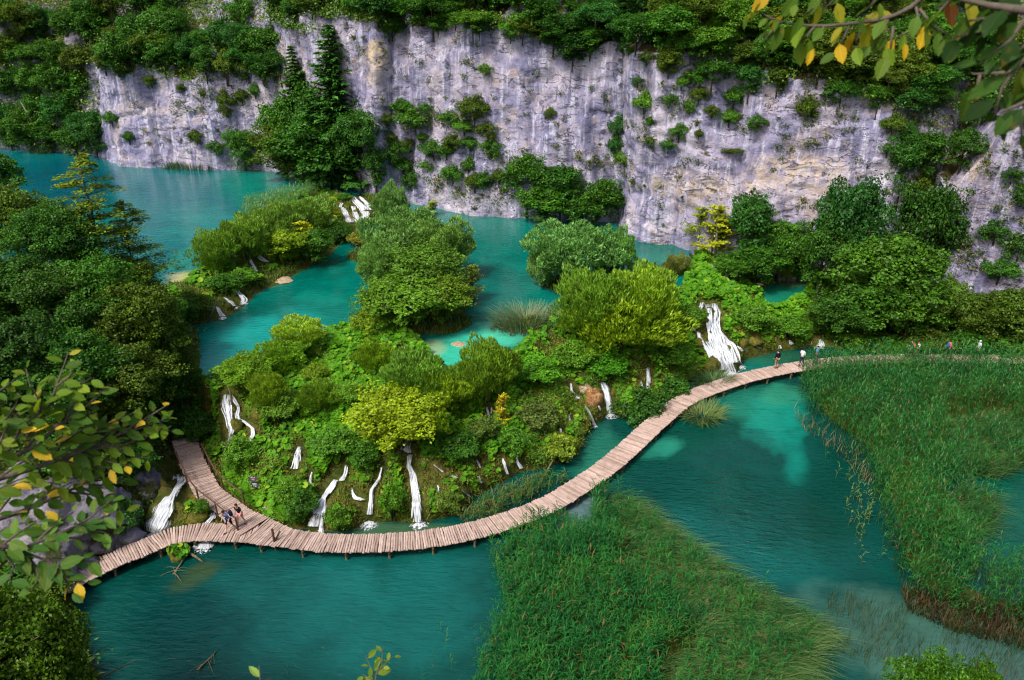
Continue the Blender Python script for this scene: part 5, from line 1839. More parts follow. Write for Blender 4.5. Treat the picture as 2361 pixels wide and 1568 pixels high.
# --- woods on the slopes: rows of trees, each named by its row and its place in the row
def wood(rows, group, where, kinds=('broad',), tones=(0, 1, 2, 3), hpx=(70, 110), wr=(0.75, 1.1), dark=1.0):
    """rows: list of (row phrase, [(u, vb), ...])"""
    for phrase, pts in rows:
        pts = sorted(pts)
        for i, (u, vb) in enumerate(pts):
            c, tn = TONE[random.choice(tones)]
            k = random.choice(kinds)
            h = random.uniform(*hpx)
            c = tuple(q * dark for q in jit(c, 0.15))
            T(k, u, vb, vb - h, h * random.uniform(*wr), c, '%s %s %s, %s from left %s' % (tn, 'bush' if k == 'shrub' else 'tree', where, ORD[i], phrase), group)


def row(u0, u1, n, v0, v1, ju=8, jv=8):
    return [(u0 + (u1 - u0) * i / max(n - 1, 1) + random.uniform(-ju, ju), v0 + (v1 - v0) * i / max(n - 1, 1) + random.uniform(-jv, jv)) for i in range(n)]


wood([('in the shore row', row(-20, 228, 6, 352, 372, 6, 3)), ('in the row behind the shore', row(-30, 215, 5, 300, 330)), ('in its middle row', row(-10, 190, 5, 240, 250)), ('in its upper row', row(20, 200, 4, 175, 190)), ('in its top row', row(0, 215, 5, 100, 110))],
     'wood on the far left shore', 'of far left wood', ('broad',), (0, 1, 2, 3), (75, 120), (0.7, 1.0))
wood([('along the cliff edge', row(240, 420, 6, 165, 165, 6, 10)), ('in the row above the cliff edge', row(230, 410, 6, 105, 120)), ('in the row below the frame top', row(225, 360, 4, 50, 60)), ('in the highest row', row(240, 420, 5, 10, 14))],
     'wood above the left cliff', 'above left cliff', ('broad', 'broad', 'shrub'), (0, 1, 3), (40, 115), (0.7, 1.1))
wood([('around the spruce tops', [(575, 185), (610, 190), (635, 175), (590, 130), (625, 120)]), ('over the spruces', [(680, 60), (720, 40), (760, 25), (830, 45), (870, 50)]), ('high over them', [(560, 60), (640, 30), (700, 5), (790, -10), (850, 5)])],
     'trees behind the spruces', 'on the rock behind the spruces', ('broad', 'shrub'), (0, 1, 3), (55, 95), (0.8, 1.1))
wood([('beside the rock', row(440, 650, 6, 175, 195, 5, 8)), ('in the lower row', row(425, 560, 4, 120, 140))],
     'trees on the rock shelf above the left cliff', 'on left rock shelf', ('broad', 'broad', 'shrub'), (0, 1, 2, 3), (55, 100), (0.7, 0.95))
wood([('along the middle rim', row(880, 1500, 16, 62, 120, 12, 12)), ('in the row behind', row(860, 1540, 13, 25, 60, 12, 8)), ('at the picture top', row(840, 1600, 13, -10, 10, 12, 8))],
     'wood on the rim of the middle cliff', 'of middle rim wood', ('broad',), (0, 1, 4, 2), (42, 115), (0.8, 1.2))
wood([('along the right rim', row(1560, 2120, 15, 120, 245, 12, 12)), ('in the second row', row(1560, 2160, 14, 80, 190, 14, 10)), ('in the third row back', row(1580, 2200, 14, 30, 140, 14, 10)), ('in the fourth row back', row(1600, 2240, 13, -10, 90, 14, 10)), ('in the fifth row back', row(1660, 2260, 10, -50, 40, 14, 10))],
     'wood on the rim of the right cliff', 'of right rim wood', ('broad',), (0, 1, 4, 3), (50, 130), (0.8, 1.2))
wood([('around the pale pinnacle', row(2150, 2380, 3, 262, 300, 8, 8)), ('above the pale pinnacle', row(2160, 2380, 6, 190, 220, 8, 12)), ('high above the pale pinnacle', row(2180, 2400, 5, 110, 140, 8, 12))],
     'trees above the far right buttress', 'over right buttress', ('broad', 'shrub'), (0, 3), (70, 105), (0.9, 1.2))
wood([('in a band across it', [(2330, 420), (2365, 470), (2290, 560)])],
     'bushes on the far right buttress', 'on right buttress', ('shrub',), (0, 3), (40, 60), (1.0, 1.3))
for i, (u, vb, w, h, ph) in enumerate([(905, 95, 60, 60, 'nearest the spruces'), (1010, 82, 60, 50, 'second from the spruces'), (1105, 84, 60, 55, 'above the bare slab'), (1205, 95, 70, 60, 'left of the drooping dark tree'), (1275, 118, 90, 80, 'just left of the drooping dark tree'),
                                      (1360, 135, 80, 80, 'just right of the drooping dark tree'), (1440, 130, 60, 60, 'over the inner corner'), (1540, 180, 80, 80, 'at the left end of the right cliff'), (1590, 150, 80, 80, 'over the bright top left bush'), (1640, 205, 70, 80, 'left of the right rim dip'),
                                      (1725, 225, 90, 90, 'hanging lowest at the right rim'), (1790, 215, 70, 70, 'right of the lowest hanging one'), (1935, 245, 70, 70, 'above the pointed dark tree'), (2020, 262, 80, 80, 'left of the right hollow'), (2090, 275, 80, 90, 'at the gully head')]):
    c, tn = TONE[i % 4]
    T('broad', u, vb, vb - h, w, jit(c), '%s tree spilling over the cliff rim, %s' % (tn, ph), 'trees spilling over the cliff rim', sink=0.2)
wood([('along its foot', row(1900, 2370, 9, 770, 790, 8, 6)), ('in its second row', row(1960, 2370, 7, 720, 750, 10, 8))],
     'undergrowth at the foot of the right cliff', 'behind right path', ('broad', 'shrub'), (0, 3), (60, 90), (1.0, 1.3), 0.9)

wood([('on the upper ledge', [(890, 290), (930, 268), (985, 262), (1040, 290), (1070, 310), (1125, 320)]), ('on the middle ledge', [(905, 330), (940, 345), (975, 330), (1030, 365), (1085, 345), (1135, 360)]), ('on the lower ledge', [(930, 400), (985, 395), (1045, 420), (1095, 440), (1150, 425)])],
     'scrub on the middle cliff ledges', 'of the middle cliff', ('shrub',), (1, 3, 4), (26, 46), (1.1, 1.5))
wood([('near its top', [(1450, 130), (1490, 150), (1530, 165), (1570, 205), (1610, 235)]), ('below those', [(1470, 200), (1500, 290), (1545, 240), (1590, 260), (1640, 270)]), ('in its middle', [(1500, 335), (1540, 350), (1610, 320), (1680, 290), (1745, 300)])],
     'scrub on the upper right cliff', 'on the right cliff', ('shrub',), (1, 3, 4), (22, 44), (1.0, 1.4))
wood([('below the rim', [(420, 215), (470, 225), (560, 240), (590, 225), (350, 200)]), ('near the water', [(300, 330), (455, 330), (500, 355), (610, 350)])],
     'scrub on the left cliff', 'on the left cliff', ('shrub',), (1, 3), (20, 40), (1.0, 1.4))
# ------------------------------------------------------------------ ground cover, reeds and other uncountable plants
def inpx(P3, polys):
    U, V = proj_np(P3)
    UV = np.stack([U, V], 1)
    m = np.zeros(len(P3), bool)
    for p in polys:
        m |= inside(UV, np.array(p, float))
    return m


def near_walk(P):
    best = np.full(len(P), 1e9)
    for line, w in WALK_LINES:
        L = np.array([[q.x, q.y] for q in line[::4]])
        best = np.minimum(best, dline(P, L))
    return best


def scatter(poly, dens, rng):
    mn, mx = poly.min(0), poly.max(0)
    n = int((mx - mn).prod() * dens)
    P = rng.uniform(mn, mx, (n, 2))
    return P[inside(P, poly)]


def scatter_s(poly, dens, rng, k=3.0):
    """like scatter, with more points where the ground is steep, so that faces are covered too"""
    P = scatter(poly, dens * k, rng)
    e = 0.2
    gx = (G.z(P + [e, 0]) - G.z(P - [e, 0])) / (2 * e)
    gy = (G.z(P + [0, e]) - G.z(P - [0, e])) / (2 * e)
    s = np.sqrt(1 + gx ** 2 + gy ** 2)
    return P[rng.random(len(P)) < np.minimum(s, k) / k]


# butterbur: round umbrella leaves on the barriers
def _pool(P):
    return ~inside(P, POOLR.mean(0) + (POOLR - POOLR.mean(0)) * 1.1)


def butterbur(name, label, polyP, dens, rng, zmin, size=(0.22, 0.42), moss=(), bare=(), gate=0.0, hlim=(0.25, 0.6)):
    P = scatter_s(polyP, dens, rng)
    z = G.z(P)
    P3 = np.concatenate([P, z[:, None]], 1)
    n1 = fbm(P3 * [1, 1, 0], 2.6, 3, 21)
    keep = (z > zmin) & _pool(P) & (near_falls(P) > 0.28) & (near_walk(P) > 1.25) & (n1 > gate - 0.55 + 0.25 * rng.random(len(P)))
    if moss:
        keep &= ~(inpx(P3, moss) & (rng.random(len(P)) < 0.72))
    P3, n1 = P3[keep], n1[keep]
    if zmin < 0:
        P3[:, 2] = np.maximum(P3[:, 2], 0.15)
    n = len(P3)
    mound = 0.35 + 0.55 * np.clip(fbm(P3 * [1, 1, 0], 1.15, 2, 22) + 0.35, 0, 1.2)
    P3[:, 2] += mound * rng.uniform(hlim[0], 1.0, n)
    r = rng.uniform(size[0], size[1], n)
    gx = fbm(P3 * [1, 1, 0] + [0.25, 0, 0], 1.15, 2, 22) - fbm(P3 * [1, 1, 0] - [0.25, 0, 0], 1.15, 2, 22)
    gy = fbm(P3 * [1, 1, 0] + [0, 0.25, 0], 1.15, 2, 22) - fbm(P3 * [1, 1, 0] - [0, 0.25, 0], 1.15, 2, 22)
    N = unit(np.stack([-gx * 0.8, -gy * 0.8 - 0.25, np.ones(n)], 1) + rng.normal(size=(n, 3)) * 0.28)
    A = unit(np.cross(N, rng.normal(size=(n, 3))))
    B = np.cross(N, A)
    K = 7
    V = [P3 - N * (r * 0.22)[:, None]]
    for k in range(K):
        a = 2 * math.pi * (k + 0.5) / K + 0.0
        rr = r * (1.0 if k not in (0, K - 1) else 0.95) * rng.uniform(0.88, 1.08, n)
        V.append(P3 + A * (rr * math.cos(a))[:, None] + B * (rr * math.sin(a))[:, None] + N * (rng.uniform(-0.12, 0.10, n) * r)[:, None])
    V = np.stack(V, 1).reshape(-1, 3)
    base = np.arange(n)[:, None] * (K + 1)
    F = np.concatenate([np.stack([base[:, 0], base[:, 0] + 1 + k, base[:, 0] + 2 + k], 1) for k in range(K - 1)])   # one gap = the notch
    t = rng.random(n)
    dk, lt, yl = np.array([0.028, 0.12, 0.007]), np.array([0.105, 0.30, 0.010]), np.array([0.22, 0.33, 0.02])
    c = dk + (lt - dk) * np.clip(t * 0.7 + 0.3 * np.clip(n1 + 0.5, 0, 1), 0, 1)[:, None]
    ye = (rng.random(n) < 0.05)[:, None]
    c = np.where(ye, yl, c)
    col = np.repeat(c, K + 1, axis=0)
    return tag(link(name, mesh_np(name, V, F, M_BUTTER, False, {'col': col})), label, kind='stuff')


def blades(name, label, P3, rng, h, w, lean, cols, dirv=None, bend=0.5, mat=None, segs=3, spread=0.05):
    """grass: each row of P3 is one blade of segs pieces"""
    n = len(P3)
    h = np.broadcast_to(h, n) * rng.uniform(0.65, 1.2, n)
    a = rng.uniform(0, 2 * math.pi, n)
    D = np.stack([np.cos(a), np.sin(a), np.zeros(n)], 1)
    if dirv is not None:
        D = unit(D * (1 - dirv[1]) + dirv[0] * dirv[1])
    S = unit(np.cross(D, [0, 0, 1]) + rng.normal(size=(n, 3)) * 0.3)
    ln = np.broadcast_to(lean, n) * rng.uniform(0.5, 1.5, n)
    V = []
    for k in range(segs + 1):
        t = k / segs
        off = D * (ln * h * (t ** (1 + bend)))[:, None]
        up = h * (t - 0.45 * np.minimum(ln, 1.6) * t ** 2.2)
        ww = w * (1 - t) ** 0.7 if k < segs else 0.0
        c = P3 + off
        c[:, 2] += up
        if k < segs:
            V += [c - S * ww * 0.5, c + S * ww * 0.5]
        else:
            V.append(c)
    m = 2 * segs + 1
    V = np.stack(V, 1).reshape(-1, 3)
    b = np.arange(n) * m
    F4 = np.concatenate([np.stack([b + 2 * k, b + 2 * k + 1, b + 2 * k + 3, b + 2 * k + 2], 1) for k in range(segs - 1)])
    F3 = np.stack([b + 2 * segs - 2, b + 2 * segs - 1, b + 2 * segs], 1)
    col = np.repeat(cols, m, axis=0)
    # one mesh with quads and triangles
    me = bpy.data.meshes.new(name)
    me.vertices.add(len(V))
    me.vertices.foreach_set('co', V.astype(np.float32).reshape(-1))
    loops = np.concatenate([F4.reshape(-1), F3.reshape(-1)])
    st = np.concatenate([np.arange(len(F4)) * 4, len(F4) * 4 + np.arange(len(F3)) * 3])
    tot = np.concatenate([np.full(len(F4), 4), np.full(len(F3), 3)])
    me.loops.add(len(loops))
    me.loops.foreach_set('vertex_index', loops.astype(np.int32))
    me.polygons.add(len(st))
    me.polygons.foreach_set('loop_start', st.astype(np.int32))
    try:
        me.polygons.foreach_set('loop_total', tot.astype(np.int32))
    except Exception:
        pass
    me.update(calc_edges=True)
    at = me.attributes.new('col', 'FLOAT_COLOR', 'POINT')
    c4 = np.concatenate([col, np.ones((len(col), 1))], 1).astype(np.float32)
    at.data.foreach_set('color', c4.reshape(-1))
    me.materials.append(mat or M_BLADE)
    return tag(link(name, me), label, kind='stuff')


def shade(rng, n, stops, P3=None, s=2.0, seed=5):
    """colours drawn between the stops, drifting over the ground"""
    t = rng.random(n)
    if P3 is not None:
        t = np.clip(0.55 * t + 0.45 * (0.5 + 0.9 * fbm(P3 * [1, 1, 0], s, 3, seed)), 0, 0.999)
    stops = np.array(stops)
    q = t * (len(stops) - 1)
    i = np.clip(q.astype(int), 0, len(stops) - 2)
    f = (q - i)[:, None]
    return stops[i] * (1 - f) + stops[i + 1] * f


def reeds(name, label, poly_px, z, dens, rng, h=(1.5, 2.2), stops=None, holes=(), leaves=7, leaf=0.55, width=0.06, thin=None, lean=0.08, brown=0.05, edge=0.0):
    """upright stalks with side leaves, standing in the water"""
    poly = P2([(u, v, z) for u, v in poly_px])
    P = scatter(poly, dens, rng)
    P3 = np.concatenate([P, np.maximum(G.z(P), z - 0.25)[:, None]], 1)
    P3[:, 2] = np.minimum(P3[:, 2], z + 1.0)
    keep = near_walk(P) > 0.9
    n1 = fbm(P3 * [1, 1, 0], 1.8, 3, 31)
    keep &= n1 > -0.62
    if edge:
        keep &= rng.random(len(P)) < np.clip(dline(P, poly, True) / edge, 0.08, 1)
    if holes:
        keep &= ~inpx(P3, holes)
    if thin is not None:
        keep &= rng.random(len(P)) < thin
    P3, n1 = P3[keep], n1[keep]
    n = len(P3)
    H = rng.uniform(h[0], h[1], n) * (1 + 0.25 * n1)
    a = rng.uniform(0, 6.28, n)
    ln = np.abs(rng.normal(0, lean, n)) + 0.02
    top = P3 + np.stack([np.cos(a) * ln * H, np.sin(a) * ln * H, H], 1)
    V, F3 = [], []
    c = shade(rng, n, stops, P3)
    cols = []
    cnt = 0
    S = unit(np.cross(top - P3, rng.normal(size=(n, 3))))
    # stem
    V.append(np.stack([P3 - S * 0.012, P3 + S * 0.012, top], 1).reshape(-1, 3))
    cols.append(np.repeat(c * 0.8 + np.array([0.03, 0.02, 0.0]), 3, axis=0))
    for k in range(leaves):
        t = 0.30 + 0.68 * (k + rng.random(n)) / leaves
        b = P3 + (top - P3) * t[:, None]
        aa = rng.uniform(0, 6.28, n)
        D = np.stack([np.cos(aa), np.sin(aa), np.full(n, 1.5)], 1)
        D = unit(D + [0.15, 0, 0])
        L = leaf * rng.uniform(0.6, 1.15, n)
        W = width * rng.uniform(0.7, 1.2, n)
        Sd = unit(np.cross(D, [0, 0, 1.0]))
        mid = b + D * (L * 0.5)[:, None]
        D2 = unit(D + [0, 0, -0.75])
        end = mid + D2 * (L * 0.5)[:, None]
        V.append(np.stack([b, mid - Sd * (W * .5)[:, None], mid + Sd * (W * .5)[:, None], mid - Sd * (W * .5)[:, None], mid + Sd * (W * .5)[:, None], end], 1).reshape(-1, 3))
        cc = c * rng.uniform(0.75, 1.3, n)[:, None]
        br = (rng.random(n) < brown * (1.5 - t))[:, None]
        cc = np.where(br, np.array([0.17, 0.11, 0.04]), cc)
        cols.append(np.repeat(cc, 6, axis=0))
    V = np.concatenate(V)
    cols = np.concatenate(cols)
    F = np.arange(len(V)).reshape(-1, 3)
    F[n::2]
    return tag(link(name, mesh_np(name, V, F, M_BLADE, False, {'col': cols})), label, kind='stuff')


rg = np.random.default_rng(101)
MOSSY = [[(600, 1010), (700, 1000), (730, 1110), (700, 1150), (590, 1100)], [(880, 1045), (1080, 1060), (1120, 1150), (1040, 1215), (760, 1225), (700, 1160), (790, 1060)], [(1080, 1060), (1250, 1040), (1250, 1100), (1100, 1120)],
         [(1180, 930), (1360, 850), (1420, 980), (1340, 1070), (1190, 1060), (1220, 1000)], [(1340, 840), (1560, 800), (1600, 880), (1500, 930), (1420, 900)], [(1600, 700), (1710, 700), (1720, 870), (1600, 880)], [(1700, 770), (1900, 750), (1900, 820), (1700, 830)],
         [(400, 1050), (520, 1150), (500, 1240), (320, 1250)], [(500, 890), (610, 900), (610, 1010), (500, 1040)], [(760, 440), (870, 440), (870, 520), (760, 520)], [(480, 640), (660, 580), (660, 660), (500, 730)]]
butterbur('butterbur', 'carpet of bright round butterbur leaves over the lower barrier', LOWBAR, 58, rg, 0.25, (0.13, 0.25), MOSSY)
butterbur('butterbur', 'bright carpet of round butterbur leaves right of the broad cascade', RIGHTBAR, 34, rg, 0.4, (0.17, 0.32), MOSSY)
butterbur('butterbur', 'patches of butterbur leaves on the upper barrier', UPBAR, 12, rg, 4.9, (0.22, 0.36), MOSSY, gate=0.35)
butterbur('butterbur', 'small butterbur patch in front of the left boardwalk branch', P2([(385, 1262, 0.2), (425, 1258, 0.2), (438, 1282, 0.2), (410, 1296, 0.2), (380, 1280, 0.2)]), 40, rg, -2, (0.14, 0.24), hlim=(0.5, 1))
BIGL = [(1210, 800, 45, 26), (1260, 790, 50, 26), (1300, 800, 40, 24)]


def cover(name, label, poly, dens, h, w, lean, stops, zmin, moss=None, only=None, wlk=1.0, s=2.0, seedz=5, clear=0.1, maxz=99):
    P = scatter_s(poly, dens, rg)
    z = G.z(P)
    P3 = np.concatenate([P, z[:, None]], 1)
    k = (z > zmin) & _pool(P) & (z < maxz) & (near_falls(P) > clear) & (near_walk(P) > wlk)
    if only is not None:
        k &= inpx(P3, only)
    P3 = P3[k]
    return blades(name, label, P3, rg, h, w, lean, shade(rg, len(P3), stops, P3, s, seedz))


MSTOP = [(0.045, 0.09, 0.010), (0.09, 0.15, 0.012), (0.16, 0.19, 0.02), (0.20, 0.15, 0.04), (0.06, 0.14, 0.012)]
cover('moss_grass', 'olive and brown mossy grass tufts on the lower barrier', LOWBAR, 100, 0.45, 0.055, 0.75, MSTOP, 0.1)
cover('moss_grass', 'mossy grass on the right end of the barrier', RIGHTBAR, 60, 0.30, 0.06, 0.6, MSTOP, 0.1)
cover('moss_grass', 'mossy grass on the upper barrier', UPBAR, 50, 0.45, 0.07, 0.5, [(0.05, 0.10, 0.012), (0.10, 0.17, 0.02), (0.16, 0.2, 0.03)], 4.6)
for i, (c, rx, ry) in enumerate(isl_c):
    th = np.linspace(0, 2 * math.pi, 20)
    cover('island_grass', ['grass under the big island willows', 'grass under the small upper willow', 'grass at the neck of the big island', 'grass under the lone willow', 'grass of the reed islet', 'grass under the big soft shrubs', 'grass of the tiny left islet', 'grass of the tiny right islet'][i],
          np.stack([c[0] + rx * 1.1 * np.cos(th), c[1] + ry * 1.1 * np.sin(th)], 1), 30, 0.6, 0.07, 0.5, [(0.04, 0.09, 0.012), (0.09, 0.15, 0.02), (0.13, 0.15, 0.03)], Z_MID - 0.1)
cover('undergrowth', 'green undergrowth of the left bank', BANK[np.r_[0:22]][np.r_[0:22]], 9, 0.7, 0.16, 0.8, [(0.02, 0.05, 0.01), (0.035, 0.08, 0.012), (0.07, 0.1, 0.015)], 0.3)
cover('undergrowth', 'tall green herbs along the path behind the reeds', RIGHTLAND, 22, 0.9, 0.10, 0.5, [(0.03, 0.06, 0.01), (0.06, 0.12, 0.015), (0.12, 0.14, 0.03)], 0.1, wlk=1.4)

# reed beds
RST = [(0.007, 0.062, 0.014), (0.011, 0.105, 0.020), (0.022, 0.150, 0.022), (0.055, 0.17, 0.02)]
CEN = [(1120, 1290), (1170, 1248), (1240, 1215), (1295, 1205), (1350, 1165), (1385, 1130), (1420, 1135), (1470, 1175), (1560, 1245), (1640, 1310), (1740, 1370), (1840, 1420), (1888, 1455), (1885, 1510), (1830, 1580), (1780, 1700), (1060, 1720), (1085, 1570), (1120, 1480), (1145, 1380)]
GREY = [[(1290, 1195), (1345, 1160), (1365, 1180), (1360, 1225), (1310, 1235)]]
SEDGE = [(1395, 1140), (1480, 1180), (1560, 1245), (1640, 1310), (1740, 1370), (1840, 1420), (1890, 1455), (1885, 1510), (1830, 1585), (1770, 1700), (1560, 1700), (1500, 1560), (1590, 1470), (1560, 1400), (1420, 1330), (1440, 1260), (1390, 1200)]
reeds('reeds', 'dense dark green reed bed in the foreground below the boardwalk', CEN, 0, 24, rg, (1.5, 2.1), RST, holes=GREY + [SEDGE], edge=0.8)
sp = P2([(u, v, 0) for u, v in SEDGE])
P = scatter(sp, 95, rg)
P3 = np.concatenate([P, np.full((len(P), 1), -0.1)], 1)
P3[:, 2] += 0.35 * np.clip(fbm(P3, 1.6, 2, 41), 0, 1)
flow = fbm(P3, 2.4, 2, 42)
dirs = unit(np.stack([0.9 + 0.4 * flow, -0.5 + 0.9 * fbm(P3, 2.2, 2, 43), 0 * flow], 1))
blades('sedge', 'pale bent sedge lying in waves on the right side of the foreground bed', P3, rg, 1.75, 0.034, 1.05, shade(rg, len(P3), [(0.02, 0.08, 0.018), (0.04, 0.125, 0.028), (0.08, 0.18, 0.045), (0.15, 0.24, 0.07), (0.10, 0.12, 0.035)], P3, 1.6), (dirs, 0.72), 0.9, segs=4)
reeds('reeds', 'scattered green reeds growing through the pale sedge', SEDGE, 0, 8.0, rg, (1.3, 1.8), RST, edge=0.5)
RBED = [(1833, 905), (1850, 868), (1880, 850), (1950, 840), (2100, 838), (2361, 842), (2560, 848), (2560, 1000), (2361, 1070), (2310, 1108), (2235, 1112), (2195, 1090), (2230, 1130), (2285, 1180), (2270, 1225), (2215, 1262), (2260, 1320), (2361, 1360), (2560, 1400), (2560, 1500),
        (2361, 1470), (2200, 1440), (2080, 1380), (2030, 1290), (2010, 1180), (1990, 1090), (1950, 1030), (1890, 985), (1850, 950)]
PALE = [[(2150, 985), (2290, 960), (2400, 1010), (2361, 1070), (2300, 1110), (2190, 1095)], [(2190, 1130), (2290, 1160), (2280, 1230), (2200, 1265), (2160, 1200)]]
reeds('reeds', 'large green reed bed filling the right side of the lower lake', RBED, 0, 17, rg, (2.5, 3.5), RST, holes=PALE, edge=0.35, leaves=6)
for nm, pg in (('pale bent sedge at the far corner of the right reed bed', PALE[0]), ('pale bent sedge at the inner edge of the right reed bed', PALE[1])):
    P = scatter(P2([(u, v, 0) for u, v in pg]), 60, rg)
    P3 = np.concatenate([P, np.full((len(P), 1), -0.1)], 1)
    blades('sedge', nm, P3, rg, 1.7, 0.045, 0.9, shade(rg, len(P3), [(0.025, 0.09, 0.02), (0.05, 0.13, 0.03), (0.11, 0.18, 0.05)], P3, 1.6), (np.array([0.9, -0.4, 0]), 0.6), 0.9)
reeds('reeds', 'upright reeds mixed into the pale sedge at the right edge', [(2150, 990), (2380, 970), (2361, 1070), (2300, 1110), (2195, 1100), (2290, 1165), (2280, 1230), (2200, 1265), (2160, 1200), (2190, 1120)], 0, 8.0, rg, (1.5, 2.2), RST)
EDGE_L = [(1835, 950), (1870, 975), (1930, 1010), (1990, 1050), (2010, 1120), (1985, 1120), (1950, 1065), (1890, 1020), (1840, 985), (1825, 920)]
P = scatter(P2([(u, v, 0) for u, v in EDGE_L]), 14, rg)
P3 = np.concatenate([P, np.full((len(P), 1), -0.1)], 1)
blades('dry_reeds', 'dry straw coloured reed stems along the left edge of the right bed', P3, rg, 1.1, 0.05, 0.55, shade(rg, len(P3), [(0.14, 0.11, 0.05), (0.20, 0.15, 0.08), (0.05, 0.12, 0.025), (0.03, 0.11, 0.02)], P3))
BROWN = [(2080, 1360), (2200, 1380), (2361, 1400), (2560, 1440), (2560, 1540), (2361, 1500), (2200, 1460), (2090, 1410)]
P = scatter(P2([(u, v, 0) for u, v in BROWN]), 110, rg)
P3 = np.concatenate([P, np.full((len(P), 1), -0.05)], 1)
blades('dry_reeds', 'dark rusty dead reeds at the near edge of the right bed', P3, rg, 0.85, 0.06, 0.6, shade(rg, len(P3), [(0.012, 0.014, 0.008), (0.03, 0.022, 0.010), (0.08, 0.045, 0.015), (0.02, 0.06, 0.012), (0.03, 0.10, 0.015)], P3))
reeds('reeds', 'sparse reed stems standing in open water left of the foreground bed', [(1040, 1330), (1110, 1270), (1150, 1400), (1120, 1500), (1070, 1700), (880, 1700), (960, 1560), (1000, 1440)], 0, 0.9, rg, (1.1, 1.7), RST, edge=0.6, leaves=6, leaf=0.4, width=0.035)
reeds('reeds', 'sparse reed stems in the water along the left edge of the right bed', [(1880, 1000), (1970, 1060), (2010, 1180), (2030, 1310), (1990, 1340), (1950, 1240), (1930, 1120)], 0, 1.6, rg, (1.2, 1.9), [(0.06, 0.13, 0.02), (0.14, 0.22, 0.04)], leaves=6, leaf=0.4)
reeds('reeds', 'sparse stems in the shallow water at the bottom left of the middle', [(560, 1620), (640, 1500), (760, 1480), (900, 1540), (980, 1700), (600, 1700)], 0, 0.35, rg, (0.7, 1.2), RST, leaves=5, leaf=0.35, width=0.03)
P = scatter(P2([(u, v, 0) for u, v in [(1890, 1370), (2060, 1390), (2200, 1450), (2361, 1490), (2700, 1560), (2700, 1750), (1760, 1750), (1850, 1580), (1900, 1500)]]), 42, rg)
P3 = np.concatenate([P, np.full((len(P), 1), -0.05)], 1)
k = fbm(P3, 2.2, 3, 51) > -0.15 + 0.5 * rg.random(len(P3)) - 0.35
P3 = P3[k]
blades('rushes', 'thin dark rushes standing in the grey shallows at the bottom right', P3, rg, 1.15, 0.020, 0.3, shade(rg, len(P3), [(0.012, 0.03, 0.018), (0.03, 0.07, 0.025), (0.07, 0.12, 0.03), (0.10, 0.08, 0.05)], P3))
reeds('reeds', 'green reeds between the falls and the inner side of the boardwalk bend', [(1045, 1210), (1080, 1180), (1160, 1140), (1270, 1105), (1315, 1112), (1275, 1143), (1200, 1175), (1140, 1200), (1070, 1220)], 0, 14, rg, (1.0, 1.6), [(0.015, 0.085, 0.02), (0.04, 0.14, 0.02), (0.10, 0.15, 0.03)], brown=0.25)


def tussock(label, u, v, ru, rv, z, h, stops, dens=90, lean=0.9, w=0.05, lift=0.0):
    c = P2([(u, v, z)])[0]
    s = px_m(Vector((c[0], c[1], z)))
    th = np.linspace(0, 2 * math.pi, 24)[:-1]
    poly = P2([(u + ru * math.cos(t), v + rv * math.sin(t), z) for t in th])
    P = scatter(poly, dens, rg)
    P3 = np.concatenate([P, np.full((len(P), 1), z - 0.05 + lift)], 1)
    d = (P - c)
    D = np.concatenate([d, np.zeros((len(d), 1))], 1)
    blades('tussock', label, P3, rg, h, w, lean, shade(rg, len(P3), stops, P3, 1.0), (unit(D + 1e-6), 0.75), 0.8)


tussock('drooping green tussock in the water on the outer side of the boardwalk bend', 1620, 962, 42, 20, 0, 1.25, [(0.05, 0.11, 0.02), (0.10, 0.20, 0.04), (0.18, 0.24, 0.08), (0.16, 0.13, 0.06)])
tussock('drooping tussock on the bank between the broad cascade and the boardwalk', 1645, 882, 38, 12, 0.3, 1.2, [(0.03, 0.09, 0.02), (0.08, 0.15, 0.04)])
tussock('blue green reed islet in the middle lake beside the big soft shrubs', 1215, 750, 78, 22, Z_MID, 1.9, [(0.05, 0.13, 0.05), (0.10, 0.20, 0.09), (0.17, 0.24, 0.13), (0.20, 0.14, 0.07)], 55, 0.6, 0.07)
tussock('straw edge of the reed islet in the middle lake', 1200, 762, 70, 14, Z_MID, 1.0, [(0.24, 0.16, 0.09), (0.16, 0.13, 0.05), (0.08, 0.14, 0.05)], 40, 0.7, 0.06)
tussock('strip of pale reeds at the foot of the left cliff', 440, 390, 70, 5, Z_UP, 1.3, [(0.05, 0.12, 0.04), (0.11, 0.18, 0.07)], 26, 0.3, 0.09)
tussock('small reed patch at the far left shore', 90, 353, 26, 4, Z_UP, 1.3, [(0.04, 0.09, 0.03), (0.09, 0.13, 0.06)], 20, 0.3, 0.09)
reeds('reeds', 'light green reed meadow at the edge of the upper lake', [(545, 520), (560, 470), (640, 445), (720, 432), (760, 440), (700, 470), (640, 500), (580, 530)], Z_UP, 9, rg, (1.0, 1.5), [(0.06, 0.17, 0.045), (0.10, 0.24, 0.06), (0.14, 0.26, 0.07)], edge=0.8, width=0.07, leaf=0.5)

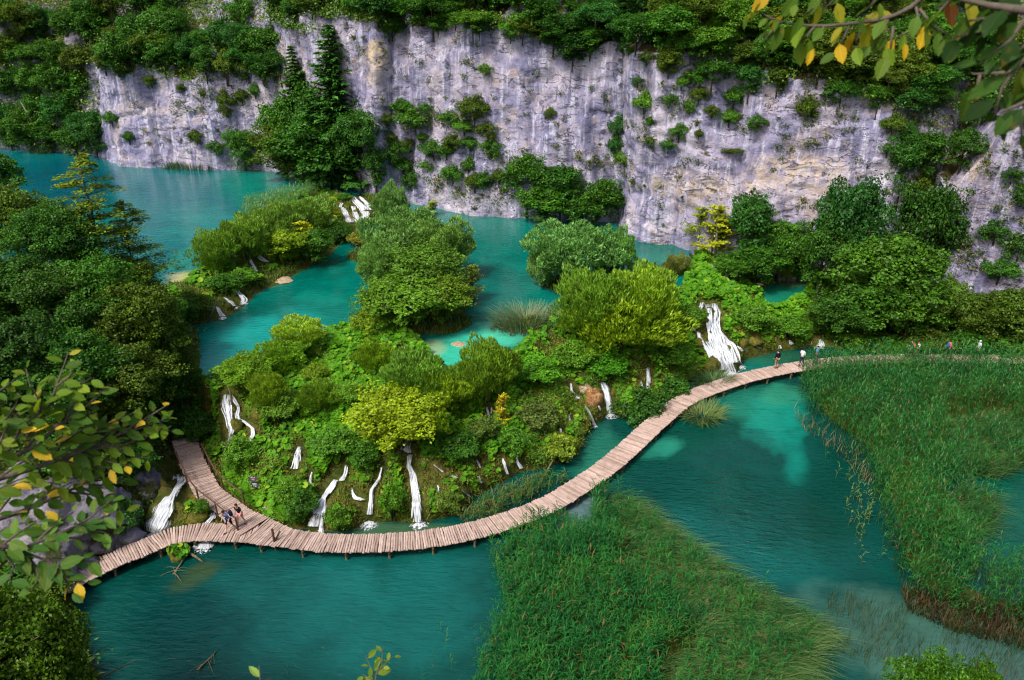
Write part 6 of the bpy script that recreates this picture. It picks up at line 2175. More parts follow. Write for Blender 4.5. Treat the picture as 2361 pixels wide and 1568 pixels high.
# leafy undergrowth that joins shrubs and trees together
def leafy_cover(name, label, P3, nper, spread, leaf, stops, rng, up=0.5):
    n0 = len(P3)
    k = np.repeat(np.arange(n0), nper)
    q = rng.normal(size=(len(k), 3)) * np.array([spread, spread, spread * up])
    q[:, 2] = np.abs(q[:, 2]) * 1.2
    C = P3[k] + q * rng.uniform(0.5, 1.4, n0)[k][:, None]
    n = len(C)
    N = unit(unit(q) * 0.6 + [0, -0.1, 0.7] + rng.normal(size=(n, 3)) * 0.5)
    V, F, r = leaf_cloud(C, N, rng.normal(size=(n, 3)), leaf * rng.uniform(0.6, 1.3, n), leaf * 0.62 * rng.uniform(0.6, 1.3, n), rng)
    cs = shade(rng, n0, stops, P3, 4.0, 61)[k] * rng.uniform(0.6, 1.4, n)[:, None]
    return tag(link(name, mesh_np(name, V, F, M_BLADE, False, {'col': np.repeat(cs, 4, axis=0)})), label, kind='stuff')


def px_points(n, polys, rng, ok):
    out = []
    for poly in polys:
        pa_ = np.array(poly, float)
        c = rng.uniform(pa_.min(0), pa_.max(0), (n * 3, 2))
        c = c[inside(c, pa_)][:n]
        for u, v in c:
            if v < 210 and u > 220 and float(pnoise(np.array([[u / 70, v / 45, 8.1]]))[0]) < -0.06:
                continue
            p, nn = hit(u, v)
            if ok(p, nn):
                out.append(tuple(p))
    return np.array(out)


ru = np.random.default_rng(77)
UST = [(0.025, 0.075, 0.012), (0.045, 0.12, 0.014), (0.08, 0.17, 0.018), (0.13, 0.20, 0.02), (0.04, 0.10, 0.03)]
pts = px_points(1500, [[(225, -60), (640, -60), (640, 205), (560, 205), (430, 190), (300, 150), (225, 150)], [(600, -60), (900, -60), (880, 60), (640, 90)]], ru, lambda p, n: n.z > 0.25)
leafy_cover('undergrowth', 'mixed green scrub covering the slope above the left cliff', pts, 26, 0.75, 0.34, UST, ru)
pts = px_points(2200, [[(860, -80), (1560, -80), (1560, 130), (1300, 110), (1180, 70), (900, 70)], [(1540, -80), (2400, -80), (2400, 250), (2100, 250), (1900, 205), (1700, 190), (1540, 110)]], ru, lambda p, n: n.z > 0.3)
leafy_cover('undergrowth', 'mixed green scrub spilling over the rim of the middle and right cliffs', pts, 26, 0.65, 0.30, UST, ru)
pts = px_points(1300, [[(-100, -70), (225, -70), (225, 360), (-100, 350)]], ru, lambda p, n: p.z > 6.2)
leafy_cover('undergrowth', 'mixed green scrub of the far left shore', pts, 26, 0.9, 0.36, UST, ru)
P = scatter(BANK[:22], 1.3, ru)
P = P[(P[:, 1] > 24) & (P[:, 0] > -62)]
P = P[near_walk(P) > 1.6]
z = G.z(P)
leafy_cover('undergrowth', 'leafy undergrowth between the trees of the left bank', np.concatenate([P, z[:, None]], 1)[z > 0.5], 24, 0.5, 0.20, UST, ru)
P = scatter(RIGHTLAND, 1.6, ru)
P = P[near_walk(P) > 1.5]
leafy_cover('undergrowth', 'leafy undergrowth below the trees behind the right path', np.concatenate([P, G.z(P)[:, None]], 1), 26, 0.5, 0.24, UST, ru)
P = scatter_s(LOWBAR, 3.0, ru)
z = G.z(P)
P3 = np.concatenate([P, z[:, None]], 1)
k = (z > 0.2) & (near_falls(P) > 0.35) & (near_walk(P) > 1.3) & inpx(P3, MOSSY)
leafy_cover('moss_cushions', 'golden and olive moss cushions around the falls', P3[k], 70, 0.26, 0.075, [(0.05, 0.10, 0.01), (0.12, 0.17, 0.015), (0.22, 0.20, 0.03), (0.25, 0.16, 0.05), (0.06, 0.14, 0.012)], ru, 0.75)
P = scatter_s(LOWBAR, 1.0, ru)
z = G.z(P)
P3 = np.concatenate([P, z[:, None]], 1)
k = (z > 0.3) & (near_falls(P) > 0.6) & (near_walk(P) > 1.6) & inpx(P3, MOSSY)
leafy_cover('herbs', 'bright leafy herb clumps standing in the moss around the falls', P3[k], 190, 0.36, 0.12, [(0.04, 0.12, 0.01), (0.07, 0.18, 0.012), (0.12, 0.22, 0.015), (0.16, 0.20, 0.03)], ru, 0.9)
BST = [(0.05, 0.13, 0.012), (0.09, 0.19, 0.014), (0.15, 0.25, 0.018), (0.21, 0.27, 0.02), (0.07, 0.16, 0.03)]
for nm, poly, dn, zm in (('small leafy herbs mixed among the butterbur of the lower barrier', LOWBAR, 2.2, 0.3), ('small leafy herbs on the right end of the barrier', RIGHTBAR, 1.4, 0.4), ('leafy herbs on the upper barrier', UPBAR, 2.0, 4.7)):
    P = scatter_s(poly, dn, ru)
    z = G.z(P)
    P3 = np.concatenate([P, z[:, None]], 1)
    k = (z > zm) & _pool(P) & (near_falls(P) > 0.45) & (near_walk(P) > 1.5) & (fbm(P3 * [1, 1, 0], 3.0, 2, 71) > -0.1)
    leafy_cover('herbs', nm, P3[k], 60, 0.34, 0.11, BST, ru, 0.7)

# little plants all over the cliff
cc = []
col = []
rc = np.random.default_rng(55)
CZ = [np.array(q, float) for q in ([(880, 250), (1180, 270), (1200, 470), (1100, 460), (900, 400)], [(1440, 80), (1640, 100), (1620, 330), (1440, 380)], [(640, 60), (900, 60), (880, 130), (640, 200)], [(380, 150), (620, 180), (620, 260), (400, 260)],
      [(1620, 180), (2120, 250), (2100, 330), (1640, 280)], [(2110, 250), (2361, 300), (2361, 640), (2200, 640), (2230, 420)], [(1180, 330), (1420, 360), (1420, 480), (1180, 460)])]
for _ in range(5200):
    u, v = rc.uniform(220, 2361), rc.uniform(20, 660)
    g = float(pnoise(np.array([[u / 55, v / 55, 3.3]]))[0])
    zone = any(inside(np.array([[u, v]]), q)[0] for q in CZ)
    if rc.random() > np.clip((0.30 if zone else 0.05) + (2.0 if zone else 0.8) * g, 0.02, 1):
        continue
    p, n = hit(u, v)
    if n.z > 0.75 or p.y < 55 or p.z < 5.5:
        continue
    big_ = rc.uniform(0.5, 1.0) if (zone and rc.random() < 0.22) else rc.uniform(0.10, 0.36)
    for q in range(int(10 + 160 * big_ * big_)):
        s = big_
        cc.append((p.x + rc.normal() * s, p.y - 0.1 + rc.normal() * s * 0.4 - 0.1, p.z + rc.normal() * s * 0.6))
        col.append([(0.05, 0.10, 0.018), (0.10, 0.14, 0.02), (0.20, 0.14, 0.04), (0.03, 0.07, 0.015)][rc.integers(0, 4) if q % 3 else 0])
cc, col = np.array(cc), np.array(col)
n = len(cc)
N = unit(rc.normal(size=(n, 3)) * 0.6 + [0, -0.5, 0.8])
V, F, r = leaf_cloud(cc, N, rc.normal(size=(n, 3)), 0.24 * rc.uniform(0.6, 1.4, n), 0.15 * rc.uniform(0.6, 1.4, n), rc)
tag(link('cliff_plants', mesh_np('cliff_plants', V, F, M_BLADE, False, {'col': np.repeat(col, 4, axis=0)})), 'small green and rusty tufts rooted in the cracks of the cliff', kind='stuff')
# ------------------------------------------------------------------ people
SKIN = m_plain('skin', (0.50, 0.30, 0.21), 0.6, 0.3)
_cloth = {}


def cloth(name, c):
    if name not in _cloth:
        _cloth[name] = m_plain(name, c, 0.9, 0.1)
    return _cloth[name]


def skinned(name, verts, edges, radii, mat, parent, root=0, levels=1):
    me = bpy.data.meshes.new(name)
    me.from_pydata(verts, edges, [])
    me.update()
    o = link(name, me, parent)
    md = o.modifiers.new('skin', 'SKIN')
    md.use_smooth_shade = True
    sv = me.skin_vertices[0].data
    for i, r in enumerate(radii):
        r = r if hasattr(r, '__len__') else (r, r)
        sv[i].radius = r
        sv[i].use_root = (i == root)
    sb = o.modifiers.new('smooth', 'SUBSURF')
    sb.levels = sb.render_levels = levels
    me.materials.append(mat)
    return o


def person(label, p, face, shirt, trousers, hair=(0.02, 0.015, 0.012), h=1.72, stride=0.0, lean=0.0, arms=(0.05, 0.05), look=0.0, shorts=False, sleeves=0.5, hat=None, long_hair=False, bend=0.0):
    root = thing('person', label, 'person', p, face)
    k = h / 1.72
    root.scale = (k, k, k)
    V, E, R = [], [], []

    def add(co, r, par=None):
        V.append(co)
        R.append(r)
        if par is not None:
            E.append((par, len(V) - 1))
        return len(V) - 1
    L = lambda z: lean * max(0, z - 0.95)
    pel = add((0, 0, 0.96), (0.135, 0.10))
    wa = add((0, L(1.12), 1.12), (0.12, 0.09), pel)
    ch = add((0, L(1.32), 1.32), (0.155, 0.105), wa)
    nk0 = add((0, L(1.46), 1.46), (0.075, 0.065), ch)
    nk = add((0, L(1.52) + 0.01, 1.52), 0.052, nk0)
    hy = L(1.6) + 0.03 + look * 0.05
    hd = add((0, hy, 1.60 - look * 0.01), (0.072, 0.085), nk)
    hd2 = add((0, hy, 1.685 - look * 0.02), (0.068, 0.082), hd)
    add((0, hy + 0.095, 1.605), 0.016, hd)                       # nose
    for s in (-1, 1):
        add((s * 0.078, hy, 1.61), 0.014, hd)                    # ears
    legs = {}
    for s in (-1, 1):
        st = stride * s
        hip = add((s * 0.095, 0, 0.90), 0.085, pel)
        kn = add((s * 0.10, st * 0.20 + 0.03, 0.50), 0.056, hip)
        cf = add((s * 0.10, st * 0.30 - 0.02, 0.30), 0.050, kn)
        an = add((s * 0.10, st * 0.42 - 0.03, 0.09), 0.036, cf)
        to = add((s * 0.11, st * 0.42 + 0.12, 0.04), (0.042, 0.03), an)
        legs[s] = (V[hip], V[kn], V[cf], V[an], V[to])
    armp = {}
    for s in (-1, 1):
        sw = arms[0 if s < 0 else 1]
        sh = add((s * 0.185, L(1.42), 1.42), 0.058, nk0)
        el = add((s * 0.235, L(1.2) - 0.03 + sw * 0.35, 1.14), 0.040, sh)
        wr = add((s * 0.225, L(1.0) + 0.06 + sw * 1.1, 0.93 + abs(sw) * 0.35), 0.027, el)
        pa = add((s * 0.22, L(1.0) + 0.09 + sw * 1.2, 0.87 + abs(sw) * 0.4), (0.034, 0.022), wr)
        for f in range(4):
            add((s * 0.22 + (f - 1.5) * 0.018, L(1.0) + 0.115 + sw * 1.25, 0.80 + 0.008 * abs(f - 1.5) + abs(sw) * 0.42), 0.009, pa)
        add((s * 0.185, L(1.0) + 0.125 + sw * 1.2, 0.865 + abs(sw) * 0.4), 0.010, pa)
        armp[s] = (V[sh], V[el], V[wr])
    skinned('body', V, E, R, SKIN, root)
    # shirt
    v, e, r = [(0, 0, 0.93), (0, L(1.12), 1.12), (0, L(1.32), 1.33), (0, L(1.45), 1.46)], [(0, 1), (1, 2), (2, 3)], [(0.155, 0.122), (0.140, 0.112), (0.172, 0.122), (0.088, 0.078)]
    for s in (-1, 1):
        a, b, c = armp[s]
        v.append(a)
        r.append(0.073)
        e.append((3, len(v) - 1))
        m = tuple(a[i] + (b[i] - a[i]) * min(1, sleeves * 1.6) for i in range(3))
        v.append(m)
        r.append(0.056)
        e.append((len(v) - 2, len(v) - 1))
        if sleeves > 0.8:
            v.append(tuple(b[i] + (c[i] - b[i]) * 0.9 for i in range(3)))
            r.append(0.038)
            e.append((len(v) - 2, len(v) - 1))
    skinned('shirt', v, e, r, cloth(*shirt), root)
    v, e, r = [(0, 0, 0.97)], [], [(0.148, 0.115)]
    for s in (-1, 1):
        hp, kn, cf, an, to = legs[s]
        v.append(hp)
        r.append(0.100)
        e.append((0, len(v) - 1))
        v.append(kn if not shorts else tuple(hp[i] + (kn[i] - hp[i]) * 0.9 for i in range(3)))
        r.append(0.072)
        e.append((len(v) - 2, len(v) - 1))
        if not shorts:
            v.append(an)
            r.append(0.050)
            e.append((len(v) - 2, len(v) - 1))
    skinned('trousers', v, e, r, cloth(*trousers), root)
    for s in (-1, 1):
        mb = MB()
        an, to = legs[s][3], legs[s][4]
        mb.ball(((an[0] + to[0]) / 2, (an[1] + to[1]) / 2 + 0.01, 0.045), (0.052, 0.14, 0.05), 8, 5)
        mb.build('shoe', cloth('shoe_cloth', (0.06, 0.05, 0.05)), root, True)
    mb = MB()
    mb.ball((0, hy - 0.022, 1.672), (0.090, 0.100, 0.080), 10, 7)
    if long_hair:
        mb.tube([(0, hy - 0.07, 1.64), (0, hy - 0.10, 1.50), (0, hy - 0.09, 1.38)], [0.06, 0.05, 0.02], 7)
    mb.build('hat' if hat else 'hair', cloth('hat_cloth', hat) if hat else cloth('hair_%.2f' % hair[0], hair), root, True)
    return root


def backpack(label, who, color):
    root = thing('backpack', label, 'backpack', who.location, who.rotation_euler[2])
    mb = MB()
    mb.ball((0, -0.20, 1.24), (0.16, 0.10, 0.24), 10, 8)
    mb.build('bag', cloth('pack_%.2f_%.2f' % color[:2], color), root, True)
    mb = MB()
    mb.ball((0, -0.28, 1.14), (0.12, 0.05, 0.11), 8, 6)
    mb.build('pocket', cloth('pack_%.2f_%.2f' % color[:2], color), root, True)
    for s in (-1, 1):
        mb = MB()
        mb.tube([(s * 0.10, -0.12, 1.44), (s * 0.11, 0.02, 1.50), (s * 0.11, 0.14, 1.36), (s * 0.12, 0.10, 1.12), (s * 0.12, -0.12, 1.06)], 0.018, 5)
        mb.build('strap', cloth('strap_cloth', (0.03, 0.03, 0.04)), root)
    return root


ZD = ZW + 0.035
def deck(u, v):
    p = at_z(u, v, ZD)
    best = None
    for line, w in WALK_LINES:
        for q in line:
            d = (q.x - p.x) ** 2 + (q.y - p.y) ** 2
            if best is None or d < best[0]:
                best = (d, q.z)
    p.z = best[1] + 0.035
    return p


pa = person('person in black shirt and pink shorts leaning forward beside the junction handrail', deck(558, 1213), math.radians(160), ('black_cloth', (0.012, 0.012, 0.015)), ('pink_cloth', (0.62, 0.26, 0.28)), lean=0.28, stride=0.6, arms=(0.18, 0.05), shorts=True)
pb = person('person in blue with dark backpack bending down at the rail end', deck(532, 1224), math.radians(150), ('blue_cloth', (0.05, 0.11, 0.32)), ('navy_cloth', (0.012, 0.015, 0.04)), lean=0.45, stride=0.7, arms=(0.12, 0.2), shorts=True)
backpack('dark navy backpack worn by the bending person in blue', pb, (0.015, 0.02, 0.06))
person('person in black top and khaki trousers standing alone on the far boardwalk', deck(1789, 849), math.radians(20), ('black_top', (0.012, 0.013, 0.02)), ('khaki_cloth', (0.28, 0.20, 0.12)), sleeves=1.0)
person('person in a white top and dark trousers where the boardwalk enters the reeds', deck(1846, 845), math.radians(-60), ('white_cloth', (0.80, 0.80, 0.82)), ('dark_cloth', (0.02, 0.03, 0.05)), arms=(0.12, 0.18), stride=0.3)
person('person in light blue half hidden behind the left end of the right reed bed', deck(1880, 839), math.radians(40), ('lightblue_cloth', (0.12, 0.38, 0.70)), ('grey_cloth', (0.10, 0.10, 0.11)), stride=0.5)
pc = person('person in navy walking between an orange pack and a white bundle behind the reeds', deck(2096, 827), math.radians(80), ('navy_top', (0.02, 0.02, 0.07)), ('dark_cloth', (0.02, 0.03, 0.05)), stride=0.8, arms=(0.25, 0.25))
backpack('orange red backpack on the walker in navy behind the reeds', pc, (0.80, 0.16, 0.08))
person('person in a white shirt walking just ahead of the one with the orange pack', deck(2112, 827), math.radians(80), ('white_cloth', (0.80, 0.80, 0.82)), ('brown_cloth', (0.16, 0.08, 0.05)), stride=0.6, h=1.6)
pd = person('person in a pink top carrying a bright blue backpack on the far path', deck(2182, 828), math.radians(-85), ('pink_top', (0.72, 0.10, 0.28)), ('olive_cloth', (0.10, 0.10, 0.06)), stride=0.8, arms=(0.3, 0.2))
backpack('bright blue backpack worn by the walker in pink', pd, (0.03, 0.10, 0.55))
person('person in grey with a pale hat, last walker toward the right edge', deck(2250, 828), math.radians(85), ('palegrey_cloth', (0.45, 0.52, 0.60)), ('navy_cloth', (0.012, 0.015, 0.04)), stride=0.7, hat=(0.30, 0.55, 0.60))

# ------------------------------------------------------------------ information board in the butterbur
p, n = hit(590, 1140)
sg = thing('information_board', 'small dark information board leaning on a post among the butterbur', 'sign', (p.x, p.y, p.z), math.radians(12))
MBK = m_plain('board_black', (0.012, 0.014, 0.022), 0.5, 0.3)
MRD = m_plain('board_red', (0.45, 0.05, 0.03), 0.6)
MWH = m_plain('board_white', (0.62, 0.64, 0.68), 0.6)
R = Matrix.Rotation(math.radians(-38), 4, 'X') @ Matrix.Rotation(math.radians(12), 4, 'Y')
for q in (0, 1):
    off = Vector((0.06 * q, -0.10 * q, 1.22 - 0.42 * q))
    mb = MB()
    mb.box(off, (0.50, 0.03, 0.36), R)
    pn_ = mb.build('panel', MBK, sg)
    for i in range(3):
        mb = MB()
        mb.box(off + R @ Vector((-0.05 + 0.03 * i, -0.020, 0.09 - 0.08 * i)), (0.26 - 0.04 * i, 0.006, 0.022), R)
        mb.build('print', MRD if (i == 1 and q == 0) else MWH, pn_)
mb = MB()
mb.tube([(0, 0.06, -0.2), (0, 0.05, 1.35)], 0.035, 6)
mb.build('post', M_RAIL, sg)

# ------------------------------------------------------------------ loose timber and dead wood
def log(label, a, b, r, name='log', mat=None, twigs=0, sag=0.0):
    A, B = Vector(a), Vector(b)
    mb = MB()
    mid = A.lerp(B, 0.5) + Vector((0.05, 0.05, sag))
    mb.tube([A, mid, B], [r, r * 0.8, r * 0.45], 7)
    for i in range(twigs):
        t = random.uniform(0.3, 0.95)
        s = A.lerp(B, t)
        e = s + Vector((random.uniform(-1, 1), random.uniform(-1.2, 0.6), random.uniform(-0.1, 0.35))) * 0.9
        mb.tube([s, s.lerp(e, 0.5) + Vector((0, 0, 0.08)), e], [r * 0.4, r * 0.25, r * 0.08], 4, False)
    return tag(mb.build(name, mat or M_POSTWOOD, None, True), label, 'log' if name == 'log' else name.replace('_', ' '))


log('broken mossy log jutting into the lake below the left branch of the boardwalk', at_z(428, 1272, 0.2), at_z(468, 1296, 0.02), 0.10)
log('bare branch with twigs lying in the shallow water under the log', at_z(425, 1285, 0.15), at_z(398, 1325, 0.0), 0.06, 'fallen_branch', None, 9)
log('pale dead branch half sunk near the bottom left tree', at_z(455, 1545, 0.05), at_z(500, 1500, 0.05), 0.05, 'fallen_branch', M_POSTWOOD, 6)
log('brown leaning stick in the bush on the grassy point', at_z(1254, 1098, 0.1), at_z(1285, 1040, 1.4), 0.07, 'fallen_branch')
log('grey broken pole standing in the head of the forked waterfall', hit(538, 940)[0] + Vector((0, -.2, -0.2)), hit(538, 940)[0] + Vector((0, -.2, 1.9)), 0.09, 'dead_pole')
log('dead pale trunk rising above the pale yellow tree at the cliff', hit(1648, 605)[0], Vector((hit(1648, 605)[0].x - 0.4, hit(1648, 605)[0].y, z_on(1650, 445, hit(1648, 605)[0].y))), 0.14, 'dead_tree', M_PALEBARK, 5)
log('thin dead trunk in the wood on the far left shore', at_z(112, 352, Z_UP), Vector((at_z(112, 352, Z_UP).x - 2.4, at_z(112, 352, Z_UP).y, Z_UP + 8)), 0.12, 'dead_tree', M_PALEBARK, 6)
log('bare stick leaning up from the bank by the brown shallow', at_z(690, 700, 5) * 1.0 if False else hit(700, 1)[0] if False else hit(478, 745)[0], hit(478, 745)[0] + Vector((1.2, 0, 2.2)), 0.04, 'fallen_branch', M_PALEBARK, 3)
log('submerged forked branch off the left side of the big island', at_z(868, 640, Z_MID + .02), at_z(880, 688, Z_MID + .02), 0.05, 'fallen_branch', M_PALEBARK, 5)

# ------------------------------------------------------------------ leafy branches close to the viewer
def leaf_shape(seed):
    """pointed oval leaf, folded along its midrib, with a toothed edge; length 1 along +X"""
    r = random.Random(seed)
    n = 9
    V = []
    cup, droop = r.uniform(0.10, 0.22), r.uniform(0.04, 0.16)
    tw = r.uniform(-0.15, 0.15)
    for i in range(n + 1):
        t = i / n
        z = -droop * t * t
        V.append((t, 0, z))
    up, lo = [], []
    for i in range(1, n):
        t = i / n
        w = 0.255 * math.sin(math.pi * t ** 0.82) ** 0.85
        w *= 1.0 + (0.07 if i % 2 else -0.05)
        z = -droop * t * t
        up.append((t + 0.03 * (i % 2), w, z + cup * w + tw * w * t))
        lo.append((t + 0.03 * (i % 2), -w, z + cup * w - tw * w * t))
    iu = len(V)
    V += up
    il = len(V)
    V += lo
    F = [(0, 1, iu), (0, il, 1)]
    for i in range(1, n - 1):
        F.append((i, i + 1, iu + i, iu + i - 1))
        F.append((i, il + i - 1, il + i, i + 1))
    F += [(n - 1, n, iu + n - 2), (n - 1, il + n - 2, n)]
    return V, F


def m_near_leaf():
    k = NT('hornbeam_leaf')
    oi = k.n('ObjectInfo')
    p = k.objpos()
    c = oi.outputs['Color']
    # side veins
    sx = k.n('SeparateXYZ')
    k.l(p, sx.inputs[0])
    ay = k.math('ABSOLUTE', sx.outputs[1])
    vein = k.math('SINE', k.math('MULTIPLY', k.math('SUBTRACT', sx.outputs[0], k.math('MULTIPLY', ay, 0.9)), 62.0))
    vf = k.ramp(vein, [(0.0, 0.86), (0.9, 1.0), (1.0, 1.25)])
    c = k.mix(1.0, c, vf, 'MULTIPLY')
    mid = k.ramp(ay, [(0.0, 1.45), (0.018, 1.0)])
    c = k.mix(1.0, c, mid, 'MULTIPLY')
    sp = k.ramp(k.noise(k.pos(), 28.0, 3, 0.6), [(0.62, 0.0), (0.72, 0.5)])
    c = k.mix(sp, c, (0.22, 0.13, 0.02))
    d = k.bsdf(c, 0.55, 0.12)
    t = k.n('BsdfTranslucent')
    k.l(k.mix(1.0, c, (1.5, 1.5, 0.5), 'MULTIPLY'), t.inputs['Color'])
    m = k.n('MixShader')
    m.inputs[0].default_value = 0.38
    k.l(d.outputs[0], m.inputs[1])
    k.l(t.outputs[0], m.inputs[2])
    return k.done(m)


M_NEAR = m_near_leaf()
LEAVES = []
for i in range(5):
    V, F = leaf_shape(i)
    me = bpy.data.meshes.new('leaf')
    me.from_pydata(V, [], F)
    me.update()
    me.materials.append(M_NEAR)
    LEAVES.append(me)


def leafy_branch(label, twigs, dist, size, palette, group, spacing=1.0, wood=0.010, upbias=0.9, hang=0.0, rs=1):
    """twigs: list of lists of (u, v[, distance]) from thick to thin; leaves alternate along them"""
    rnd = random.Random(rs)
    o0 = at_d(twigs[0][0][0], twigs[0][0][1], dist)
    root = thing('leafy_branch', label, 'branch', o0, 0, group)
    for ti, tw in enumerate(twigs):
        pts = [at_d(q[0], q[1], (q[2] if len(q) > 2 else dist)) for q in tw]
        line = catmull(pts, size * 0.16)
        mb = MB()
        r0 = wood * (1.0 if ti == 0 else 0.5)
        nn = max(2, len(line) // 3)
        sub = [line[int(i * (len(line) - 1) / (nn - 1))] - o0 for i in range(nn)]
        mb.tube(sub, [r0 * (1 - 0.8 * i / (nn - 1)) + 0.0008 for i in range(nn)], 5)
        mb.build('twig', M_BARK, root, True)
        step = max(1, int(round(3.2 * spacing)))
        start = 2 if ti else int(len(line) * 0.25)
        side = 1
        for i in range(start, len(line), step):
            p = line[i]
            t = (line[min(i + 2, len(line) - 1)] - line[max(i - 2, 0)]).normalized()
            nrm = Vector((rnd.gauss(0, 0.38), rnd.gauss(-0.30, 0.38), upbias)).normalized()
            sd = t.cross(nrm).normalized() * side
            side = -side
            ax = (t * rnd.uniform(0.3, 0.9) + sd * rnd.uniform(0.6, 1.0) + Vector((0, 0, -hang)) + Vector((rnd.gauss(0, .2), rnd.gauss(0, .2), rnd.gauss(-.1, .2)))).normalized()
            nrm = (nrm - ax * nrm.dot(ax)).normalized()
            b = nrm.cross(ax)
            s = size * rnd.uniform(0.6, 1.15) * (0.75 if i > len(line) - 8 else 1)
            M = Matrix((ax, b, nrm)).transposed().to_4x4()
            M = Matrix.Translation(p - o0 + ax * 0.006) @ M @ Matrix.Diagonal((s, s * rnd.uniform(0.85, 1.15), s, 1))
            c = rnd.choices([q[0] for q in palette], [q[1] for q in palette])[0]
            kk = rnd.uniform(0.75, 1.25)
            lf = link('leaf', LEAVES[rnd.randrange(5)], root, color=(c[0] * kk, c[1] * kk, c[2] * kk))
            lf.matrix_local = M
            if c[0] > 0.3:
                lf['label'] = 'yellowed leaf'
            elif c[1] < 0.09 and c[0] > 0.15:
                lf['label'] = 'brown dead leaf'
    return root


PAL_L = [((0.05, 0.12, 0.010), 12), ((0.095, 0.175, 0.010), 12), ((0.15, 0.22, 0.015), 4), ((0.52, 0.36, 0.03), 1.4), ((0.30, 0.28, 0.03), 1.2)]
FG = 'hornbeam branches near the viewer at the left'
leafy_branch('leafy hornbeam branch rising highest at the left, tip at the middle of the frame height',
             [[(-60, 1075), (60, 1040), (130, 985), (190, 945), (242, 895)], [(60, 1040), (105, 960), (130, 890), (158, 812)], [(60, 1010), (95, 940), (70, 890), (60, 850)], [(110, 940), (150, 900), (190, 885), (215, 870)],
              [(-20, 1060), (20, 980), (60, 930)], [(120, 985), (180, 960), (225, 950)], [(100, 960), (60, 915), (30, 905)], [(130, 890), (170, 860), (180, 838)], [(20, 1040), (50, 985), (105, 940)], [(-40, 1000), (20, 960), (50, 900)], [(-50, 1030), (30, 1010), (90, 1000)], [(150, 975), (170, 930), (200, 905)], [(-60, 930), (0, 900), (40, 870)]], 2.75, 0.064, PAL_L, FG, 0.6, 0.008, rs=1)
leafy_branch('leafy hornbeam branch reaching farthest right toward the spur, above the torrent',
             [[(-60, 1120), (60, 1085), (160, 1050), (240, 1020), (320, 975), (392, 930)], [(160, 1050), (230, 990), (280, 965), (310, 950)], [(200, 1035), (270, 1030), (330, 1010), (395, 985)], [(240, 1020), (300, 1050), (350, 1060)],
              [(100, 1070), (160, 1010), (215, 975)], [(60, 1085), (100, 1040), (150, 1000)], [(280, 1000), (330, 985), (385, 965)], [(140, 1060), (200, 1075), (270, 1080)], [(230, 1020), (260, 990), (300, 985)],
              [(0, 1100), (60, 1060), (120, 1035)], [(-60, 1150), (20, 1120), (90, 1110), (150, 1120)], [(340, 965), (370, 975), (400, 1000)], [(180, 1045), (230, 1060), (300, 1075)]], 2.85, 0.064, PAL_L, FG, 0.6, 0.009, rs=2)
leafy_branch('leafy hornbeam branch hanging lower, over the crags',
             [[(-60, 1215), (60, 1175), (150, 1135), (230, 1100), (301, 1060)], [(60, 1175), (110, 1140), (170, 1110)], [(150, 1135), (210, 1140), (270, 1155)], [(-20, 1200), (30, 1140), (60, 1100)], [(100, 1160), (130, 1100), (190, 1080)], [(200, 1115), (250, 1120), (290, 1100)],
              [(-40, 1150), (20, 1115), (80, 1095)], [(-50, 1260), (20, 1215), (90, 1200)], [(180, 1120), (240, 1150), (290, 1180)]], 2.95, 0.066, PAL_L, FG, 0.65, 0.008, rs=3)
leafy_branch('leafy hornbeam branch drooping across the end of the left boardwalk branch',
             [[(-60, 1240), (40, 1265), (110, 1240), (200, 1205), (262, 1185)], [(110, 1240), (170, 1240), (230, 1225), (270, 1240)], [(40, 1265), (100, 1290), (170, 1290), (235, 1300)], [(60, 1280), (90, 1320), (70, 1370)], [(100, 1290), (140, 1320), (165, 1370)],
              [(-20, 1255), (30, 1300), (20, 1350)], [(150, 1225), (200, 1200), (240, 1165), (262, 1150)], [(80, 1255), (120, 1215), (170, 1180)], [(110, 1290), (150, 1330), (200, 1345)], [(0, 1262), (40, 1230), (90, 1200)]], 2.75, 0.068, [((0.04, 0.105, 0.016), 12), ((0.075, 0.16, 0.02), 10), ((0.11, 0.19, 0.03), 4), ((0.52, 0.36, 0.03), 0.8)], FG, 0.62, 0.008, rs=4)
PAL_R = [((0.07, 0.14, 0.015), 9), ((0.12, 0.20, 0.018), 8), ((0.55, 0.36, 0.02), 2.2), ((0.28, 0.27, 0.02), 3), ((0.22, 0.08, 0.03), 0.5)]
FR = 'branches near the viewer at the top right'
leafy_branch('sunlit leafy twigs hanging along the top edge, yellow leaves among the green',
             [[(2160, -40), (2110, 10), (2050, 40), (1960, 55), (1880, 60), (1800, 50), (1735, 20)], [(1880, 60), (1840, 90), (1835, 120)], [(1960, 55), (1935, 90), (1930, 130)], [(2050, 40), (2020, 75), (2010, 120)], [(2110, 10), (2120, 60), (2085, 95)], [(1800, 50), (1775, 80), (1760, 95)],
              [(2060, -40), (2030, 0), (1985, 30)], [(1900, -40), (1890, 10), (1850, 35)], [(1790, -40), (1765, 0), (1725, 30)], [(1990, 50), (1960, 85), (1975, 110)], [(1900, 60), (1870, 75), (1880, 110)], [(2120, 20), (2160, 70), (2200, 90)], [(2200, -30), (2170, 30), (2120, 60), (2060, 90)], [(1960, -40), (1930, 0), (1890, 30)], [(2230, -40), (2230, 40), (2200, 120)], [(1850, -40), (1830, 10), (1790, 45)], [(2060, 60), (2040, 100), (2050, 140)]], 2.2, 0.072, PAL_R, FR, 0.62, 0.006, 0.75, 0.65, rs=5)
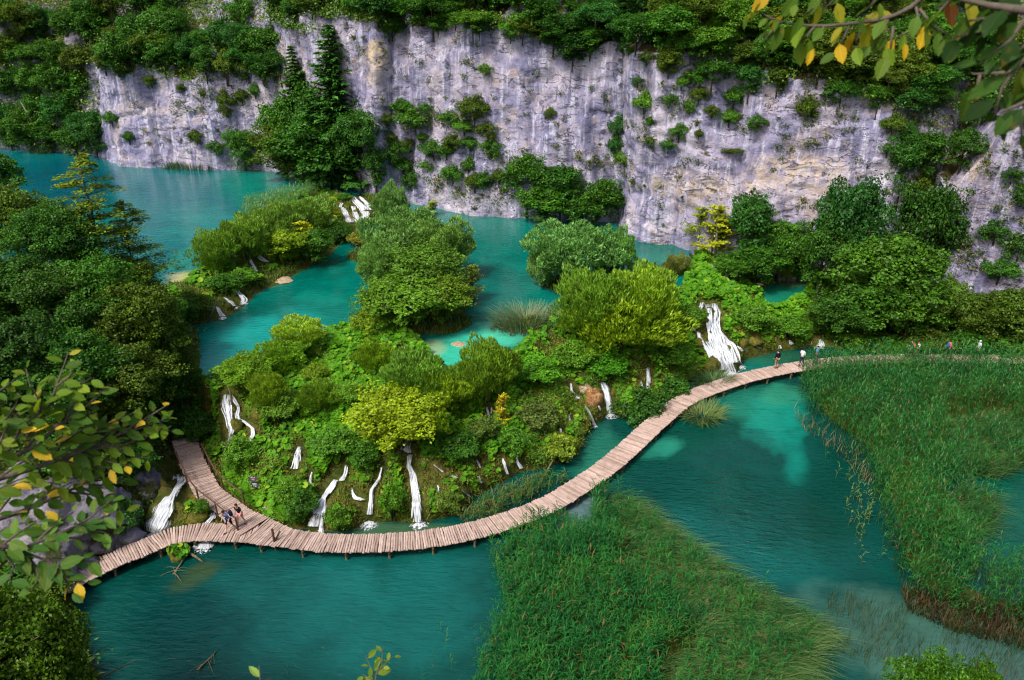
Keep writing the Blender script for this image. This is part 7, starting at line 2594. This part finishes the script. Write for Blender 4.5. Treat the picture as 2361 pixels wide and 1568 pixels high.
PAL_D = [((0.018, 0.05, 0.008), 14), ((0.035, 0.085, 0.012), 7), ((0.09, 0.13, 0.012), 2), ((0.55, 0.36, 0.02), 0.7)]  # shade on the corner branch is put into these dark leaf colours
leafy_branch('dark shaded branch with large leaves filling the top right corner',
             [[(2420, 30), (2330, 20), (2240, 5), (2160, -20)], [(2380, 20), (2340, 80), (2290, 130), (2250, 150)], [(2400, 90), (2350, 150), (2310, 200), (2290, 280)], [(2330, 20), (2290, 60), (2240, 80), (2180, 90)], [(2420, 160), (2370, 230), (2350, 300), (2360, 340)], [(2400, 60), (2360, 100), (2340, 130)],
              [(2400, 220), (2340, 250), (2300, 262)], [(2400, 0), (2300, 40), (2220, 50)], [(2420, 100), (2380, 140), (2350, 180)]], 1.7, 0.070, PAL_D, FR, 0.62, 0.009, 0.6, 0.5, rs=6)
leafy_branch('dangling twig with a brown curled leaf left of the dark corner branch',
             [[(2400, 130), (2330, 165), (2280, 175), (2235, 170)], [(2260, 172), (2250, 210), (2245, 235)], [(2300, 172), (2270, 200), (2230, 220)]], 1.9, 0.075, [((0.24, 0.085, 0.03), 4), ((0.50, 0.34, 0.03), 3), ((0.06, 0.12, 0.012), 4)], FR, 1.0, 0.006, 0.5, 0.8, rs=7)
leafy_branch('small sprig of yellow green leaves sticking up at the bottom middle',
             [[(862, 1620), (866, 1560), (880, 1520), (884, 1488)], [(866, 1560), (850, 1530), (840, 1505)], [(872, 1545), (895, 1525), (908, 1512)], [(864, 1570), (845, 1560), (832, 1552)]], 3.2, 0.055, [((0.10, 0.19, 0.02), 8), ((0.16, 0.24, 0.025), 6), ((0.5, 0.36, 0.03), 1)], 'sprigs at the bottom edge', 0.8, 0.003, rs=8)
leafy_branch('pair of pale young leaves at the bottom edge left of the sprig',
             [[(602, 1640), (598, 1590), (600, 1560), (597, 1535)], [(600, 1580), (612, 1568), (625, 1562)]], 2.9, 0.062, [((0.20, 0.32, 0.06), 8), ((0.10, 0.2, 0.03), 3)], 'sprigs at the bottom edge', 2.2, 0.003, rs=9)
